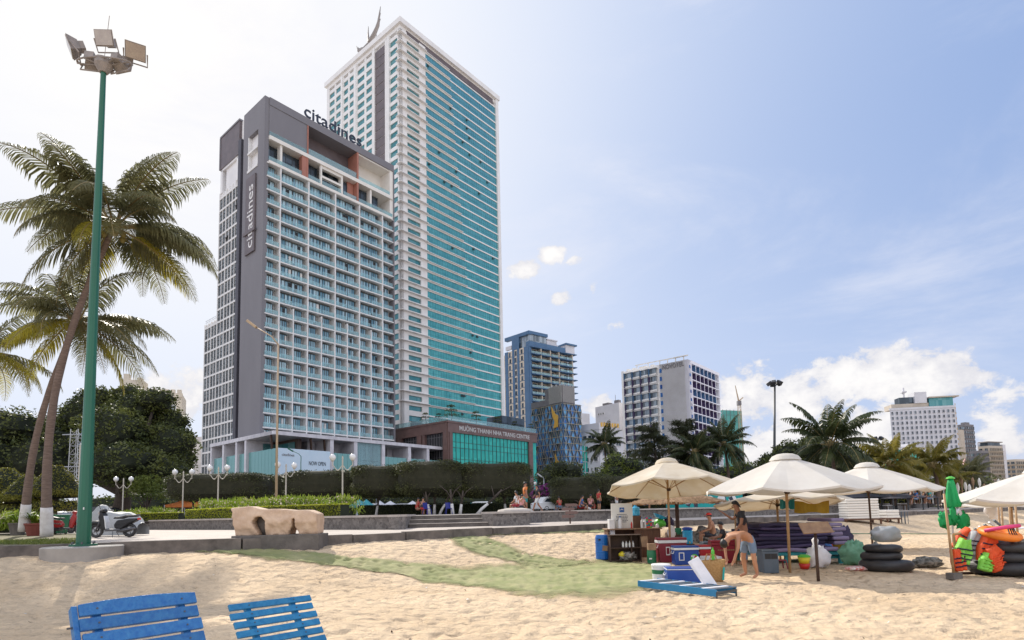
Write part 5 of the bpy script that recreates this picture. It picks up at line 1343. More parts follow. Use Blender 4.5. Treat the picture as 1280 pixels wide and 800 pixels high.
# wispy casuarinas in front of the white hotel: layered drooping needle sprays
for i, (x, yt, wp, Y, lab) in enumerate(((815, 532, 74, 66, 'wispy casuarina in front of the zigzag balconies'), (852, 524, 56, 62, 'tall wispy casuarina in front of the blank hotel wall'))):
    rg = random.Random(80+i); t_ = at(x, yt, Y); b_ = Vector((t_.x, t_.y, CZ)); H = t_.z-CZ; w_ = wp*Y/720; T = thing('casuarina_tree', lab, 'tree', tuple(b_), 'trees along the seafront park')
    m_ = MB(); m_.tube([b_, b_+Vector((.3, 0, H*.5)), b_+Vector((.1, 0, H*.97))], [.28, .18, .03], 8); c = MB()
    for k in range(46):
        z = H*(.25+.72*(k/46)); a = rg.uniform(0, 2*PI); rr = w_*.5*(1-.55*max(0, (z/H-.5)*2))*rg.uniform(.55, 1.1); s0 = b_+Vector((.2, 0, z)); e = s0+Vector((math.cos(a)*rr, math.sin(a)*rr, rr*.25)); md = s0.lerp(e, .5)+Vector((0, 0, rr*.16)); m_.tube([s0, md, e], [.06, .04, .015], 4)
        for _ in range(150):
            t = rg.uniform(.2, 1.05); p = s0.lerp(md, t*2) if t < .5 else md.lerp(e, t*2-1); p = p+Vector((rg.gauss(0, .22), rg.gauss(0, .22), rg.gauss(0, .12)))
            d = Vector((math.cos(a)*.5+rg.gauss(0, .4), math.sin(a)*.5+rg.gauss(0, .4), rg.uniform(-.9, .2))).normalized()*rg.uniform(.3, .6); s_ = d.cross(rdir(rg)).normalized()*.035
            c.face([p-s_, p+s_, p+d+s_*.4, p+d-s_*.4])
    m_.build('trunk', 'trunk', T); c.build('crown', 'leaf_cas', T)
# dark distant wood closing the view under the canopies
rg = random.Random(90); c = MB(); 
for i in range(34):
    x = -40+i*42; Y = 118+rg.uniform(-4, 10); p = at(x, 640, Y); hh = rg.uniform(4.5, 7.5); w_ = rg.uniform(5, 8)
    crown_leaves(c, [(Vector((p.x, p.y, CZ+hh*.5)), w_, 3, hh*.5)], 500, .7, rg); c.blob((p.x, p.y+1, CZ+hh*.45), w_*.85, 3, hh*.45, 10, 6, .2, mi=1)
tag(c.build('distant_wood', ['leaf_dark', 'leaf_core']), 'dark belt of distant trees seen under the clipped canopies', 'trees', kind='stuff')
# grass verge round the palm trunks
c = MB(); rg = random.Random(91)
for _ in range(9000):
    x = rg.uniform(-40, 98); y = rg.uniform(668, 680.5); p = onz(x, y, PZ+.02)
    if p.y > kerbY(p.x)+6.5 or noise.noise(p*1.3) < -.25: continue
    t = Vector((rg.gauss(0, .4), rg.gauss(0, .4), 1)).normalized()*rg.uniform(.04, .11); s_ = Vector((rg.gauss(0, 1), rg.gauss(0, 1), 0)).normalized()*.012; c.face([p-s_, p+s_, p+t])
tag(c.build('grass', 'grass'), 'patchy grass verge round the palm trunks', 'grass', kind='stuff')
P4 = [onz(-60, 667, PZ+.008), onz(98, 667, PZ+.008), onz(97, 680.5, PZ+.008), onz(-60, 683, PZ+.008)]
defm('verge_soil', (.10, .10, .04), .9, (.20, .16, .09), scale=2.5, bump=.5)
c = MB(); c.face([P4[3], P4[2], P4[1], P4[0]]); tag(c.build('grass_verge', 'verge_soil'), kind='structure')
# ------------------------------------------------------------------ promenade and street things
sr = random.Random(21)
def G(px, py, k=6):
    """point on the sand seen at this pixel of the photo"""
    d = ray(px, py); d = d/d.y; lo = 1.5; y = lo
    while y < 90:
        if EYE+d.z*y < sandz(d.x*y, y): break
        lo = y; y *= 1.02
    hi = y
    for _ in range(20):
        m_ = (lo+hi)/2
        if EYE+d.z*m_ < sandz(d.x*m_, m_): hi = m_
        else: lo = m_
    return Vector((d.x*hi, hi, sandz(d.x*hi, hi)))
M['stone_wall'] = None
m, nt3, b = newmat('stone_wall'); L3 = nt3.links
tc = node(nt3, 'ShaderNodeTexCoord'); vo = node(nt3, 'ShaderNodeTexVoronoi', Scale=6.5); vo.feature = 'F1'; ve = node(nt3, 'ShaderNodeTexVoronoi', Scale=6.5); ve.feature = 'DISTANCE_TO_EDGE'
for q in (vo, ve): L3.new(tc.outputs['Object'], q.inputs['Vector'])
r1 = node(nt3, 'ShaderNodeValToRGB'); r1.color_ramp.elements[0].color = (.10, .09, .085, 1); r1.color_ramp.elements[1].color = (.26, .235, .215, 1); L3.new(vo.outputs['Color'], r1.inputs[0])
r2 = node(nt3, 'ShaderNodeMapRange'); r2.inputs[1].default_value = .0; r2.inputs[2].default_value = .06; L3.new(ve.outputs['Distance'], r2.inputs[0])
mx = node(nt3, 'ShaderNodeMix', data_type='RGBA'); mx.inputs['A'].default_value = (.30, .27, .25, 1); L3.new(r2.outputs[0], mx.inputs['Factor']); L3.new(r1.outputs[0], mx.inputs['B']); L3.new(mx.outputs['Result'], b.inputs['Base Color'])
bp = node(nt3, 'ShaderNodeBump', Strength=.8, Distance=.03); L3.new(r2.outputs[0], bp.inputs['Height']); L3.new(bp.outputs[0], b.inputs['Normal']); b.inputs['Roughness'].default_value = .9
M['stone_wall'] = m
defm('coping', (.50, .45, .40), .85, (.38, .34, .31), scale=1.8, bump=.3)
def low_wall(label, pts, z0, z1, th=.4, cope=.09, over=.06, mt='stone_wall'):
    T = thing('low_wall', label, 'wall', (pts[0][0], pts[0][1], z0)); w = MB(); c = MB()
    for p, q in zip(pts, pts[1:]):
        L_ = math.hypot(q[0]-p[0], q[1]-p[1]); F_ = Frame(p, (q[0]-p[0], q[1]-p[1])); F_.box(w, 0, L_, -th, 0, z0, z1-cope)
        n = max(1, int(L_/1.5)); 
        for i in range(n): F_.box(c, L_*i/n+.006, L_*(i+1)/n-.006, -th-over, over, z1-cope, z1+sr.uniform(-.004, .004))
    w.build('wall', mt, T); c.build('coping', 'coping', T); return T
low_wall('long low stone wall with pale coping behind the stone sculpture', [(-22.4, 35.6), (-14.9, 30.2), (-4.6, 23.2)], PZ-.05, CZ+.07)
low_wall('low stone wall return beside the steps', [(-4.6, 23.2), (-4.59, 26.9)], PZ-.05, CZ+.065)
low_wall('low stone wall behind the scooter, at far left', [(-95, 30), (-45, 34.5), (-24.4, 36.3)], PZ-.05, CZ+.03)
low_wall('square stone planter block at the right end of the steps', [(-.9, 25.4), (.75, 26.6), (.3, 29.5)], PZ-.05, CZ+.10, th=.9)
low_wall('dark stone wall running behind the sand right of the planter block', [(.9, 30.8), (1.6, 32.6), (5.3, 33.4), (25, 44), (60, 82)], PZ-.05, CZ+.10)
def steps(label, p, q, n, z0, z1, run):
    T = thing('steps', label, 'steps', (p[0], p[1], z0)); F_ = Frame(p, (q[0]-p[0], q[1]-p[1])); L_ = math.hypot(q[0]-p[0], q[1]-p[1])
    for i in range(n):
        s = MB(); F_.box(s, 0, L_, -run*(i+1)-(.6 if i == n-1 else 0), -run*i, z0, z0+(z1-z0)*(i+1)/n); s.build('step', 'dark_concrete', T)
        s = MB(); F_.box(s, -.02, L_+.02, -run*(i+1)-.02, -run*i+.03, z0+(z1-z0)*(i+1)/n+.002, z0+(z1-z0)*(i+1)/n+.03); s.build('tread', 'coping', T)
steps('broad dark steps between the stone wall and the planter block', (-4.55, 25.3), (-.95, 25.75), 3, PZ-.02, CZ-.02, .38)
steps('small steps at the left end of the long stone wall', (-24.3, 35.9), (-22.5, 35.5), 3, PZ-.02, CZ-.02, .3)
P5 = [(.9, 30.9), (1.5, 32.0)]
mb = MB(); mb.lathe([(.9, 0), (.8, .12), (.35, .2)], (.1, 27.6, CZ+.06), 14); o = mb.build('boulder', 'coping'); tag(o, 'pale low mound on top of the stone planter block', 'boulder')

# carved stone sculpture on its plinth
def sculpture():
    p = onz(343, 687, .76); T = thing('stone_sculpture', 'carved tan stone bench sculpture with two pierced openings on a dark plinth', 'sculpture', tuple(p)); Y = p.y; k = Y/720
    F_ = Frame((p.x, p.y), (1, .05))
    pl = MB(); F_.box(pl, -53*k, 54*k, -1.0, 0, .45, .76+18*k); pl.build('plinth', 'dark_concrete', T, bevel=.02)
    zb = .76+17.5*k
    # outline in pixels relative to (343, 669), y up
    outl = [(-51, 0), (-52, 10), (-57, 34), (-60, 35), (-35, 37), (-20, 33), (0, 33), (20, 31), (37, 31), (40, 30), (49, 26), (51, 12), (50, 1)]
    h1 = [(-22, 0), (-27, 9), (-31, 17), (-27, 23), (-19, 24), (-15, 19), (-17, 12), (-16, 6), (-15, 0)]
    h2 = [(14, 0), (16, 7), (20, 13), (19, 20), (21, 22), (23, 17), (23, 11), (26, 4), (27, 0)]
    # solid built as vertical slices with spans removed by the openings
    def inside(poly, x):
        ys = []
        for (a, b_), (c, d) in zip(poly, poly[1:]+poly[:1]):
            if (a <= x < c) or (c <= x < a): ys.append(b_+(d-b_)*(x-a)/(c-a))
        return sorted(ys)
    st = MB(); n = 56; xs = [-59.5+109.5*i/n for i in range(n+1)]
    def spans(x):
        o_ = inside(outl, x) or [0, 0]; lo, hi = (o_[0] if len(o_) > 1 else 0), o_[-1]
        if x > -51 and x < 50: lo = 0
        for h in (h1, h2):
            q = inside(h, x)
            if len(q) >= 1:
                a, b2 = (0, q[-1]) if len(q) == 1 or q[0] < 1 else (q[0], q[-1])
                return [(lo, a), (b2, hi)]
        return [(lo, hi)]
    for i in range(n):
        xm = (xs[i]+xs[i+1])/2; 
        for (a, b2) in spans(xm):
            if b2-a < .6: continue
            m_ = max(1, int((b2-a)/3))
            for j in range(m_):
                z0, z1 = a+(b2-a)*j/m_, a+(b2-a)*(j+1)/m_
                def w(x, z, s): return s*(.42-.10*abs(z-16)/16)+.05*noise.noise(Vector((x*.12, z*.14, s*3)))+.02*noise.noise(Vector((x*.5, z*.5, s*7)))
                P = []
                for z in (z0, z1):
                    for (x, s) in ((xs[i], 1), (xs[i+1], 1), (xs[i+1], -1), (xs[i], -1)):
                        q = F_.p(x*k, -.5+w(x, z, s), zb+z*k); P.append(q)
                st.hexa([P[3], P[2], P[1], P[0], P[7], P[6], P[5], P[4]])
    o = st.build('carved_stone', 'sand_stone', T); 
    r = o.modifiers.new('weld', 'WELD'); r.merge_threshold = .0005
    ns = o.modifiers.new('remesh', 'REMESH'); ns.mode = 'VOXEL'; ns.voxel_size = .028; ns.use_smooth_shade = True
    sm = o.modifiers.new('smooth', 'SMOOTH'); sm.iterations = 4
    sp = MB(); sp.blob(F_.p(-21*k, -.55, zb+.34), .2, .2, .34, 12, 8, .1); sp.build('dark_inner_stone', 'dark_concrete', T, smooth=True)
sculpture()

# tall floodlight mast
def floodlight_mast():
    b_ = onz(100, 690, 1.0); b_ = Vector((at(104, 684, 14.5).x, 14.5, 1.04)); T = thing('floodlight_mast', 'tall green floodlight mast on a round concrete foot, left foreground', 'light mast', tuple(b_))
    top = at(135, 78, 14.5).z; q = MB(); q.tube([b_, b_+Vector((0, 0, .05))], .30, 14); q.tube([b_+Vector((0, 0, .05)), Vector((b_.x, b_.y, 4.5)), Vector((b_.x, b_.y, top))], [.16, .125, .062], 12); q.build('pole', 'green_pole', T, smooth=False)
    for zz in (3.9, 7.6): q = MB(); q.lathe([(.15-.009*zz, 0), (.15-.009*zz, .05)], (b_.x, b_.y, zz), 14); q.build('joint_ring', 'green_pole', T)
    for i in range(6): a = i*PI/3; q = MB(); q.lathe([(.022, 0), (.022, .05), (.01, .06)], (b_.x+.25*math.cos(a), b_.y+.25*math.sin(a), b_.z+.05), 6); q.build('bolt', 'gunmetal', T)
    q = MB(); q.lathe([(.84, -.45), (.86, -.02), (.82, 0)], b_, 36); q.build('concrete_foot', 'concrete', T)
    q = MB(); q.box(b_.x+.08, b_.x+.10, b_.y-.17, b_.y-.15, b_.z+.9, b_.z+.96); q.build('hatch_sticker', 'plastic_white', T)
    H = Vector((b_.x, b_.y, top)); q = MB(); q.lathe([(.10, -.3), (.22, -.1), (.22, .05), (.1, .12)], H, 12); q.build('head_hub', 'lamp_housing', T)
    R_ = Matrix.Rotation(R(9), 3, 'Y')
    q = MB(); q.tube([H+Vector((.72*math.cos(i*PI/10), .20*math.sin(i*PI/10), -.03*math.cos(i*PI/10))) for i in range(21)], .022, 6)
    for a in (0, 55, 125, 180, 235, 305): d = Vector((math.cos(R(a)), .28*math.sin(R(a)), 0)); q.tube([H+Vector((0, 0, -.1)), H+d*.72], .02, 5)
    q.tube([H, H+Vector((.1, 0, 1.35))], .008, 5)
    q.build('head_frame', 'lamp_housing', T)
    def flood(pos, aim, roll=0):
        n = Vector(aim).normalized(); rot = n.to_track_quat('Z', 'Y').to_matrix(); f = MB(); c = H+Vector(pos)
        a, b2 = .24, .13
        P = [c+rot @ Vector((x*a*.55, y*a*.5, -.22)) for x, y in ((-1, -1), (1, -1), (1, 1), (-1, 1))]+[c+rot @ Vector((x*a, y*a*.85, 0)) for x, y in ((-1, -1), (1, -1), (1, 1), (-1, 1))]
        f.hexa(P); f.obox(c+rot @ Vector((0, 0, -.28)), .22, .2, .14, rot)
        f.tube([c+rot @ Vector((-a-.03, 0, -.02)), c+rot @ Vector((-a-.03, -.3, -.12)), c+rot @ Vector((a+.03, -.3, -.12)), c+rot @ Vector((a+.03, 0, -.02))], .02, 5)
        o = f.build('floodlight', 'lamp_housing', T); g = MB(); g.obox(c+rot @ Vector((0, 0, .012)), a*1.8, a*1.5, .02, rot); g.build('lens', 'lamp_glass', o)
    flood((-.86, -.1, .38), (-.75, -.45, -.35)); flood((.84, .0, .30), (.35, -.6, -.55)); flood((.05, -.1, .62), (.05, -.9, -.30)); flood((-.40, .22, .10), (-.2, .95, -.15)); flood((.42, .22, .04), (.2, .95, -.15))
floodlight_mast()

# twin globe lamps
def globe_lamp():
    T = local_thing('globe_lamp', 'twin globe lamp', 'street lamp', (0, 0, 0)); q = MB(); q.lathe([(.09, 0), (.09, .3), (.05, .36), (.045, 3.55), (.06, 3.6), (.03, 3.75)], (0, 0, 0), 10); q.build('post', 'cream_pole', T)
    for s in (-1, 1):
        q = MB(); pts = [Vector((s*(.05+.57*t), 0, 3.15-.28*math.sin(PI*min(1, t*1.15)))) for t in [i/8 for i in range(9)]]; pts.append(Vector((s*.62, 0, 3.42))); q.tube(pts, .028, 6); q.build('arm', 'cream_pole', T)
        q = MB(); q.blob((s*.62, 0, 3.68), .2, .2, .2, 16, 12, 0); q.build('globe', 'globe', T, smooth=True)
        q = MB(); q.lathe([(.05, 0), (.1, .05), (.1, .1)], (s*.62, 0, 3.42), 8); q.build('globe_cup', 'cream_pole', T)
    return T
gl = globe_lamp()
spots = [(153, 50, 'twin globe lamp left of the small bright green tree', .1, 0), (228, 44, 'twin globe lamp just right of the small bright green tree', .1, 0), (251, 56, 'smaller twin globe lamp between the two larger lamps on the left', .2, 0), (272, 41, 'twin globe lamp at the left end of the white-flowering bed', 0, 0),
         (357, 40, 'twin globe lamp right beside the tan lamp post', .9, 0), (428, 35.5, 'twin globe lamp right of the stone sculpture', 0, 0), (676, 74, 'distant twin globe lamp beside the purple blossoms', .1, 0)]
for i, (x, Y, lab, rz, _) in enumerate(spots):
    p = at(x, 640, Y); o = gl if i == 0 else dup(gl, (0, 0, 0)); o.location = (p.x, p.y, CZ); o.rotation_euler = (0, 0, rz); tag(o, lab, 'street lamp', 'twin globe lamps on the plaza')

def street_lamp(label, px, ytop, Y, armx, army, r=.08, mt='tan_pole', head='tan_pole', straight=False):
    b_ = at(px, 645, Y); z = at(px, ytop, Y).z; T = thing('street_lamp', label, 'street lamp', (b_.x, b_.y, CZ)); q = MB(); q.tube([(b_.x, b_.y, CZ), (b_.x, b_.y, CZ+(z-CZ)*.5), (b_.x, b_.y, z)], [r, r*.8, r*.6], 9); q.build('pole', mt, T, smooth=True)
    e = at(armx, army, Y); e = Vector((e.x, b_.y, e.z)); q = MB(); t_ = Vector((b_.x, b_.y, z)); q.tube([t_-Vector((0, 0, .05)), t_.lerp(e, .3)+Vector((0, 0, abs(e.z-t_.z)*.12+.03)), e], [r*.55, r*.45, r*.4], 7); q.build('arm', mt, T, smooth=True)
    d = (e-t_).normalized(); q = MB(); s = r*2.0; q.obox(e+d*s*2.0, s*4.5, s*1.6, s*1.0, d.to_track_quat('X', 'Z').to_matrix()); q.build('lamp_head', head, T, bevel=.03)
street_lamp('tall tan lamp post curving left in front of the balcony hotel', 345, 430, 38, 320, 409, .09)
street_lamp('green street lamp in front of the white hoarding', 375.5, 570, 80, 366, 564, .09, 'green_pole', 'green_pole')
street_lamp('grey street lamp with bent arm in front of the white hotel', 809, 533, 70, 814, 528, .09, 'steel', 'steel')
street_lamp('plain grey lamp post right beside the distant twin globe lamp', 681, 598, 72, 677, 596, .08, 'steel', 'steel')
street_lamp('thin grey post left of the blue plastic chairs', 470, 613, 50, 472, 612, .05, 'steel', 'steel')
street_lamp('thin white post left of the first cream parasol', 753, 615, 62, 754, 614, .07, 'cream_pole', 'cream_pole')
def light_mast(label, px, ytop, Y, r, mt, n=4, cl=.9):
    b_ = at(px, 645, Y); t_ = at(px-4 if px == 969 else px, ytop, Y); T = thing('light_mast', label, 'light mast', (b_.x, b_.y, CZ)); q = MB(); q.tube([(b_.x, b_.y, CZ), (t_.x, b_.y, t_.z)], [r, r*.6], 9); q.build('pole', mt, T, smooth=True)
    for i in range(n):
        a = 2*PI*i/n+.3; d = Vector((math.cos(a), math.sin(a), 0)); c = Vector((t_.x, b_.y, t_.z))+d*cl*.6; q = MB(); q.obox(c, cl*.55, cl*.45, cl*.35, Matrix.Rotation(a, 3, 'Z') @ Matrix.Rotation(R(35), 3, 'Y')); q.tube([(t_.x, b_.y, t_.z-.3), c], cl*.05, 5); q.build('floodlight', 'black_metal', T)
light_mast('black-topped tall light mast rising above the right-hand parasols', 968.5, 479, 60, .16, 'dark_frame', 5, .9)
light_mast('distant light mast behind the right-hand palms', 1097.5, 548, 90, .13, 'dark_frame', 4, 1.0)

# lattice steel tower behind the mast
b_ = at(92, 645, 46); zt = at(92, 537, 46).z; T = thing('lattice_tower', 'grey lattice steel tower standing left of the green mast', 'tower', (b_.x, b_.y, CZ)); w_ = .38
q = MB()
for dx, dy in ((-1, -1), (1, -1), (1, 1), (-1, 1)): q.tube([(b_.x+dx*w_, b_.y+dy*w_, CZ), (b_.x+dx*w_*.8, b_.y+dy*w_*.8, zt)], .035, 4)
q.build('corner_post', 'steel', T); q = MB(); n = 11
for k in range(n):
    z0 = CZ+(zt-CZ)*k/n; z1 = CZ+(zt-CZ)*(k+1)/n; s = w_*(1-.2*k/n)
    for a, c in (((-1, -1), (1, -1)), ((1, -1), (1, 1)), ((1, 1), (-1, 1)), ((-1, 1), (-1, -1))):
        q.tube([(b_.x+a[0]*s, b_.y+a[1]*s, z0), (b_.x+c[0]*s, b_.y+c[1]*s, z1)], .02, 4); q.tube([(b_.x+a[0]*s, b_.y+a[1]*s, z0), (b_.x+c[0]*s, b_.y+c[1]*s, z0)], .018, 4)
q.build('bracing', 'steel', T); q = MB(); q.tube([(b_.x-1.2, b_.y, zt-.4), (b_.x+.9, b_.y, zt-.4)], .04, 4); q.tube([(b_.x-1.6, b_.y, zt-3.0), (b_.x+.9, b_.y, zt-3.0)], .04, 4); q.build('crossarm', 'steel', T)
b_ = at(96.5, 650, 44); z = at(96, 556, 44).z; T = thing('post', 'slim cream post in front of the lattice tower', 'post', (b_.x, b_.y, CZ)); q = MB(); q.tube([(b_.x, b_.y, CZ), (b_.x, b_.y, z)], .06, 8); q.build('shaft', 'cream_pole', T); q = MB(); q.blob((b_.x, b_.y, z), .09, .09, .06, 8, 5, 0); q.build('cap', 'steel', T)

# scooters
def wheel(T, c, r, w, hub='gunmetal', spokes=5):
    rot = Matrix.Rotation(PI/2, 3, 'X'); q = MB(); q.torus(c, r-w/2, w/2, 26, 8, rot); o = q.build('tyre', 'rubber', T, smooth=True)
    q = MB(); q.torus(c, r-w*1.05, w*.16, 24, 6, rot)
    for i in range(spokes): a = 2*PI*i/spokes; q.tube([Vector(c), Vector(c)+Vector((math.cos(a), 0, math.sin(a)))*(r-w*1.05)], w*.14, 5)
    q.tube([Vector(c)-Vector((0, w*.7, 0)), Vector(c)+Vector((0, w*.7, 0))], w*.5, 10); q.build('rim', hub, o)
def scooter(T, body='black_plastic', trim='silver_text', leg='plastic_white'):
    wheel(T, (-.62, 0, .27), .27, .10); wheel(T, (.62, 0, .27), .27, .11)
    q = MB(); q.tube([(-.60, .07, .27), (-.47, .06, .62), (-.36, .0, .92)], [.03, .035, .03], 8); q.tube([(-.60, -.07, .27), (-.47, -.06, .62), (-.36, 0, .92)], [.03, .035, .03], 8); q.build('fork', 'gunmetal', T, smooth=True)
    q = MB(); q.tube([(-.86, 0, .44), (-.72, 0, .58), (-.56, 0, .575), (-.40, 0, .44)], [.04, .085, .09, .05], 10); q.build('front_mudguard', body, T, smooth=True)
    def shell(profile, w, name, mt, bev=.03):
        m_ = MB(); n = len(profile); a = [(x, -w/2, z) for x, z in profile]; b2 = [(x, w/2, z) for x, z in profile]
        m_.raw(a+b2, [tuple(range(n)), tuple(range(2*n-1, n-1, -1))]+[(i, n+i, n+(i+1) % n, (i+1) % n) for i in range(n)]); return m_.build(name, mt, T, bevel=bev)
    shell([(-.34, .30), (-.22, .30), (-.24, .62), (-.30, .94), (-.42, 1.0), (-.50, .80), (-.44, .60)], .30, 'front_fairing', body, .05)
    shell([(-.22, .34), (-.19, .34), (-.21, .60), (-.27, .84), (-.31, .84), (-.26, .58)], .26, 'leg_shield', leg, .02)
    shell([(-.28, .24), (.34, .26), (.34, .36), (.05, .33), (-.24, .34)], .24, 'floorboard', 'gunmetal', .03)
    shell([(.10, .36), (.34, .30), (.60, .48), (.90, .62), (.92, .72), (.60, .72), (.18, .66), (.08, .50)], .26, 'side_panel', body, .05)
    shell([(.12, .47), (.55, .52), (.86, .63), (.86, .66), (.50, .58), (.12, .53)], .275, 'trim_strip', trim, .01)
    shell([(.04, .72), (.34, .71), (.50, .76), (.88, .78), (.93, .82), (.86, .86), (.52, .86), (.30, .80), (.10, .80)], .25, 'seat', 'rubber', .045)
    q = MB(); q.tube([(.74, .0, .80), (.95, .0, .86), (1.0, 0, .80)], .02, 6); q.tube([(.62, .12, .80), (.92, .11, .84), (.98, 0, .84), (.92, -.11, .84), (.62, -.12, .80)], .016, 6); q.build('grab_rail', 'gunmetal', T)
    q = MB(); q.obox((-.38, 0, 1.02), .2, .22, .14, Matrix.Rotation(R(-20), 3, 'Y')); q.build('instrument_cowl', body, T, bevel=.04)
    q = MB(); q.obox((-.49, 0, .93), .05, .2, .12, Matrix.Rotation(R(-20), 3, 'Y')); q.build('headlight', 'lamp_glass', T, bevel=.02)
    q = MB(); q.obox((.96, 0, .70), .04, .18, .08); q.build('tail_light', 'toy_red', T, bevel=.01)
    q = MB(); q.tube([(-.26, -.34, 1.04), (-.34, -.15, 1.06), (-.36, 0, 1.04), (-.34, .15, 1.06), (-.26, .34, 1.04)], .016, 7); q.build('handlebar', 'gunmetal', T)
    for s in (-1, 1):
        q = MB(); q.tube([(-.22, s*.36, 1.04), (-.30, s*.25, 1.05)], .02, 7); q.build('grip', 'rubber', T)
        q = MB(); q.tube([(-.34, s*.2, 1.06), (-.36, s*.3, 1.22)], .007, 5); q.blob((-.36, s*.32, 1.25), .012, .06, .04, 8, 6, 0); q.build('mirror', 'black_plastic', T)
    q = MB(); q.tube([(.30, -.16, .26), (.55, -.17, .28), (.92, -.17, .36)], [.03, .045, .05], 8); q.build('exhaust', 'gunmetal', T, smooth=True)
    q = MB(); q.obox((.36, .02, .28), .38, .2, .18); q.build('engine', 'gunmetal', T, bevel=.03)
    q = MB(); q.tube([(.05, .1, .24), (.12, .22, .02)], .012, 5); q.tube([(.05, -.1, .24), (.12, -.22, .02)], .012, 5); q.build('stand', 'gunmetal', T)
p = at(141, 671, 20.8); T = local_thing('scooter', 'black parked scooter with silver trim, right beside the green mast', 'scooter', (p.x, 20.8, PZ), .06); scooter(T, 'black_plastic', 'black_plastic'); T.scale = (.93, .93, .93)
# covered scooter behind it: draped tarpaulin
p2 = at(146, 660, 22.6); T = thing('scooter_cover', 'crumpled grey tarpaulin draped over a scooter, behind the black scooter', 'cover', (p2.x, p2.y, PZ)); q = MB(); V = []; nx, ny = 34, 14
for i in range(nx+1):
    for j in range(ny+1):
        u = i/nx; v = j/ny-.5; x = -1.02+2.05*u; ridge = 1.02+.28*math.exp(-((u-.22)/.09)**2)-.12*u-.45*max(0, u-.75)*2; e = abs(v)*2
        z = ridge*(1-e**3*.95)-.02+.05*noise.noise(Vector((u*6, v*6, 1)))*(1.2); y = math.copysign(min(1, e*1.5), v)*(.30+.10*e)+.05*noise.noise(Vector((u*9, v*4, 5)))
        if u < .06 or u > .94: z *= .75
        V.append((p2.x+x, p2.y+y, PZ+max(.04, z)))
q.raw(V, [(i*(ny+1)+j, (i+1)*(ny+1)+j, (i+1)*(ny+1)+j+1, i*(ny+1)+j+1) for i in range(nx) for j in range(ny)]); q.build('cloth', 'grey_tarp', T, smooth=True)
p = at(82, 659, 27); T = local_thing('motorbike', 'red motorbike partly hidden behind the green mast', 'motorbike', (p.x, 27, PZ), PI+.2); scooter(T, 'red_paint', 'chrome', 'red_paint')
p = at(106, 656, 31); T = local_thing('motorbike', 'dark scooter parked behind the tarpaulin-covered one', 'motorbike', (p.x, 31, PZ), .3); scooter(T, 'black_plastic', 'chrome', 'black_plastic')

# bin, pot plants
p = at(71, 661, 28); T = thing('wheelie_bin', 'green wheeled bin with white symbol beside the tallest palm', 'bin', (p.x, p.y, PZ)); q = MB(); x, y = p.x, p.y
q.hexa([(x-.30, y-.28, PZ+.06), (x+.30, y-.28, PZ+.06), (x+.30, y+.28, PZ+.06), (x-.30, y+.28, PZ+.06), (x-.36, y-.34, PZ+.88), (x+.36, y-.34, PZ+.88), (x+.36, y+.34, PZ+.88), (x-.36, y+.34, PZ+.88)]); q.build('body', 'green_bin', T, bevel=.02)
q = MB(); q.box(x-.38, x+.38, y-.37, y+.37, PZ+.88, PZ+.95); q.build('lid', 'green_bin', T, bevel=.02)
q = MB(); q.torus((x, y-.335, PZ+.52), .09, .016, 14, 6, Matrix.Rotation(PI/2-.07, 3, 'X')); q.box(x-.18, x+.18, y-.322, y-.31, PZ+.27, PZ+.31); q.box(x-.14, x+.14, y-.35, y-.335, PZ+.74, PZ+.78); q.build('symbol', 'plastic_white', T)
for s in (-1, 1): q = MB(); q.torus((x+s*.25, y+.25, PZ+.08), .055, .03, 12, 6, Matrix.Rotation(PI/2, 3, 'Y')); q.build('wheel', 'rubber', T)
def pot_plant(label, p, r, h, seed, leafm='leaf_bright', pot='terracotta', wide=True):
    T = thing('potted_plant', label, 'plant', tuple(p)); rg = random.Random(seed); q = MB(); q.lathe([(r*.75, 0), (r, h*.32), (r*1.08, h*.33), (r*1.08, h*.38), (r*.9, h*.38)], p, 14); q.build('pot', pot, T)
    q = MB()
    for _ in range(60):
        a = rg.uniform(0, 2*PI); l_ = h*rg.uniform(.4, .75); d = Vector((math.cos(a)*.7, math.sin(a)*.7, rg.uniform(.5, 1.3))).normalized(); b0 = Vector(p)+Vector((0, 0, h*.36)); m_ = b0+d*l_*.6; e = m_+Vector((d.x, d.y, -.1)).normalized()*l_*.5; s_ = d.cross(Vector((0, 0, 1))).normalized()*.03*h
        q.face([b0-s_*.3, b0+s_*.3, m_+s_, m_-s_]); q.face([m_-s_, m_+s_, e])
    q.build('leaves', leafm, T)
p = at(45, 664, 26); pot_plant('leafy plant in a wide terracotta pot between the two palm trunks', Vector((p.x, p.y, PZ)), .42, 1.5, 1)
p = at(22, 660, 28); pot_plant('broad-leaved plant in a pot left of the shorter palm trunk', Vector((p.x, p.y, PZ)), .35, 1.6, 2, 'leaf_bright', 'dark_concrete')

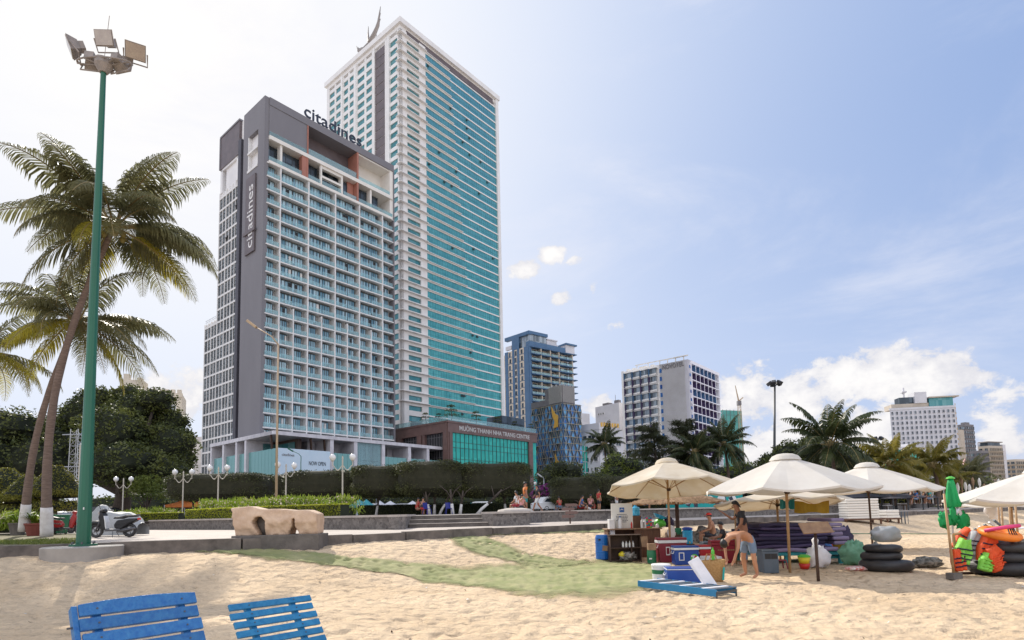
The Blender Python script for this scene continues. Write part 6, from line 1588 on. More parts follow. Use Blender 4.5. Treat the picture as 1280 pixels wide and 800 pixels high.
# vehicles
def car(T, paint='car_white', L_=4.3, W=1.7, H=1.45, suv=False):
    def sec(pts, w, wt, name, mt, bev):
        m_ = MB(); n = len(pts); a = []; b2 = []
        for x, z in pts: k = w/2 if z < H*.62 else wt/2; a.append((x, -k, z)); b2.append((x, k, z))
        m_.raw(a+b2, [tuple(range(n)), tuple(range(2*n-1, n-1, -1))]+[(i, n+i, n+(i+1) % n, (i+1) % n) for i in range(n)]); return m_.build(name, mt, T, bevel=bev)
    h = L_/2
    bd = sec([(-h, .35), (-h+.05, .28), (h-.05, .28), (h, .35), (h, .62), (h-.1, .80), (h-.9, .92), (-h+.35, .95), (-h, .85)], W, W, 'body', paint, .07)
    sec([(-h+.25, .90), (-h+.75, H-.06), (-h+1.1, H), (h-1.75, H), (h-1.2, H-.12) if not suv else (h-1.1, H-.2), (h-.65, .90)], W-.12, W-.42, 'roof', paint, .05)
    for s in (-1, 1):
        q = MB(); y = s*(W/2-.045); yt = s*(W/2-.19)
        for x0, x1, t0, t1 in ((-h+.55, -.35, -h+.95, -.35), (-.25, h-1.05, -.25, h-1.45)):
            P = [(x0, y, .94), (x1, y, .94), (t1, yt, H-.16), (t0, yt, H-.16)]; q.face(P if s < 0 else P[::-1])
        q.build('side_window', 'car_glass', T)
        for x in (-h+.78, h-.85): wheel(T, (x, s*(W/2-.08), .31), .31, .19, 'steel', 7)
        q = MB(); q.obox((h-.12, s*(W/2-.25), .66), .2, .36, .13); q.build('headlight', 'lamp_glass', T, bevel=.03); q = MB(); q.obox((-h+.06, s*(W/2-.2), .75), .12, .25, .16); q.build('tail_light', 'toy_red', T, bevel=.02)
    q = MB(); q.face([(h-.66, -W/2+.12, .95), (h-.66, W/2-.12, .95), (h-1.25, W/2-.25, H-.12), (h-1.25, -W/2+.25, H-.12)]); q.build('windscreen', 'car_glass', T)
def place_car(px, Y, rz, paint, label, **k): p = at(px, 645, Y); T = local_thing('parked_car', label, 'car', (p.x, p.y, CZ), rz, 'cars parked beyond the park'); car(T, paint, **k); return T
place_car(693, 56, .5, 'car_white', 'white car parked in the open gap beside the twin globe lamp')
place_car(472, 70, .1, 'car_white', 'white car seen under the canopies, right of the balcony-hotel entrance')
place_car(508, 74, .1, 'car_silver', 'silver car seen under the tallest clipped canopy'); place_car(45, 44, .1, 'car_silver', 'silver car parked behind the palm trunks at left'); place_car(80, 50, .2, 'car_red', 'dark red car behind the green wheeled bin'); place_car(130, 56, .1, 'car_glass', 'black car behind the tarpaulin-covered scooter')
place_car(720, 66, .2, 'car_red', 'dark red car right of the white car'); place_car(605, 72, .1, 'car_white', 'white car seen right of the leaning whitewashed trunk')
# small tents and parasols beyond the canopies
def tent(px, Y, w, h, mt, label):
    p = at(px, 645, Y); T = thing('tent', label, 'tent', (p.x, p.y, CZ), 'small tents beyond the clipped trees'); q = MB(); x, y = p.x, p.y
    for a, b2 in ((-1, -1), (1, -1), (1, 1), (-1, 1)): q.tube([(x+a*w/2, y+b2*w/2, CZ), (x+a*w/2, y+b2*w/2, CZ+h*.62)], .04, 5)
    q.build('frame', 'steel', T); q = MB(); z = CZ+h*.62; c = (x, y, CZ+h)
    P = [(x-w/2, y-w/2), (x+w/2, y-w/2), (x+w/2, y+w/2), (x-w/2, y+w/2)]
    for i in range(4):
        a, b2 = P[i], P[(i+1) % 4]; ma = ((a[0]*.55+x*.45), (a[1]*.55+y*.45), z+h*.11); mb_ = ((b2[0]*.55+x*.45), (b2[1]*.55+y*.45), z+h*.11)
        q.face([(a[0], a[1], z), (b2[0], b2[1], z), mb_, ma]); q.face([ma, mb_, c]); q.face([(a[0], a[1], z-.25), (b2[0], b2[1], z-.25), (b2[0], b2[1], z), (a[0], a[1], z)])
    q.build('canopy', mt, T)
tent(449, 62, 2.0, 1.8, 'turquoise', 'turquoise tent seen under the canopies at left'); tent(458, 66, 1.8, 1.9, 'turquoise', 'second turquoise tent, right behind the first one'); tent(475, 58, 1.7, 1.5, 'wall_far', 'pale grey tent right of the turquoise ones'); tent(488, 68, 2.4, 1.7, 'wall_far', 'white tent under the tallest clipped canopy'); tent(516, 70, 2.4, 1.7, 'wall_far', 'white tent left of the clustered trunks')
tent(240, 60, 3.6, 2.5, 'shirt_orange', 'orange parasol tent left of the white-flowering bed'); tent(589, 64, 1.4, 1.2, 'mural_teal', 'small turquoise tent left of the leaning whitewashed trunk')
# turquoise mural kiosk
p = at(892, 645, 46); T = thing('mural_kiosk', 'turquoise painted kiosk with white cartoon-like bubbles behind the parasols', 'kiosk', (p.x, p.y, CZ)); F_ = Frame((p.x-2.9, p.y), (1, .12)); zt = at(892, 618, 46).z
q = MB(); F_.box(q, 0, 5.6, -2.2, 0, CZ, zt); q.build('wall', 'mural_teal', T); q = MB(); rg = random.Random(9)
for i in range(5): q.lathe([(.34, 0), (.3, .03)], F_.p(.9+i*.95, .01, zt-.42+.05*(i % 2)), 12, rot=Matrix.Rotation(PI/2, 3, 'X'))
q.build('painted_bubble', 'plastic_white', T); q = MB()
for i in range(9): q.obox(F_.p(.4+i*.6, .02, CZ+.35+rg.random()*.5), .3, .03, .4, Matrix.Rotation(rg.uniform(-.6, .6), 3, 'Y'))
q.build('painted_figure', 'ink', T); q = MB(); F_.box(q, -.1, 5.7, -2.3, .1, zt, zt+.08); q.build('roof', 'wall_far', T)
# crooked red sign post and wicker basket on the sand edge
p = G(713, 661); T = thing('sign_post', 'small weathered red fingerpost standing in the sand', 'sign', tuple(p)); q = MB(); q.tube([p-Vector((0, 0, .1)), p+Vector((.0, 0, 1.15))], .035, 6); q.build('post', 'dark_wood', T)
for i, (dz, s, a) in enumerate(((1.1, 1, .1), (.92, -1, -.1), (.75, 1, .05), (.58, -1, .1))):
    q = MB(); c = p+Vector((s*.08, -.05, dz)); q.raw([c+Vector(v) for v in ((-.3, 0, -.07), (.22, 0, -.07), (.33, 0, 0), (.22, 0, .07), (-.3, 0, .07), (-.3, .02, -.07), (.22, .02, -.07), (.33, .02, 0), (.22, .02, .07), (-.3, .02, .07))], [(0, 1, 2, 3, 4), (9, 8, 7, 6, 5), (0, 5, 6, 1), (1, 6, 7, 2), (2, 7, 8, 3), (3, 8, 9, 4), (4, 9, 5, 0)]); q.build('arrow_board', 'podium_stone', T)
# ------------------------------------------------------------------ people
def skin_obj(name, verts, edges, radii, mt, parent, sub=1, smooth=True):
    me = bpy.data.meshes.new(name); me.from_pydata(verts, edges, []); me.materials.append(M[mt])
    o = bpy.data.objects.new(name, me); COL.objects.link(o); o.parent = parent
    s = o.modifiers.new('skin', 'SKIN'); s.use_smooth_shade = smooth
    for i, d in enumerate(me.skin_vertices[0].data): r = radii[i]; d.radius = (r, r) if not isinstance(r, tuple) else r; d.use_root = (i == 0)
    if sub: u = o.modifiers.new('sub', 'SUBSURF'); u.levels = sub; u.render_levels = sub
    return o
STAND = dict(pel=(0, 0, .94), wai=(0, 0, 1.08), che=(0, 0, 1.28), nck=(.0, 0, 1.46), hed=(.02, 0, 1.60), crn=(.01, 0, 1.69), shl=(0, .17, 1.40), shr=(0, -.17, 1.40), ell=(-.02, .25, 1.13), elr=(-.02, -.25, 1.13), wrl=(.05, .26, .88), wrr=(.05, -.26, .88),
             hil=(0, .10, .88), hir=(0, -.10, .88), knl=(.03, .11, .49), knr=(.03, -.11, .49), anl=(-.02, .11, .08), anr=(-.02, -.11, .08), tol=(.16, .13, .03), tor=(.16, -.13, .03))
def person(label, loc, yaw, over=None, skin='skin', top='shirt_white', bottom='denim', hair='hair', hat=None, long_=False, fingers=False, scale=1.0, group=None, shirtless=False, cat='person'):
    J = dict(STAND); J.update(over or {}); J = {k: Vector(v) for k, v in J.items()}
    T = local_thing('person', label, cat, tuple(loc), yaw, group); T.scale = (scale,)*3
    V = []; E = []; RD = []
    def add(p, r, par=None):
        V.append(tuple(p)); RD.append(r); i = len(V)-1
        if par is not None: E.append((par, i))
        return i
    pel = add(J['pel'], .13); wai = add(J['wai'], .12, pel); che = add(J['che'], .135, wai); nck = add(J['nck'], .055, che); fwd = (J['hed']-J['nck']).normalized()
    hed = add(J['hed'], .088, nck); crn = add(J['crn'], .075, hed)
    for s in 'lr':
        sh = add(J['sh'+s], .062, che); el = add(J['el'+s], .043, sh); wr = add(J['wr'+s], .03, el); d = (J['wr'+s]-J['el'+s]).normalized(); sd_ = d.cross(Vector((1, 0, .2))).normalized()
        pm = add(J['wr'+s]+d*.07, (.036, .02), wr)
        if fingers:
            for k, l_ in ((-1.5, .062), (-.5, .075), (.5, .07), (1.5, .055)):
                b0 = J['wr'+s]+d*.10+sd_*k*.018; f1 = add(b0, .0095, pm); f2 = add(b0+d*l_*.55+Vector((.006, 0, 0)), .0085, f1); add(b0+d*l_+Vector((.02, 0, 0)), .007, f2)
            t1 = add(J['wr'+s]+d*.05-sd_*.045, .010, wr); add(J['wr'+s]+d*.09-sd_*.06, .008, t1)
        hi = add(J['hi'+s], .092, pel); kn = add(J['kn'+s], .058, hi); cm_ = add(J['kn'+s].lerp(J['an'+s], .35), .056, kn); an = add(J['an'+s], .036, cm_); add(J['to'+s], (.038, .025), an)
    skin_obj('body', V, E, RD, skin, T)
    # face: nose, eyes, mouth, ears as one small mesh on the head, and hair
    hc = J['hed'].lerp(J['crn'], .45); up = (J['crn']-J['nck']).normalized(); lf = Vector((0, 1, 0)); fw = lf.cross(up).normalized()
    rot = Matrix((fw, lf, up)).transposed()
    f = MB(); f.obox(hc+rot @ Vector((.100, 0, -.035)), .03, .022, .035, rot)
    for s in (-1, 1): f.blob(hc+rot @ Vector((0.0, s*.087, -.02)), .014, .012, .026, 6, 5, 0)
    f.build('nose_and_ears', skin, T, smooth=True)
    f = MB(); 
    for s in (-1, 1): f.blob(hc+rot @ Vector((.084, s*.033, .0)), .010, .013, .008, 6, 5, 0)
    f.blob(hc+rot @ Vector((.084, 0, -.072)), .008, .022, .005, 6, 4, 0); f.build('eyes_and_mouth', 'hair', T)
    h = MB(); V2_ = []; n, m_ = 12, 8
    for i in range(m_+1):
        ph = -.25+(PI/2+.25)*i/m_
        for j in range(n):
            th = 2*PI*j/n; d = Vector((math.cos(ph)*math.cos(th), math.cos(ph)*math.sin(th), math.sin(ph))); back = max(0, -d.x); q = Vector((d.x*.102-.012, d.y*.094, d.z*.098+.015-(.03+.09*(1 if long_ else 0))*back*(1-i/m_)+ (.05*max(0, d.x)*(1-i/m_))))
            V2_.append(hc+rot @ q)
    h.raw(V2_, [(i*n+j, i*n+(j+1) % n, (i+1)*n+(j+1) % n, (i+1)*n+j) for i in range(m_) for j in range(n)]); h.build('hair', hair, T, smooth=True)
    if hat:
        h = MB(); h.blob(hc+rot @ Vector((0, 0, .045)), .108, .10, .085, 12, 8, 0, flat=-.01); h.obox(hc+rot @ Vector((.12, 0, .045)), .1, .13, .012, rot); h.build('cap', hat, T, smooth=True)
    if not shirtless:
        V = []; E = []; RD = []
        a = add(J['pel']+(J['wai']-J['pel'])*.1, .142); b2 = add(J['wai'], .138, a); c = add(J['che'], .152, b2); add(J['che'].lerp(J['nck'], .62), .075, c)
        for s in 'lr': sh = add(J['sh'+s], .076, c); add(J['sh'+s].lerp(J['el'+s], .62), .062, sh)
        skin_obj('shirt', V, E, RD, top, T)
    V = []; E = []; RD = []
    a = add(J['pel']+(J['wai']-J['pel'])*.35, .138); b2 = add(J['pel'], .148, a)
    for s in 'lr':
        hi = add(J['hi'+s], .105, b2); 
        if long_ == 'trousers': kn = add(J['kn'+s], .072, hi); add(J['kn'+s].lerp(J['an'+s], .9), .055, kn)
        else: add(J['hi'+s].lerp(J['kn'+s], .85), .088, hi)
    skin_obj('shorts', V, E, RD, bottom, T)
    return T
WALK = dict(knl=(.18, .1, .50), anl=(.28, .1, .10), tol=(.44, .12, .06), knr=(-.06, -.1, .50), anr=(-.32, -.1, .14), tor=(-.18, -.11, .05), ell=(-.14, .23, 1.14), wrl=(-.12, .24, .90), elr=(.08, -.23, 1.14), wrr=(.24, -.22, .97))
SIT = dict(pel=(0, 0, .46), wai=(.02, 0, .60), che=(.06, 0, .82), nck=(.10, 0, .99), hed=(.13, 0, 1.13), crn=(.13, 0, 1.22), shl=(.06, .17, .93), shr=(.06, -.17, .93), ell=(.14, .24, .68), elr=(.14, -.24, .68), wrl=(.36, .16, .60), wrr=(.36, -.16, .60),
           hil=(.05, .10, .44), hir=(.05, -.10, .44), knl=(.46, .13, .48), knr=(.46, -.13, .48), anl=(.46, .12, .08), anr=(.46, -.12, .08), tol=(.62, .13, .04), tor=(.62, -.13, .04))
LOW = {k: (v[0], v[1], v[2]-.30) for k, v in SIT.items()}; LOW.update(knl=(.36, .16, .42), knr=(.36, -.16, .42), anl=(.42, .15, .07), anr=(.42, -.15, .07), tol=(.56, .16, .03), tor=(.56, -.16, .03), wrl=(.40, .10, .40), wrr=(.40, -.10, .40), ell=(.18, .26, .42), elr=(.18, -.26, .42))
BEND = dict(pel=(0, 0, .93), wai=(.14, 0, 1.03), che=(.36, 0, 1.02), nck=(.54, 0, .96), hed=(.66, 0, .86), crn=(.72, 0, .79), shl=(.43, .17, 1.0), shr=(.43, -.17, 1.0), ell=(.50, .22, .72), elr=(.50, -.22, .72), wrl=(.55, .14, .48), wrr=(.55, -.14, .48),
            hil=(0, .11, .86), hir=(0, -.11, .86), knl=(.02, .17, .47), knr=(.06, -.13, .47), anl=(-.04, .19, .08), anr=(0, -.14, .08), tol=(.12, .22, .03), tor=(.16, -.17, .03))
def P_at(px, Y, z): p = at(px, 640, Y); return (p.x, p.y, z)
g = G(938, 722); person('shirtless man in blue denim shorts bending over the grey crate', (g.x, g.y, g.z), PI+.35, BEND, 'skin_tan', bottom='denim', shirtless=True, fingers=True)
REACH = dict(che=(.06, 0, 1.28), nck=(.12, 0, 1.46), hed=(.17, 0, 1.59), crn=(.18, 0, 1.68), elr=(.24, -.22, 1.22), wrr=(.45, -.18, 1.38), shr=(.06, -.17, 1.40), shl=(.04, .17, 1.40), ell=(.08, .25, 1.12), wrl=(.22, .22, .94))
g = G(932, 706); person('man in a dark shirt standing behind the bending man, reaching out', (g.x, g.y, g.z), PI-.25, REACH, 'skin', 'shirt_dark', 'denim', fingers=True, long_='trousers', scale=1.05)
g = G(893, 688); person('seated person with a red cap behind the dark red cool box', (g.x, g.y, g.z+.12), PI*.95, SIT, 'skin_tan', 'skin_tan', 'shirt_dark', hat='toy_red', fingers=True)
g = G(907, 691); person('person in a black top crouching beside the seated one', (g.x, g.y, g.z+.15), PI*.9, LOW, 'skin', 'shirt_dark', 'shirt_teal', fingers=True)
for i, (px, Y, yaw, pose, top, bot, lab, sc) in enumerate((
        (648, 33, 2.5, SIT, 'shirt_white', 'cooler_red', 'person in white and red sitting on the wall left of the woman in orange', 1.0),
        (657, 34, .3, None, 'shirt_orange', 'shirt_teal', 'woman in an orange top standing behind the planter block', 1.05),
        (652, 31.2, 1.0, SIT, 'shirt_pink', 'shirt_dark', 'person sitting low in front of the woman in orange', .8),
        (672, 36, PI, WALK, 'shirt_dark', 'shirt_white', 'person in dark top and white shorts walking left near the white car', 1.0),
        (727, 46, 0, SIT, 'shirt_blue', 'shirt_dark', 'person in blue sitting behind the wall near the fingerpost', 1),
        (738, 44, 1, SIT, 'shirt_pink', 'shirt_dark', 'person in pink sitting behind the wall near the leaning trunk', 1),
        (749, 42, .5, None, 'shirt_red', 'shirt_dark', 'shirtless-looking tanned person left of the first parasol', .9),
        (700, 48, 2, SIT, 'shirt_red', 'denim', 'person in red sitting just right of the white car', 1),
        (725, 52, 0, SIT, 'shirt_orange', 'denim', 'person in yellow-orange under the second canopy', 1),
        (771, 44, .2, None, 'shirt_white', 'shirt_white', 'figure in white under the first cream parasol', .95),
        (528, 41, 1.2, SIT, 'shirt_dark', 'shirt_red', 'person in dark top sitting on the blue stool by the trunks', 1),
        (521, 42, .6, SIT, 'shirt_red', 'skin', 'tanned person beside the one on the blue stool', 1),
        (805, 48, 0, SIT, 'shirt_teal', 'denim', 'person in teal behind the vendor counter', 1),
        (985, 60, 0, WALK, 'shirt_white', 'denim', 'distant person in white walking behind the mattress stack', 1),
        (1140, 52, 0, SIT, 'shirt_dark', 'denim', 'person in black under the dark restaurant roof', 1), (1148, 50, 3, SIT, 'shirt_blue', 'denim', 'person in blue under the dark restaurant roof', 1), (1156, 54, 0, SIT, 'shirt_dark', 'shirt_dark', 'second dark-clothed diner, right of the one in blue', 1),
        (1165, 50, 3, SIT, 'shirt_teal', 'denim', 'person in turquoise at the restaurant tables', 1), (1216, 50, 1, LOW, 'shirt_red', 'denim', 'person sitting on the far sand left of the bamboo poles', 1.1), (1224, 49, 2, LOW, 'shirt_dark', 'denim', 'dark-clothed person beside the one on the far sand', 1.1),
        (1012, 62, 0, SIT, 'shirt_blue', 'denim', 'distant person in blue under the large white parasol', 1), (1050, 56, 0, SIT, 'shirt_white', 'denim', 'distant person in white left of the white mattress stack', 1), (1043, 58, 2, None, 'shirt_dark', 'denim', 'distant person standing left of the white mattress stack', 1))):
    p = at(px, 640, Y); z = sandz(p.x, p.y) if px > 1000 and p.y < kerbY(p.x) else CZ
    
    person(lab, (p.x, p.y, z), yaw, pose, 'skin' if i % 2 else 'skin_tan', top, bot, scale=sc, long_=(i % 3 == 0))
def plastic_chair(label, px, Y, rz):
    p = at(px, 645, Y); T = local_thing('plastic_chair', label, 'chair', (p.x, p.y, CZ), rz, 'blue plastic chairs on the steps'); q = MB(); q.box(-.2, .2, -.2, .2, .42, .45); q.build('seat', 'chair_blue', T, bevel=.01)
    q = MB(); q.hexa([(-.2, .17, .45), (.2, .17, .45), (.2, .2, .45), (-.2, .2, .45), (-.2, .25, .86), (.2, .25, .86), (.2, .28, .86), (-.2, .28, .86)]); q.build('backrest', 'chair_blue', T, bevel=.01)
    for a in (-1, 1):
        for b2 in (-1, 1): q = MB(); q.tube([(a*.18, b2*.18, .42), (a*.23, b2*.23, 0)], .02, 5); q.build('leg', 'chair_blue', T)
        q = MB(); q.box(a*.21-.02, a*.21+.02, -.18, .22, .62, .65); q.build('armrest', 'chair_blue', T)
plastic_chair('blue plastic armchair standing left of a whitewashed trunk', 561, 42, .3); plastic_chair('blue plastic chair under the seated person by the trunks', 534, 41, 2.6)
# ------------------------------------------------------------------ things on the sand
bg_ = random.Random(33)
def parasol(label, ax, ay, Y, Rr, drop=.95, mt='canvas', pole=None, group='large market parasols on the beach', n=8, tilt=(0, 0), ph=.2, vent=True, polebase=None, r=.035, name='parasol'):
    """ax, ay: apex in the photo at distance Y"""
    a = at(ax, ay, Y); pb = Vector((a.x, a.y, 0)) if polebase is None else Vector((polebase[0], polebase[1], 0)); pb.z = sandz(pb.x, pb.y); T = thing(name, label, 'parasol', tuple(pb), group)
    tl = Matrix.Rotation(tilt[0], 3, 'X') @ Matrix.Rotation(tilt[1], 3, 'Y')
    q = MB(); hub = a+tl @ Vector((0, 0, -.12)); q.tube([pb-Vector((0, 0, .3)), hub], r, 9); q.build('pole', 'bamboo' if pole is None else pole, T, smooth=True)
    K = 7; S = 6; seg = n*S
    def rim(j, t):
        th = 2*PI*j/seg+ph; f_ = abs(((j % S)/S)-.5)*2       # 1 on the ribs, 0 mid panel
        rad = Rr*t*(math.cos(PI/n)/math.cos((((j % S)/S)-.5)*2*PI/n)); sag = (1-f_**2)*.10*Rr*.45*t*t
        z = -drop*(t**1.12)-sag*.9+.022*t*noise.noise(Vector((math.cos(th)*5, math.sin(th)*5, ax+t*3))); return a+tl @ Vector((rad*math.cos(th), rad*math.sin(th), z))
    c = MB(); V = []
    for i in range(K+1):
        t = .13+.87*i/K
        for j in range(seg): V.append(rim(j, t))
    for j in range(seg): p = rim(j, 1.0); V.append(p+Vector((0, 0, -.045))+(p-a)*.001)
    c.raw(V, [(i*seg+j, i*seg+(j+1) % seg, (i+1)*seg+(j+1) % seg, (i+1)*seg+j) for i in range(K+1) for j in range(seg)])
    cn = c.build('canopy', mt, T, smooth=False)
    sl = cn.modifiers.new('thick', 'SOLIDIFY'); sl.thickness = .006
    if vent:
        v = MB(); VV = []
        for i, (rr, z) in enumerate(((.02, .10), (.09, .078), (.15, .015), (.185, -.10))):
            for j in range(24): th = 2*PI*j/24+ph; k = rr*Rr*(1+.03*math.cos(n*th)); VV.append(a+tl @ Vector((k*math.cos(th), k*math.sin(th), z*Rr*.42)))
        v.raw(VV, [(i*24+j, i*24+(j+1) % 24, (i+1)*24+(j+1) % 24, (i+1)*24+j) for i in range(3) for j in range(24)]+[tuple(range(24))]); v.build('vent_cap', mt, T, smooth=True)
    run = a+tl @ Vector((0, 0, -drop*.98-.1))
    for k in range(n):
        th = 2*PI*k/n+ph; q = MB(); p0 = a+tl @ Vector((.03*math.cos(th), .03*math.sin(th), -.05)); pts = [a+tl @ Vector((Rr*t*math.cos(th), Rr*t*math.sin(th), -drop*(t**1.12)-.035)) for t in (.1, .3, .5, .75, .985)]
        q.tube([p0]+pts, .015, 4); rb = q.build('rib', 'bamboo', T); q = MB(); q.tube([run, pts[2]], .012, 4); q.build('strut', 'bamboo', rb)
    q = MB(); q.lathe([(.05, -.05), (.075, 0), (.05, .05)], run, 10); q.build('runner', 'dark_wood', T)
    return T
parasol('cream parasol furthest left, over the vendor counter', 833, 576, 18.6, 2.03, .86, 'canvas_cream', ph=.33, tilt=(-.13, 0))
parasol('biggest white parasol in the middle, on a bamboo pole', 981, 571, 14.7, 2.08, .82, 'canvas', ph=.1, polebase=(6.93, 14.7))
parasol('lower cream parasol beneath the biggest white one, hung with a yellow cloth', 970, 612, 18.5, 1.93, .40, 'canvas_cream', ph=.5, tilt=(-.10, 0))
parasol('white parasol on a dark pole standing over the black inner tubes', 1083, 581, 21.8, 2.35, .95, 'canvas', ph=.25, pole='dark_wood')
parasol('large white parasol cut off by the right edge of the photo', 1302, 587, 14.2, 2.0, .78, 'canvas', ph=.2, tilt=(0, .05))
parasol('smaller white parasol peeping out under the one at the right edge', 1262, 612, 24, 2.1, .6, 'canvas', ph=.0)
p_ = at(845, 606, 24)
def thatch():
    a = at(845, 612, 23.5); z0 = sandz(a.x, a.y); T = thing('thatched_parasol', 'brown thatched parasol behind the cream parasol on the left', 'parasol', (a.x, a.y, z0)); q = MB(); q.tube([(a.x, a.y, z0), (a.x, a.y, a.z)], .08, 8); q.build('pole', 'dark_wood', T); q = MB(); n = 40
    V = [a]; 
    for i in range(1, 5):
        for j in range(n): th = 2*PI*j/n; rr = 1.95*i/4*(1+.03*math.sin(j*7.3+i)); V.append(a+Vector((rr*math.cos(th), rr*math.sin(th), -.5*i/4-(.10*abs(math.sin(j*3.7)) if i == 4 else 0))))
    q.raw(V, [(0, 1+j, 1+(j+1) % n) for j in range(n)]+[(1+(i-1)*n+j, 1+i*n+j, 1+i*n+(j+1) % n, 1+(i-1)*n+(j+1) % n) for i in range(1, 4) for j in range(n)])
    for _ in range(900):
        th = bg_.uniform(0, 2*PI); rr = bg_.uniform(1.2, 2.0); p = a+Vector((rr*math.cos(th), rr*math.sin(th), -.5*rr/1.95+.02)); d = Vector((math.cos(th)*.2, math.sin(th)*.2, -.12)); s = Vector((-math.sin(th), math.cos(th), 0))*.02; q.face([p-s, p+s, p+d+s*.3, p+d-s*.3])
    q.build('thatch', 'thatch', T)
thatch()
# yellow cloth and teal cloth hung from the lower parasol
def hung(name, label, cat, px0, px1, y0, y1, Y, mt, sag=.1, seed=1):
    T = MB(); nx, ny = 14, 8; V = []
    for i in range(nx+1):
        for j in range(ny+1):
            u, v = i/nx, j/ny; p = at(px0+(px1-px0)*u, y0+(y1-y0)*v, Y); p = p+Vector((0, .06*math.sin(u*14+seed), -sag*4*u*(1-u)*(1-v)*.5+.02*math.sin(u*9+v*3))); V.append(p)
    T.raw(V, [(i*(ny+1)+j, (i+1)*(ny+1)+j, (i+1)*(ny+1)+j+1, i*(ny+1)+j+1) for i in range(nx) for j in range(ny)]); return tag(T.build(name, mt, smooth=True), label, cat)
hung('cloth', 'mustard yellow cloth hanging from the lower cream parasol', 'cloth', 994, 1036, 626, 641, 17.3, 'yellow_cloth', .15, 2)
hung('cloth', 'teal cloth hanging beside the pole of the lower cream parasol', 'cloth', 975, 992, 624, 636, 17.4, 'shirt_teal', .1, 3)
T_ = MB(); g = at(917, 640, 17); T_.tube([(g.x, g.y, sandz(g.x, g.y)-.1), (g.x+.05, g.y, 1.75)], .025, 7); tag(T_.build('wooden_stake', 'bamboo', smooth=True), 'thin leaning wooden stake the standing man holds', 'stake')

def base(px, py, dz=0): g = G(px, py); return Vector((g.x, g.y, g.z+dz))
def sc(g): return g.y/720      # metres per photo pixel there
def cooler(label, px0, px1, ytop, ybot, body, lid, Yd=.42, rz=0, extra=None, lidh=.22, group=None, handle=True, bz=None, tilt=0):
    g = base((px0+px1)/2, ybot) if bz is None else bz; k = sc(g); w = (px1-px0)*k*.94; h = (ybot-ytop)*k; T = local_thing('cool_box', label, 'cool box', tuple(g-Vector((0, 0, .01))), rz, group)
    q = MB(); t_ = .96; P = [(-w/2*t_, -Yd/2*t_, 0), (w/2*t_, -Yd/2*t_, 0), (w/2*t_, Yd/2*t_, 0), (-w/2*t_, Yd/2*t_, 0), (-w/2, -Yd/2, h*(1-lidh)), (w/2, -Yd/2, h*(1-lidh)), (w/2, Yd/2, h*(1-lidh)), (-w/2, Yd/2, h*(1-lidh))]; q.hexa(P); q.build('body', body, T, bevel=.02)
    q = MB(); q.box(-w/2-.01, w/2+.01, -Yd/2-.01, Yd/2+.01, h*(1-lidh)+.003, h*(1-lidh*.45)); q.build('rim', 'plastic_white' if extra != 'plain' else body, T, bevel=.01)
    q = MB(); q.box(-w/2-.005, w/2+.005, -Yd/2-.005, Yd/2+.005, h*(1-lidh*.45)+.002, h); q.build('lid', lid, T, bevel=.02)
    if handle:
        for s in (-1, 1): q = MB(); q.tube([(s*(w/2), -.12, h*.72), (s*(w/2+.03), -.12, h*.6), (s*(w/2+.03), .12, h*.6), (s*(w/2), .12, h*.72)], .012, 5); q.build('handle', 'plastic_white', T)
    return T, w, h, Yd
# --- vendor counter, shelves, board
def counter():
    g = base(797, 698); k = sc(g); T = thing('vendor_counter', 'brown wooden vendor counter loaded with bottles', 'counter', tuple(g)); x0 = g.x-34*k; x1 = g.x+32*k; z1 = 36*k+.02; y0 = g.y+.25
    q = MB(); q.box(x0, x1, y0+.75, y0+.79, g.z, z1-.03); 
    for x in (x0, x1-.03): q.box(x, x+.03, y0, y0+.749, g.z, z1-.03)
    q.build('side_panel', 'wood', T)
    n = 11
    q = MB()
    for i in range(n): q.box(x0+.9+(x1-x0-.93)*i/n, x0+.9+(x1-x0-.93)*(i+.93)/n, y0-.02, y0, g.z, z1-.04)
    q.build('front_slats', 'wood', T); q = MB(); q.box(x0-.05, x1+.05, y0-.08, y0+.85, z1-.03, z1+.01); q.build('counter_top', 'pale_wood', T, bevel=.005)
    return T, Vector((x0, y0, z1+.012)), x1, k
CT, c0, cx1, ck = counter()
def shelf_unit():
    g = base(783, 703); k = sc(g); w = 39*k; h = 33*k; T = local_thing('shelf_unit', 'dark open wooden shelf standing before the counter', 'shelf', tuple(g), .04); t_ = .025; d = .36
    for nm, b_ in (('side_panel', (-w/2, -w/2+t_, 0, d, 0, h)), ('side_panel', (w/2-t_, w/2, 0, d, 0, h)), ('top', (-w/2-.02, w/2+.02, -.02, d, h, h+t_)), ('shelf', (-w/2+t_, w/2-t_, .01, d, h*.52, h*.52+t_)), ('shelf', (-w/2+t_, w/2-t_, .01, d, .04, .04+t_)), ('back_panel', (-w/2+t_, w/2-t_, d-.02, d-.001, 0, h)), ('divider', (w*.18, w*.18+t_, .02, d-.02, .04, h))):
        q = MB(); q.box(*b_); q.build(nm, 'dark_wood', T)
    return g, w, h
sg, sw, sh_ = shelf_unit()
def jar(label, c, r, h, mt, cap='plastic_white', name='bottle', cat='bottle', group=None, cols=None):
    T = thing(name, label, cat, tuple(c), group); q = MB(); q.lathe([(r*.9, 0), (r, h*.04), (r, h*.62), (r*.45, h*.8), (r*.36, h*.9)], c, 12); q.build('body', mt, T, smooth=False); q = MB(); q.lathe([(r*.42, h*.9), (r*.42, h)], c, 10); q.build('cap', cap, T); return T
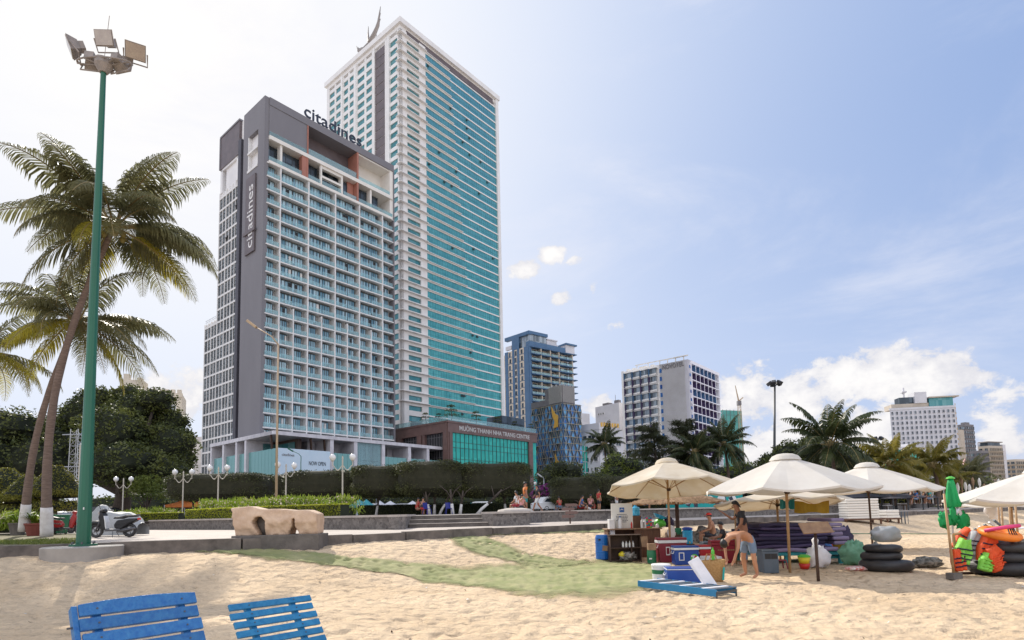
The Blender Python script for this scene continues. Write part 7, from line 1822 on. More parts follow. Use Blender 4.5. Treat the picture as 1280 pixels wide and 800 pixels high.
bx = [('tall white bottle with blue cap, leftmost on the counter', 775, .07, .42, 'plastic_white', 'logo_blue'), ('red bottle in front of the white board', 789, .03, .25, 'toy_red', 'plastic_white'), ('white lotion bottle left of the coloured packets', 802, .045, .36, 'plastic_white', 'logo_blue'), ('second white lotion bottle, touching the coloured packets', 806.5, .045, .36, 'plastic_white', 'logo_blue'),
      ('short white cup right of the coloured packets', 821, .06, .15, 'plastic_white', 'plastic_white')]
for lab, px, r, h, mt, cp in bx: p = at(px, 660, c0.y+.2); jar(lab, (p.x, c0.y+.12, c0.z), r, h, mt, cp, group=None)
for i in range(4):
    p = at(780+i*4.2, 690, sg.y); jar('small clear jar in the row on the upper shelf', (p.x, sg.y+.12, sg.z+sh_*.52+.03), .035, .2, 'plastic_white', 'steel', group='jars on the dark shelf')
cols = ['toy_red', 'mural_teal', 'vest_orange', 'logo_blue', 'toy_green', 'hot_pink']; T = thing('packet_stack', 'stack of brightly coloured packets on the counter', 'packets', (at(812, 660, c0.y).x, c0.y, c0.z)); x = at(812, 660, c0.y).x
for i in range(3):
    for j in range(6): q = MB(); q.box(x-.09+i*.065, x-.03+i*.065, c0.y+.05, c0.y+.15, c0.z+j*.06, c0.z+j*.06+.055); q.build('packet', cols[(i*2+j) % 6], T)
# white poster board
p = at(780, 664, c0.y+.1); T = thing('notice_board', 'white notice board with a blue emblem and lines of print', 'sign', (p.x, c0.y+.3, c0.z)); kx = (c0.y+.3)/720; w, h = 25*kx, 30*kx; x, y, z = p.x, c0.y+.35, c0.z
q = MB(); q.box(x-w/2, x+w/2, y, y+.03, z, z+h); q.build('board', 'poster', T); q = MB()
for a in ((x-w/2-.02, x+w/2+.02, y-.01, y+.04, z+h, z+h+.025), (x-w/2-.02, x-w/2, y-.01, y+.04, z, z+h), (x+w/2, x+w/2+.02, y-.01, y+.04, z, z+h)): q.box(*a)
q.build('frame', 'soffit', T); q = MB(); q.box(x-.08, x+.08, y-.012, y-.002, z+h-.28, z+h-.12); o = q.build('emblem', 'logo_blue', T); q = MB(); q.box(x-.05, x+.05, y-.016, y-.013, z+h-.2, z+h-.185); q.tube([(x-.05, y-.015, z+h-.22), (x, y-.015, z+h-.15), (x+.05, y-.015, z+h-.22)], .006, 4); q.build('emblem_mark', 'plastic_white', T)
q = MB()
for i, (ww, zz) in enumerate(((.34, .36), (.42, .42), (.40, .47), (.36, .52), (.42, .57), (.30, .62))):
    n = 7
    for j in range(n): q.box(x-ww/2+ww*j/n, x-ww/2+ww*(j+.75)/n, y-.008, y-.002, z+h-zz-.010, z+h-zz+.010)
q.build('printed_lines', 'ink', T)
p = at(766, 664, c0.y); T = MB(); T.box(p.x-.09, p.x+.09, c0.y+.1, c0.y+.5, c0.z-.25, c0.z+.32); tag(T.build('carton', 'plastic_white', bevel=.01), 'narrow white carton at the left end of the counter', 'carton')
p = at(796, 660, c0.y+.4); T = thing('water_jug', 'blue water jug on a brown box right of the notice board', 'jug', (p.x, c0.y+.55, c0.z)); x = p.x+.02; y = c0.y+.6
q = MB(); q.box(x-.16, x+.16, y-.15, y+.15, c0.z, c0.z+.42); q.build('stand', 'wood', T, bevel=.01); q = MB(); q.lathe([(.13, 0), (.15, .03), (.15, .13), (.14, .16), (.15, .19), (.15, .27), (.05, .33), (.04, .37)], (x, y, c0.z+.42), 16); q.build('jug', 'water_blue', T, smooth=False)
p = at(827, 652, c0.y); T = thing('plastic_basket', 'pale blue basin tipped on green plastic ware', 'basin', (p.x, c0.y+.3, c0.z)); q = MB(); q.lathe([(.12, 0), (.24, .10), (.25, .10), (.13, -.01)], (p.x, c0.y+.3, c0.z+.32), 18, rot=Matrix.Rotation(R(22), 3, 'Y')); q.build('basin', 'water_blue', T); q = MB(); q.blob((p.x+.02, c0.y+.32, c0.z+.15), .2, .16, .16, 12, 8, .15, 3, 2); q.blob((p.x+.12, c0.y+.2, c0.z+.12), .09, .09, .08, 10, 7, .1); q.build('green_ware', 'toy_green', T, smooth=True)
p = at(840, 655, c0.y); tag((lambda q: (q.blob((p.x, c0.y+.4, c0.z+.18), .16, .14, .2, 14, 10, .25, 3, 5), q.build('bag', 'navy_mat', smooth=True))[1])(MB()), 'dark navy bag at the right end of the counter', 'bag')
p = at(838, 665, c0.y-.1); tag((lambda q: (q.blob((p.x+.06, c0.y-.02, c0.z-.18), .14, .05, .24, 14, 10, .3, 4, 6), q.build('cloth', 'bag_white', smooth=True))[1])(MB()), 'crumpled pale cloth hanging over the counter edge by the pole', 'cloth')
# things on the shelf
q = MB(); q.blob((at(779, 686, sg.y).x, sg.y+.16, sg.z+.04+.20), .13, .12, .10, 14, 10, .12, 3, 8); tag(q.build('bag', 'toy_yellow', smooth=True), 'yellow bag inside the dark shelf unit', 'bag')
q = MB(); q.blob((at(786, 695, sg.y).x+.02, sg.y+.12, sg.z+.17), .26, .12, .13, 18, 12, .45, 5, 9); tag(q.build('cloth_bundle', 'pattern_cloth', smooth=True), 'mottled cloth bundle on the bottom shelf', 'cloth')
q = MB(); p = at(805, 672, sg.y); q.hexa([(p.x-.08, sg.y-.03, sg.z+.48), (p.x+.13, sg.y-.03, sg.z+.46), (p.x+.13, sg.y-.01, sg.z+.46), (p.x-.08, sg.y-.01, sg.z+.48), (p.x-.12, sg.y-.03, sg.z+.80), (p.x+.10, sg.y-.03, sg.z+.82), (p.x+.10, sg.y-.01, sg.z+.82), (p.x-.12, sg.y-.01, sg.z+.80)]); tag(q.build('paper_bag', 'pale_wood'), 'tan paper bag hanging at the shelf corner', 'bag')
# drum
g = base(753.5, 699); k = sc(g); T = thing('barrel', 'blue plastic barrel with a tan label at the left end of the stall', 'barrel', tuple(g)); r = 8.6*k; h = 29*k; q = MB(); q.lathe([(r*.9, 0), (r, .03), (r, h*.3), (r*1.03, h*.33), (r, h*.36), (r, h*.68), (r*1.03, h*.71), (r, h*.74), (r, h*.92), (r*.9, h)], g, 22); q.build('body', 'drum_blue', T, smooth=False)
q = MB(); q.lathe([(r*.86, h), (r*.86, h+.02), (r*.2, h+.03)], g, 20); q.build('lid', 'drum_blue', T); q = MB(); q.obox((g.x+.05, g.y-r-.005, g.z+h*.48), .17, .012, .17, Matrix.Rotation(.12, 3, 'Y')); q.build('label', 'pale_wood', T); q = MB(); q.obox((g.x-.12, g.y-r*.93, g.z+h*.84), .07, .03, .05, .3); q.build('clip', 'black_plastic', T)
# coolers
T, w, h, d = cooler('large maroon cool box with a white rectangle on its front', 821, 858, 672, 702, 'cooler_maroon', 'cooler_maroon', rz=.05)
q = MB(); [q.box(*b_) for b_ in ((-w*.26, -w*.12, -d/2-.012, -d/2-.002, h*.30, h*.34), (-w*.26, -w*.12, -d/2-.012, -d/2-.002, h*.60, h*.64), (-w*.26, -w*.24, -d/2-.012, -d/2-.002, h*.34, h*.60), (-w*.14, -w*.12, -d/2-.012, -d/2-.002, h*.34, h*.60))]; q.build('front_outline', 'plastic_white', T)
T, w, h, d = cooler('blue cool box with a round green sticker and white rim', 841, 872.5, 682, 705, 'cooler_blue', 'cooler_blue', rz=.0)
q = MB(); [q.box(*b_) for b_ in ((-w*.34, -w*.12, -d/2-.012, -d/2-.002, h*.24, h*.28), (-w*.34, -w*.12, -d/2-.012, -d/2-.002, h*.62, h*.66), (-w*.34, -w*.31, -d/2-.012, -d/2-.002, h*.28, h*.62), (-w*.15, -w*.12, -d/2-.012, -d/2-.002, h*.28, h*.62))]; q.build('front_outline', 'plastic_white', T)
q = MB(); q.lathe([(.115, 0), (.115, .008)], (w*.30, -d/2-.004, h*.36), 18, rot=Matrix.Rotation(PI/2, 3, 'X')); o = q.build('sticker', 'toy_green', T); put_ = MB(); put_.lathe([(.038, 0), (.038, .006)], (w*.34, -d/2-.013, h*.42), 12, rot=Matrix.Rotation(PI/2, 3, 'X')); put_.build('sticker_dot', 'toy_red', o)
me = text_mesh('7', .2, .003, .01); me.transform(Matrix.Translation((w*.30-.10, -d/2-.014, h*.36-.07)) @ Matrix.Rotation(PI/2, 4, 'X')); me.materials.append(M['plastic_white']); o2 = bpy.data.objects.new('sticker_numeral', me); COL.objects.link(o2); o2.parent = o
cooler('bright red cool box between the blue one and the dark red one', 872, 887, 681, 704, 'cooler_bright', 'cooler_bright', rz=.0)
T, w, h, d = cooler('dark red cool box with faded tan lettering left of the bending man', 888, 918, 675, 703, 'cooler_red', 'cooler_red', rz=-.08, extra='plain')
q = MB(); [q.box(-w*.25+i*.055, -w*.25+i*.055+.04, -d/2-.008, -d/2-.002, h*.55, h*.60) for i in range(9)]; q.build('faded_lettering', 'bamboo', T); q = MB(); q.box(-.08, .08, -d/2-.02, -d/2, h*.68, h*.73); q.build('latch', 'black_plastic', T)
g = base(905, 695); cooler('grey lidded box behind the dark red cool box', 878, 896, 673, 690, 'bluegrey', 'bluegrey', bz=base(886, 694), extra='plain')
cooler('white cool box lid propped open behind the wicker basket', 878, 900, 692, 704, 'plastic_white', 'plastic_white', bz=base(889, 707), extra='plain', handle=False)
T, w, h, d = cooler('worn grey-blue crate beside the bending man', 951, 970.5, 687, 715, 'bluegrey', 'bluegrey', Yd=.5, rz=-.1, extra='plain', lidh=.06, handle=False)
for s in (-1, 1): q = MB(); q.box(s*w*.2-.07, s*w*.2+.07, -d/2-.006, -d/2+.01, h*.62, h*.85); q.build('handle_slot', 'dark_inside', T)
T, w, h, d = cooler('long blue cool box lying on the blue slatted frame', 832, 880, 709, 731, 'cooler_blue', 'cooler_blue', Yd=.5, rz=-.12, lidh=.1)
# teal container, jug
g = base(815, 704); k = sc(g); T = thing('bin', 'small dark green bucket-shaped bin with white print', 'bin', tuple(g)); q = MB(); q.lathe([(5.6*k, 0), (5.9*k, 10*k), (5.2*k, 16*k)], g, 16); q.build('body', 'green_bin', T, smooth=False); q = MB(); q.box(g.x-.11, g.x-.03, g.y-5.95*k-.01, g.y-5.95*k+.01, g.z+.13, g.z+.17); q.build('print', 'plastic_white', T)
g2 = Vector((g.x, g.y+.25, g.z+16.5*k)); q = MB(); q.box(g.x-.11, g.x+.13, g.y-.1, g.y+.12, g.z+16*k, g.z+24*k); tag(q.build('carton', 'pale_wood', bevel=.008), 'brown cardboard carton on the small dark green bin', 'carton')
g = base(860.5, 690); k = sc(g); T = thing('water_cooler', 'translucent blue water dispenser with a small tap', 'dispenser', (g.x, g.y, g.z)); z = g.z; q = MB(); q.box(g.x-.2, g.x+.2, g.y-.15, g.y+.25, z, z+10*k); q.build('stand', 'dark_wood', T); q = MB(); q.lathe([(.17, 0), (.18, .03), (.18, .42), (.19, .43), (.19, .47), (.15, .5)], (g.x, g.y, z+10*k+.005), 20); q.build('tank', 'water_blue', T, smooth=False); q = MB(); q.lathe([(.19, 0), (.19, .07), (.10, .10)], (g.x, g.y, z+10*k+.51), 20); q.build('lid', 'cooler_blue', T); q = MB(); q.tube([(g.x, g.y-.17, z+10*k+.08), (g.x, g.y-.24, z+10*k+.08), (g.x, g.y-.24, z+10*k+.03)], .015, 6); q.build('tap', 'toy_yellow', T)
g = base(838, 693, 0); T = MB(); T.box(g.x+.0, g.x+.35, g.y+.3, g.y+.6, g.z, g.z+.75); tag(T.build('crate', 'dark_wood', bevel=.01), 'dark crate standing behind the blue water dispenser', 'crate')
g = base(850, 690); q = MB(); q.box(g.x-.15, g.x+.2, g.y+.35, g.y+.55, g.z+.62, g.z+.86); tag(q.build('drinks_carton', 'green_bin', bevel=.01), 'green drinks carton on the dark crate', 'carton')
# dark covered pile behind the cool boxes
g = base(890, 684); q = MB(); q.blob((g.x+.3, g.y+1.2, g.z+.25), 1.3, .6, .42, 26, 12, .3, 3, 3); tag(q.build('tarpaulin_pile', 'pattern_cloth', smooth=True), 'dark mottled tarpaulin pile behind the seated people', 'tarpaulin')
# wicker basket
g = base(891, 727); k = sc(g); T = thing('wicker_basket', 'tall woven basket with looped handles before the red cool boxes', 'basket', tuple(g)); w = 15.5*k; h = 26*k; q = MB(); n = 22; V = []
for i in range(7):
    t = i/6; a = w*(.78+.24*t)
    for j in range(n): th = 2*PI*j/n; c_, s_ = math.cos(th), math.sin(th); V.append(g+Vector((math.copysign(abs(c_)**.6, c_)*a, math.copysign(abs(s_)**.6, s_)*a*.55, h*t*(1 if True else 0)+.02*c_*t)))
q.raw(V, [(i*n+j, i*n+(j+1) % n, (i+1)*n+(j+1) % n, (i+1)*n+j) for i in range(6) for j in range(n)]+[tuple(range(n-1, -1, -1))]); o = q.build('body', 'wicker', T, smooth=True); sl = o.modifiers.new('s', 'SOLIDIFY'); sl.thickness = .02
for s in (-1, 1): q = MB(); q.tube([g+Vector((-w*.35, s*w*.5, h)), g+Vector((-w*.2, s*w*.5, h+.13)), g+Vector((w*.1, s*w*.5, h+.13)), g+Vector((w*.25, s*w*.5, h))], .015, 6); q.build('handle', 'wicker', T)
q = MB(); q.hexa([g+Vector(v) for v in ((w*.55, -w*.56, .05), (w*.72, -w*.56, .05), (w*.72, -w*.54, .05), (w*.55, -w*.54, .05), (w*.66, -w*.62, h*.7), (w*.8, -w*.62, h*.7), (w*.8, -w*.6, h*.7), (w*.66, -w*.6, h*.7))]); q.build('ribbon', 'mural_teal', T)
q = MB(); g3 = g+Vector((-.05, .1, h*.8)); q.lathe([(.035, 0), (.035, .2), (.015, .24), (.015, .27)], g3+Vector((.12, 0, .1)), 10); tag(q.build('bottle', 'toy_green'), 'small lime green bottle sticking out above the basket', 'bottle')
# slatted blue frame with bucket and leaning white lid
def slat_frame():
    a = base(798, 735); b_ = base(896, 748); c = base(906, 741); T = thing('slatted_sunbed', 'blue wooden slatted sunbed base lying on the sand', 'sunbed', tuple(a)); d = (b_-a); L_ = d.length; d.normalize(); n = Vector((-d.y, d.x, 0)).normalized(); up = Vector((0, 0, 1)); W_ = .62; z = .04
    def beam(p, q_, w, h, nm, mt): m_ = MB(); dd = (q_-p); rot = dd.to_track_quat('X', 'Z').to_matrix(); m_.obox((p+q_)/2, dd.length, w, h, rot); return m_.build(nm, mt, T, bevel=.004)
    A = a+up*(z+.05); B = b_+up*(z+.05); beam(A, B, .035, .13, 'side_rail', 'turquoise_blue'); beam(A+n*W_, B+n*W_, .035, .13, 'side_rail', 'turquoise_blue'); beam(B, B+n*W_, .03, .05, 'end_rail', 'dark_frame')
    for i in range(11): p = A+d*(L_*(i+.4)/11.2)+up*.06; beam(p, p+n*W_+d*.12, .085, .018, 'slat', 'bluegrey' if i % 3 else 'bag_white')
    for s in (0, 1): q = MB(); p = B+n*W_*s; q.tube([p+up*.02, p+up*-.12], .018, 5); q.build('leg', 'dark_frame', T)
defm('turquoise_blue', (.015, .17, .36), .5, (.02, .21, .42), scale=3)
slat_frame()
g = base(827, 727); k = sc(g); T = thing('bucket', 'white tub with a dark green band standing on the sand', 'bucket', tuple(g)); q = MB(); q.lathe([(10.5*k, 0), (11*k, 10*k)], g, 22); q.lathe([(11.2*k, 15*k), (11.4*k, 19*k)], g, 22); q.build('body', 'bag_white', T, smooth=False); q = MB(); q.lathe([(11.05*k, 10*k), (11.2*k, 15*k)], g, 22); q.build('band', 'green_bin', T); q = MB(); q.lathe([(11.9*k, 19*k), (11.9*k, 21*k), (11*k, 21.6*k)], g, 22); q.build('lid', 'plastic_white', T)
g = base(893, 740, .02); q = MB(); k = sc(g); th = R(-28); rot = Matrix.Rotation(th, 3, 'Y') @ Matrix.Rotation(R(-18), 3, 'X'); q.obox(g+rot @ Vector((0, 0, .36)), .24, .05, .74, rot); q.obox(g+rot @ Vector((0, -.03, .36)), .18, .02, .64, rot); tag(q.build('box_lid', 'bag_white', bevel=.02), 'long white lid leaning on the blue slatted frame', 'lid')
# mattress stack
def mattress_stack():
    g = base(1000, 706); Y0 = g.y
    T = thing('low_platform', 'turquoise slatted platform under the purple mattresses', 'platform', tuple(g)); Yb = 16.6
    def X(px): return at(px, 680, Yb).x
    z0 = sandz(X(1000), Yb); q = MB(); q.box(X(946), X(1056), Yb, Yb+1.9, z0+.22, z0+.32); q.build('deck', 'turquoise', T, bevel=.01)
    for x in (X(950), X(984), X(1018), X(1052)):
        for y in (Yb+.1, Yb+1.7): q = MB(); q.box(x-.05, x+.05, y-.05, y+.05, z0-.05, z0+.22); q.build('leg', 'turquoise', T)
    lays = [(946, 1046, .33, .11, 'lilac_mat'), (942, 1030, .445, .09, 'purple_mat'), (946, 1032, .54, .11, 'navy_mat'), (939, 1034, .655, .10, 'navy_mat'), (949, 1040, .76, .09, 'purple_mat'), (945, 1036, .855, .09, 'navy_mat'), (952, 1030, .95, .08, 'purple_mat'), (950, 1014, 1.035, .10, 'navy_mat')]
    labs = ['lowest faded lilac mattress on the turquoise platform', 'second purple mattress from the bottom of the stack', 'navy mattress just below the middle of the stack', 'purple mattress at the middle of the stack', 'navy mattress above the middle of the stack', 'purple mattress third from the top of the stack', 'purple mattress second from the top of the stack', 'topmost navy mattress of the stack']
    for (p0, p1, z, h, mt), lab in zip(lays, labs):
        m_ = MB(); x0, x1 = X(p0), X(p1); n = 16; yb = Yb+bg_.uniform(-.06, .1); V = []
        for i in range(n+1):
            u = i/n; x = x0+(x1-x0)*u; dz = .02*noise.noise(Vector((x*1.3, z*5, 0)))+.012*math.sin(u*PI*4+z*9)
            for (y, zz) in ((yb, z), (yb-.02, z+h*.5), (yb, z+h), (yb+1.75, z+h), (yb+1.77, z+h*.5), (yb+1.75, z)): V.append((x, y, z0+zz+dz))
        m_.raw(V, [(i*6+j, i*6+(j+1) % 6, (i+1)*6+(j+1) % 6, (i+1)*6+j) for i in range(n) for j in range(6)]+[(5, 4, 3, 2, 1, 0), tuple(range(n*6, n*6+6))]); tag(m_.build('mattress', mt, bevel=.015), lab, 'mattress', 'purple sunbed mattresses in the stack')
    for i in range(6):
        m_ = MB(); x0 = X(1042)+bg_.uniform(-.05, .08); z = z0+.5+i*.13; m_.box(x0, x0+.38+bg_.uniform(-.05, .1), Yb+.1, Yb+1.5, z, z+.10); tag(m_.build('cushion', 'lilac_mat', bevel=.03), 'folded lilac cushion in the small pile at the right of the mattresses', 'cushion', 'lilac cushions beside the mattress stack')
    return z0, Yb, X
mz, mY, mX = mattress_stack()
def hump(name, label, cat, px, pybase, w, h, mt, seed, d=None, amp=.3, freq=3, dz=0, smooth=True, group=None):
    g = base(px, pybase, dz); q = MB(); q.blob((g.x, g.y, g.z+h*.45), w/2, (d or w*.7)/2, h*.56, 22, 14, amp, freq, seed, flat=-h*.45); o = q.build(name, mt, smooth=smooth); return tag(o, label, cat, group)
hump('clothes_bundle', 'orange and red swimwear heaped at the right of the mattresses', 'clothes', 1042, 697, .55, .50, 'vest_orange', 1, dz=.1); hump('clothes_bundle', 'blue clothes heap left of the orange one', 'clothes', 1032, 698, .42, .46, 'shirt_blue', 2, dz=.1)
hump('clothes_bundle', 'olive yellow cloth heap right of the orange one', 'clothes', 1052, 699, .42, .44, 'yellow_cloth', 3, dz=.08); hump('bag', 'black rucksack behind the coloured clothes', 'bag', 1056, 690, .6, .75, 'navy_mat', 4, dz=.1)
hump('plastic_bag', 'bulging white plastic bag knotted at the top', 'bag', 1023.5, 709, .60, .55, 'bag_white', 5, amp=.18)
g = base(1021, 709); q = MB(); q.lathe([(.17, .42), (.06, .60), (.09, .72), (.03, .78)], g, 10); tag(q.build('plastic_bag_knot', 'bag_white', smooth=True), 'upright knotted neck of the bulging white plastic bag', 'bag knot')
hump('sack', 'large pale green sack beside the black inner tubes', 'sack', 1068, 706, .72, .62, 'sack_green', 6, amp=.3, freq=4)
g = base(1057, 703); T = thing('low_table', 'low turquoise bench with tan top under the clothes', 'bench', tuple(g)); q = MB(); q.box(g.x-1.15, g.x+.15, g.y-.05, g.y+.45, g.z+.12, g.z+.2); q.build('top', 'turquoise', T, bevel=.01)
for x in (-1.1, .1): q = MB(); q.box(g.x+x-.04, g.x+x+.04, g.y, g.y+.4, g.z-.05, g.z+.12); q.build('leg', 'turquoise', T)
g = base(1073, 713, .05); q = MB(); q.blob(g, .34, .16, .065, 20, 10, .03, 2, 1); m_p = mat('floral', (.75, .72, .68), .5, (.55, .12, .10), scale=13, detail=1); M['floral'] = m_p; tag(q.build('bodyboard', 'floral', smooth=True), 'small oval bodyboard with red floral print lying on the sand', 'bodyboard')
# toys
g = base(1006, 711); T = thing('toy_bucket', 'yellow toy bucket nested in a red one with a green rim', 'toy bucket', tuple(g)); q = MB(); q.lathe([(.10, 0), (.14, .14)], g, 14); q.build('red_bucket', 'toy_red', T, smooth=True); q = MB(); q.lathe([(.12, .14), (.15, .30)], g, 14); q.build('yellow_bucket', 'toy_yellow', T, smooth=True); q = MB(); q.lathe([(.155, .30), (.155, .33), (.09, .37)], g, 14); q.build('green_rim', 'toy_green', T)
g = base(976, 711); T = thing('plastic_stool', 'small dark red plastic stool between the crate and the bamboo pole', 'stool', tuple(g)); q = MB(); q.box(g.x-.12, g.x+.12, g.y-.12, g.y+.12, g.z+.21, g.z+.24); q.build('seat', 'cooler_maroon', T, bevel=.01)
for a in (-1, 1):
    for b2 in (-1, 1): q = MB(); q.tube([(g.x+a*.10, g.y+b2*.1, g.z+.22), (g.x+a*.13, g.y+b2*.13, g.z)], .018, 5); q.build('leg', 'cooler_maroon', T)
# tilted wooden board on a post
g = base(1023, 726); T = thing('wooden_sign', 'blank weathered board nailed to a dark post', 'sign', tuple(g)); k = sc(g); q = MB(); q.tube([g-Vector((0, 0, .2)), g+Vector((-.0, 0, 66*k))], .035, 8); q.build('post', 'dark_wood', T, smooth=True)
q = MB(); rot = Matrix.Rotation(R(-2), 3, 'Y') @ Matrix.Rotation(R(-42), 3, 'X'); q.obox(g+Vector((0, -.04, 65*k)), 37*k, .03, 17*k, rot); q.build('board', 'pale_wood', T, bevel=.006)
# black inner tubes
def tube_stack(px, pyb, specs, labs, grp):
    g = base(px, pyb); z = g.z
    for (R0, r, dx, dy), lab in zip(specs, labs):
        q = MB(); q.torus((g.x+dx, g.y+.55+dy, z+r*.8), R0, r, 36, 12, Matrix.Rotation(bg_.uniform(-.05, .05), 3, 'Y') @ Matrix.Rotation(bg_.uniform(-.05, .05), 3, 'X'), wob=.10, squash=.82); tag(q.build('inner_tube', 'rubber', smooth=True), lab, 'inner tube', grp); z += r*1.5
tube_stack(1124, 716, [(.44, .17, .05, 0), (.33, .13, -.04, .02), (.31, .12, .0, 0)], ['widest black inner tube at the bottom of the left stack', 'middle inner tube of the left stack, patched grey', 'topmost inner tube of the left stack'], 'black inner tubes in the left stack')
tube_stack(1290, 721, [(.50, .18, .06, 0), (.42, .16, .0, .02), (.40, .15, .0, 0)], ['bottom black inner tube of the right stack, at the photo edge', 'middle inner tube of the right stack, at the photo edge', 'upper black inner tube right under the orange ring'], 'black inner tubes in the right stack')
g = base(1272, 722); q = MB(); q.torus((g.x+.0, g.y+.35, g.z+.92), .28, .12, 30, 10, Matrix.Rotation(.1, 3, 'Y') @ Matrix.Rotation(.25, 3, 'X'), squash=.8); T = q.build('swim_ring', 'ring_orange', smooth=True); tag(T, 'orange swim ring with dark stripes on top of the right stack', 'swim ring')
q = MB()
for i in range(4): a = -1.75+i*.14; q.tube([(g.x+.35*math.cos(a)*1.08, g.y+.45+.43*math.sin(a)-.02, g.z+.90), (g.x+.3*math.cos(a)+.02, g.y+.45+.36*math.sin(a), g.z+1.07)], .014, 4)
q.build('stripe', 'black_plastic', T)
q = MB(); q.tube([(g.x-.42, g.y+.25, g.z+1.0), (g.x-.1, g.y+.02, g.z+1.08), (g.x+.2, g.y+.06, g.z+1.1)], .04, 8); q.build('pink_band', 'hot_pink', T, smooth=True)
hump('canvas_cover', 'mottled grey canvas crumpled on top of the left tube stack', 'canvas', 1110, 706, .75, .42, 'grey_tarp', 9, dz=.62, amp=.16, freq=2)
hump('net_pile', 'dark mottled net pile right of the left tube stack', 'net', 1160, 709, .70, .26, 'pattern_cloth', 10, amp=.22, freq=2.5); hump('net_pile', 'dark net heap between the green sack and the inner tubes', 'net', 1095, 700, .5, .48, 'pattern_cloth', 11, amp=.2, freq=2.5)
# life vests
def vest(px, pyc, Y, w, h, mt, stripe, label, rz=0, ry=0):
    c = at(px, pyc, Y); T = local_thing('life_vest', label, 'life vest', tuple(c), rz, 'life vests hung at the right'); rot = Matrix.Rotation(ry, 3, 'Y'); m_ = MB(); n = 12; V = []
    for i in range(n+1):
        v = i/n; z = h*(.5-v); half = w/2*(.62+.38*min(1, v*2.2))*(1+.06*math.sin(v*9+px))
        for j in range(13):
            u = -1+2*j/12; y = -.07*math.sqrt(max(0, 1-u*u))-.025*math.sin(u*7+v*4)-.05; gap = .03 if abs(u) < .06 else 0; V.append(rot @ Vector((u*half, y+gap, z+(.10*h*abs(u) if i == 0 else 0)-(.0))))
        for j in range(12, -1, -1): u = -1+2*j/12; V.append(rot @ Vector((u*half*.98, .03+.03*math.sqrt(max(0, 1-u*u)), z)))
    K = 26; m_.raw(V, [(i*K+j, i*K+(j+1) % K, (i+1)*K+(j+1) % K, (i+1)*K+j) for i in range(n) for j in range(K)]+[tuple(range(K-1, -1, -1)), tuple(range(n*K, n*K+K))]); m_.build('panel', mt, T, smooth=True)
    for k in range(3):
        m_ = MB(); z = h*(.12-.2*k); pts = [rot @ Vector((u*w/2*.97, -.07*math.sqrt(max(0, 1-u*u))-.025*math.sin(u*7+(.5-z/h)*4)-.062, z)) for u in [-.96+1.92*j/10 for j in range(11)]]; m_.tube(pts, .016, 5); m_.build('strap', stripe, T)
    return T
gY = 12.95
vest(1234, 685, gY, .46, .62, 'vest_orange', 'strap_navy', 'bright orange life vest with dark straps, nearest the right tube stack', .1, .25); vest(1243, 697, gY-.1, .42, .5, 'vest_orange', 'vest_orange', 'plain orange life vest hanging lowest', .2, -.5)
vest(1203, 690, gY, .34, .52, 'vest_green', 'strap_navy', 'lime green life vest with navy straps beside the bamboo pole', -.2, .2); vest(1218, 680, gY+.15, .36, .5, 'grey_tarp', 'strap_navy', 'grey life vest with navy straps between the green and orange ones', .1, .15); vest(1205, 676, gY+.3, .42, .5, 'vest_orange', 'strap_navy', 'orange life vest half hidden behind the lime green one', 0, .5)
vest(1230, 703, gY-.1, .28, .36, 'vest_green', 'vest_green', 'lime green life vest trailing on the sand', .3, .3); vest(1196, 700, gY, .26, .46, 'vest_orange', 'strap_navy', 'small orange life vest lowest on the left of the rack', 0, -.2)
hump('clothes_bundle', 'teal and grey cloth heap at the foot of the life vests', 'clothes', 1221, 712, .6, .45, 'grey_tarp', 13, amp=.4)
hump('tube_pile', 'black deflated rubber under the life vests', 'rubber', 1240, 718, .9, .42, 'rubber', 14, amp=.3)
g = base(1222, 717); T = thing('vest_rack', 'wooden rail the life vests hang from', 'rack', tuple(g)); q = MB(); a_, b_ = at(1192, 668, gY+.2), at(1262, 657, gY+.6); q.tube([a_, b_], .03, 7); q.build('rail', 'bamboo', T)
for e in (a_, b_): q = MB(); q.tube([e, Vector((e.x, e.y, sandz(e.x, e.y)))], .03, 7); q.build('leg', 'bamboo', T)
q = MB(); q.box(g.x-.45, g.x+.35, g.y-.1, g.y, g.z, g.z+.05); tag(q.build('plank', 'dark_wood', bevel=.01), 'dark plank on the sand under the life vests', 'plank')
# leaning bamboo pole with base, closed green parasol, green flag cloths
g = base(1193, 723); k = sc(g); T = thing('bamboo_pole', 'tall leaning bamboo pole stuck in a small dark block', 'pole', tuple(g)); q = MB(); e = at(1182, 617, g.y); q.tube([g, Vector((e.x, g.y+.05, e.z))], [.028, .022], 8); q.build('pole', 'bamboo', T, smooth=True); q = MB(); q.obox(g+Vector((0, 0, .05)), .24, .2, .14, .2); q.build('base_block', 'dark_concrete', T, bevel=.01)
g = base(1192, 712); a_ = at(1188, 598, g.y); T = thing('closed_parasol', 'closed green parasol with a bright green cap', 'parasol', tuple(g)); q = MB(); q.tube([g-Vector((0, 0, .1)), Vector((a_.x+.02, g.y, a_.z))], .022, 8); q.build('pole', 'silver_text', T)
q = MB(); V = []; n = 24; prof = [(.05, 0), (.08, -.12), (.10, -.3), (.12, -.5), (.15, -.66), (.13, -.72)]
for r_, z in prof:
    for j in range(n): th = 2*PI*j/n; rr = r_*(1+.25*math.cos(th*6+z*2)*min(1, -z*3)); V.append((a_.x+rr*math.cos(th), g.y+rr*math.sin(th), a_.z+z))
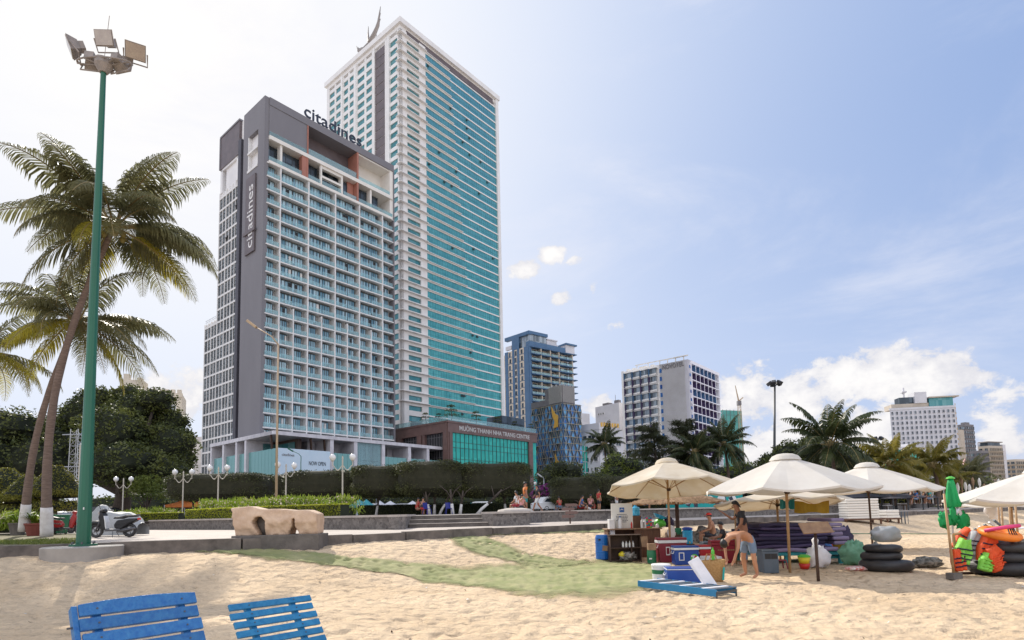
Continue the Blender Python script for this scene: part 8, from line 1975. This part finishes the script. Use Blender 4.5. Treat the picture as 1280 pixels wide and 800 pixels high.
q.raw(V, [(i*n+j, (i+1)*n+j, (i+1)*n+(j+1) % n, i*n+(j+1) % n) for i in range(len(prof)-1) for j in range(n)]+[tuple(range(n))]); q.build('folded_canopy', 'flag_green', T, smooth=True); q = MB(); q.lathe([(.10, 0), (.09, .03), (.03, .06)], (a_.x, g.y, a_.z-.01), 12); q.build('cap', 'toy_green', T)
for i, (px, py, w, h, mt, lab) in enumerate(((1181, 650, .30, .42, 'flag_green', 'green cloth bag hanging left of the bamboo pole'), (1203, 650, .32, .42, 'flag_green', 'green cloth bag with a white mark hanging right of the pole'), (1192, 645, .18, .46, 'flag_green', 'narrow green cloth hanging between the two green bags'), (1197, 640, .22, .22, 'bag_white', 'white cloth scrap hanging above the green bags'))):
    c = at(px, py, g.y-.05); q = MB(); q.blob(c, w/2, .07, h/2, 18, 12, .4, 3, 20+i); tag(q.build('cloth_bag', mt, smooth=True), lab, 'cloth bag')
# sticks and poles behind, right
T = thing('folded_loungers', 'bundle of folded grey lounger frames lying behind the life vests', 'folded loungers', tuple(base(1235, 680)))
for i in range(7): q = MB(); c = base(1222+i*6, 684, .35+.05*i); q.obox(c, 1.1, .07, .05, Matrix.Rotation(.2, 3, 'Z') @ Matrix.Rotation(.35+.05*i, 3, 'Y')); q.build('rail', 'bag_white' if i % 2 else 'bluegrey', T)
for i, px in enumerate((1252, 1256, 1266, 1274)):
    c = base(px, 684+i); q = MB(); q.tube([c-Vector((0, 0, .1)), c+Vector((.02, 0, 1.75))], .03, 7); q.tube([c+Vector((0, 0, .5)), c+Vector((0, 0, 1.0))], .034, 7); tag(q.build('bamboo_post', 'bamboo', smooth=True), ['first bamboo post from the left under the right-edge parasol', 'second bamboo post from the left under the right-edge parasol', 'third bamboo post from the left under the right-edge parasol', 'rightmost bamboo post under the right-edge parasol'][i], 'post', 'bamboo posts under the right-edge parasol')
g = at(1240, 640, 26); q = MB(); q.blob((g.x, 26, 1.35), .3, .2, .5, 14, 12, .2, 2, 3); tag(q.build('covered_parasol', 'bag_white', smooth=True), 'pale wrapped bundle hanging under the right-edge parasol', 'bundle')
g = base(1271, 668); T = thing('sunbed', 'white sunbed on the sand at the right edge', 'sunbed', tuple(g)); q = MB(); q.box(g.x-.2, g.x+1.3, g.y, g.y+.6, g.z+.25, g.z+.33); q.build('mattress', 'bag_white', T, bevel=.02)
for x in (-.1, 1.2): q = MB(); q.box(g.x+x-.03, g.x+x+.03, g.y+.1, g.y+.5, g.z, g.z+.25); q.build('leg', 'wood', T)
# far sunbeds with stacked white mattresses
def far_bed(px0, px1, pyb, label, n, hm, chairs=False):
    g = base((px0+px1)/2, pyb); k = sc(g); w = (px1-px0)*k; T = thing('sunbed', label, 'sunbed', tuple(g)); q = MB(); q.box(g.x-w/2, g.x+w/2, g.y, g.y+1.0, g.z+.22, g.z+.30); q.build('frame', 'wood', T, bevel=.01)
    for x in (-w/2+.15, w/2-.15):
        for y in (.1, .85): q = MB(); q.box(g.x+x-.04, g.x+x+.04, g.y+y-.04, g.y+y+.04, g.z-.02, g.z+.22); q.build('leg', 'wood', T)
    for i in range(n): q = MB(); o_ = bg_.uniform(-.03, .03); q.box(g.x-w*.40+o_, g.x+w*.40+o_, g.y+.05, g.y+.95, g.z+.305+i*hm, g.z+.30+(i+1)*hm-.012); tag(q.build('mattress', 'soffit', bevel=.03), 'white sunbed mattress in the tall stack' if n > 4 else 'white sunbed mattress on the lower sunbed', 'mattress', 'white mattresses in the tall stack' if n > 4 else 'white mattresses on the lower sunbed')
far_bed(1056, 1106, 655, 'brown sunbed frame carrying the tall stack of white mattresses', 8, .145); far_bed(1108, 1128, 654, 'smaller sunbed with two white mattresses right of the tall stack', 3, .17)
for px in (1130, 1133.5): g = base(px, 655); T = MB(); [T.tube([(g.x+a, g.y+b2, g.z), (g.x+a, g.y+b2, g.z+.75)], .02, 4) for a in (-.1, .1) for b2 in (0, .3)]; T.box(g.x-.12, g.x+.12, g.y, g.y+.3, g.z+.4, g.z+.43); tag(T.build('chair', 'bluegrey'), 'grey chair beside the lower white sunbed' if px < 1132 else 'second grey chair beside the lower white sunbed', 'chair')
# dark-roofed beach restaurant
def pavilion(px0, px1, Y, ytop, yeave, label):
    a = at(px0, yeave, Y); b_ = at(px1, yeave, Y); zt = at((px0+px1)/2, ytop, Y).z; z0 = sandz((a.x+b_.x)/2, Y); T = thing('open_pavilion', label, 'pavilion', ((a.x+b_.x)/2, Y, z0)); q = MB(); x0, x1, z = a.x, b_.x, a.z; d = 6
    q.hexa([(x0, Y, z), (x1, Y, z), (x1, Y+d, z), (x0, Y+d, z), (x0+1.2, Y+d*.45, zt), (x1-1.2, Y+d*.45, zt), (x1-1.2, Y+d*.55, zt), (x0+1.2, Y+d*.55, zt)]); q.build('roof', 'dark_slab', T)
    n = max(3, int((x1-x0)/2.2))
    for i in range(n+1):
        for y in (.3, d-.3): q = MB(); x = x0+.2+(x1-x0-.4)*i/n; q.tube([(x, Y+y, z0-.3), (x, Y+y, z)], .07, 6); q.build('post', 'dark_frame', T)
    for i in range(n*2): q = MB(); x = x0+.5+(x1-x0-1)*i/(n*2); q.box(x-.3, x+.3, Y+1.2+(i % 3), Y+1.8+(i % 3), z0+.68, z0+.74); q.tube([(x, Y+1.5+(i % 3), z0-.2), (x, Y+1.5+(i % 3), z0+.7)], .04, 5); o = q.build('table', 'pale_wood' if i % 2 else 'plastic_white', T)
pavilion(1068, 1124, 52, 616, 622, 'long low dark roof of an open beach restaurant, left section'); pavilion(1116, 1178, 50, 616, 623, 'open beach restaurant with dark roof, right section behind the closed parasol')
pavilion(1178, 1290, 62, 617, 622, 'distant open restaurant roof under the right-edge parasol')
far_p = [(1050, 617, 40, 'cream parasol far behind, left of the white mattress stack'), (1030, 622, 55, 'distant white parasol beyond the mattress pile')]
for px, py, Y, lab in far_p[:1]: parasol(lab, px-8, py, 44, 1.6, .5, 'canvas_cream', vent=False, n=6)
# rows of distant white restaurant chairs and balusters
for i in range(26):
    px = 1136+i*4.6+bg_.uniform(-1, 1); Y = 56+bg_.uniform(-2, 6); p = at(px, 640, Y); z = sandz(p.x, p.y) if p.y < kerbY(p.x) else CZ; h = bg_.uniform(1.2, 2.4); q = MB(); q.tube([(p.x, p.y, z), (p.x, p.y, z+h)], .06, 5); q.blob((p.x, p.y, z+h-.2), .14, .14, .45, 6, 6, .1); tag(q.build('folded_parasol', 'soffit' if i % 3 else 'pale_wood'), 'pale folded parasol in the distant row behind the restaurant', 'parasol', 'distant folded parasols')
# thin green rope/net lines far on the sand
m_ = MB()
for i in range(40):
    a, b_ = base(1010+i*6.5, 667.5+i*.02), base(1010+(i+1)*6.5, 667.5+(i+1)*.02); m_.tube([a+Vector((0, 0, .03)), b_+Vector((0, 0, .03))], .018, 4)
tag(m_.build('rope', 'green_bin'), 'thin green rope lying across the far sand on the right', 'rope')

# ---- faded green ground netting half buried in the sand
m, nt4, b = newmat('ground_net'); L4 = nt4.links
tc = node(nt4, 'ShaderNodeTexCoord'); n1_ = node(nt4, 'ShaderNodeTexNoise', Scale=1.3, Detail=9, Roughness=.65); n2_ = node(nt4, 'ShaderNodeTexNoise', Scale=9.0, Detail=6); n3_ = node(nt4, 'ShaderNodeTexNoise', Scale=.45, Detail=3)
for q in (n1_, n2_, n3_): L4.new(tc.outputs['Object'], q.inputs['Vector'])
r1 = node(nt4, 'ShaderNodeValToRGB'); r1.color_ramp.elements[0].color = (.225, .24, .095, 1); r1.color_ramp.elements[1].color = (.38, .345, .18, 1); r1.color_ramp.elements[0].position = .42; r1.color_ramp.elements[1].position = .72
L4.new(n1_.outputs['Fac'], r1.inputs[0]); L4.new(r1.outputs[0], b.inputs['Base Color']); b.inputs['Roughness'].default_value = .95
bp = node(nt4, 'ShaderNodeBump', Strength=.6, Distance=.03); L4.new(n2_.outputs['Fac'], bp.inputs['Height']); L4.new(bp.outputs[0], b.inputs['Normal'])
at_ = node(nt4, 'ShaderNodeAttribute'); at_.attribute_name = 'edge'
ad = node(nt4, 'ShaderNodeMath', operation='ADD'); L4.new(at_.outputs['Fac'], ad.inputs[0]); sb = node(nt4, 'ShaderNodeMath', operation='MULTIPLY_ADD'); sb.inputs[1].default_value = 1.3; sb.inputs[2].default_value = -.62; n4_ = node(nt4, 'ShaderNodeTexNoise', Scale=.8, Detail=10, Roughness=.6); L4.new(tc.outputs['Object'], n4_.inputs['Vector']); L4.new(n4_.outputs['Fac'], sb.inputs[0]); L4.new(sb.outputs[0], ad.inputs[1])
al = node(nt4, 'ShaderNodeMapRange'); al.inputs[1].default_value = .08; al.inputs[2].default_value = .62; L4.new(ad.outputs[0], al.inputs[0])
tr = node(nt4, 'ShaderNodeBsdfTransparent'); ms = node(nt4, 'ShaderNodeMixShader'); L4.new(al.outputs[0], ms.inputs[0]); L4.new(tr.outputs[0], ms.inputs[1]); L4.new(b.outputs[0], ms.inputs[2]); L4.new(ms.outputs[0], nt4.nodes['Material Output'].inputs[0]); M['ground_net'] = m
def net_strip(name, label, pa, pb, nu=420, nv=54):
    """pa, pb: far and near edge as photo pixels"""
    def samp(P, u):
        f_ = u*(len(P)-1); i = min(len(P)-2, int(f_)); t = f_-i; return (P[i][0]+(P[i+1][0]-P[i][0])*t, P[i][1]+(P[i+1][1]-P[i][1])*t)
    V = []; A = []; WA = [G(*p) for p in pa]; WB = [G(*p) for p in pb]
    for i in range(nu+1):
        u = i/nu; a = samp([(p.x, p.y) for p in WA], u); b2 = samp([(p.x, p.y) for p in WB], u)
        for j in range(nv+1):
            v = j/nv; x = a[0]+(b2[0]-a[0])*v; y = a[1]+(b2[1]-a[1])*v; V.append((x, y, sandz(x, y, True)+.026)); e = min(v, 1-v)*2; eu = min(u, 1-u)*14; A.append(min(1, e*1.6)*min(1, eu))
    mb = MB(); mb.raw(V, [(i*(nv+1)+j, i*(nv+1)+j+1, (i+1)*(nv+1)+j+1, (i+1)*(nv+1)+j) for i in range(nu) for j in range(nv)]); o = mb.build(name, 'ground_net', smooth=True)
    at2 = o.data.attributes.new('edge', 'FLOAT', 'POINT'); at2.data.foreach_set('value', A); return tag(o, label, 'ground netting')
net_strip('ground_netting', 'long faded green ground netting running from the sculpture to the stall', [(196, 683), (250, 684), (330, 686), (420, 694), (500, 700), (590, 706), (680, 698), (760, 696), (840, 701)], [(196, 686), (250, 691), (330, 699), (420, 709), (500, 720), (590, 735), (680, 750), (760, 752), (850, 735)])
net_strip('ground_netting', 'wide green netting patch coming forward from the kerb', [(556, 672), (560, 676), (566, 684), (590, 694), (640, 703), (690, 712)], [(612, 669.5), (622, 675), (640, 682), (662, 691), (700, 697), (760, 700)], 260, 70)
net_strip('ground_netting', 'narrow dark green netting strip along the kerb at the upper middle', [(600, 668), (650, 664.5), (700, 662.5), (762, 661.5)], [(600, 670.5), (650, 668.5), (700, 667), (762, 666)], 200, 16)

# ---- two blue slatted sun chairs in the foreground
M['blue_slat'] = mat('blue_slat', (.015, .12, .36), .5, (.04, .19, .43), scale=22, bump=.4, bscale=60, detail=9, spec=.5, rand=.16)
M['blue_slat2'] = mat('blue_slat2', (.012, .15, .33), .55, (.03, .21, .40), scale=22, bump=.4, bscale=60, detail=9, spec=.4, rand=.16)
def slat_chair(label, A, B, Cn, mt, n, gap, tk, w, post_in, seed):
    """A, B: ends of the top slat; Cn: direction down the backrest (unit), n slats"""
    rg = random.Random(seed); T = thing('slatted_sun_chair', label, 'sun chair', (A.x, A.y, sandz(A.x, A.y)), 'blue slatted sun chairs in the foreground'); x = (B-A); Wd = x.length; x.normalize(); d = (Cn-x*Cn.dot(x)).normalized(); nrm = x.cross(d).normalized()
    if nrm.z < 0: nrm = -nrm
    rot = Matrix((x, d, nrm)).transposed()
    for i in range(n):
        c = A+x*Wd/2+d*(w/2+i*(w+gap)); q = MB()
        if i == 0 and seed == 1:   # arched top rail
            m_ = 14; V = []
            for s in (0, 1):
                for j in range(m_+1): u = -1+2*j/m_; V.append(c+rot @ Vector((u*Wd/2, -w/2-.018*(1-u*u), tk*(s-.5))))
                for j in range(m_, -1, -1): u = -1+2*j/m_; V.append(c+rot @ Vector((u*Wd/2, w/2, tk*(s-.5))))
            K = 2*(m_+1); q.raw(V, [tuple(range(K-1, -1, -1)), tuple(range(K, 2*K))]+[(j, (j+1) % K, K+(j+1) % K, K+j) for j in range(K)])
        else: q.obox(c+x*rg.uniform(-.006, .006), Wd, w, tk, rot @ Matrix.Rotation(rg.uniform(-.006, .006), 3, 'Z'))
        o = q.build('slat', mt, T, bevel=.004)
        s_ = MB(); 
        for e in (-1, 1): s_.lathe([(.006, 0), (.006, .003)], c+rot @ Vector((e*(Wd/2-post_in), 0, tk/2)), 8, rot=rot)
        s_.build('screw', 'gunmetal', o)
    Ld = n*(w+gap)
    for e in (-1, 1):
        q = MB(); c = A+x*(Wd/2+e*(Wd/2-post_in))+d*(Ld/2+.01)-nrm*(tk/2+.022); q.obox(c, .045, Ld-.02, .042, rot); q.build('back_post', mt, T, bevel=.004)
    if seed == 1:
        q = MB(); c = A-x*.018+d*(Ld/2)-nrm*.03; q.obox(c, .03, Ld, .06, rot); q.build('side_board', mt, T, bevel=.004); q = MB(); q.tube([A+d*.13-x*.06-nrm*.02, A+d*.13-nrm*.02], .006, 6); q.build('bolt', 'gunmetal', T)
    # seat running forward from the foot of the backrest
    E0 = A+d*Ld; sd = Vector((d.x, d.y, 0)).normalized(); zr = Matrix((x, sd, x.cross(sd))).transposed() if x.cross(sd).z > 0 else Matrix((x, sd, -x.cross(sd))).transposed()
    for i in range(5): q = MB(); q.obox(E0+x*Wd/2+sd*(w*.6+i*(w+gap)), Wd, w, tk, zr); q.build('seat_slat', mt, T, bevel=.004)
    for e in (.05, .95):
        q = MB(); a_ = E0+x*Wd*e; q.obox(a_+sd*.3-Vector((0, 0, .05)), .045, .7, .06, zr); q.build('seat_rail', mt, T)
        for s in (.0, .6): f_ = a_+sd*s; q = MB(); q.tube([f_-Vector((0, 0, .05)), Vector((f_.x, f_.y, sandz(f_.x, f_.y)-.05))], .03, 6); q.build('leg', mt, T)
    q = MB(); a_ = A+x*Wd*.25+d*.25-nrm*.05; b2 = A+x*Wd*.75+d*.25-nrm*.05
    q.build('leg', mt, T) if q.v else None
def mk(label, a, b_, Ya, Yb, low, Yl, *r):
    A = at(a[0], a[1], Ya); B = at(b_[0], b_[1], Yb); D = Vector(low).normalized(); slat_chair(label, A, B, D, *r)
mk('nearer blue slatted chair with an arched top slat, bottom left', (97, 757), (243, 741), 3.45, 3.95, (.42, -.36, -.83), 0, 'blue_slat', 9, .018, .024, .076, .09, 1)
mk('further blue slatted chair, right of the arched one, with thinner slats', (284, 757), (386, 744), 4.75, 5.35, (.48, -.36, -.80), 0, 'blue_slat2', 10, .026, .024, .056, .17, 2)

# scraps of leaf and shell scattered over the sand
rg = random.Random(77); m_ = MB()
for _ in range(420):
    y = 3+27*rg.random()**1.3; x = y*rg.uniform(-.85, .9)
    if y > kerbY(x)-.6: continue
    p = Vector((x, y, sandz(x, y, True)+.012)); s_ = rg.uniform(.012, .04); a = rdir(rg); a.z *= .3; a.normalize(); b2 = a.cross(Vector((rg.uniform(-.3, .3), rg.uniform(-.3, .3), 1))).normalized()*rg.uniform(.3, .8)
    m_.face([p-a*s_, p+b2*s_, p+a*s_*1.2+Vector((0, 0, .01)), p-b2*s_], rg.choice((0, 0, 1)))
tag(m_.build('beach_debris', ['dark_wood', 'poster']), 'scraps of dry leaf and shell scattered over the sand', 'debris', kind='stuff')
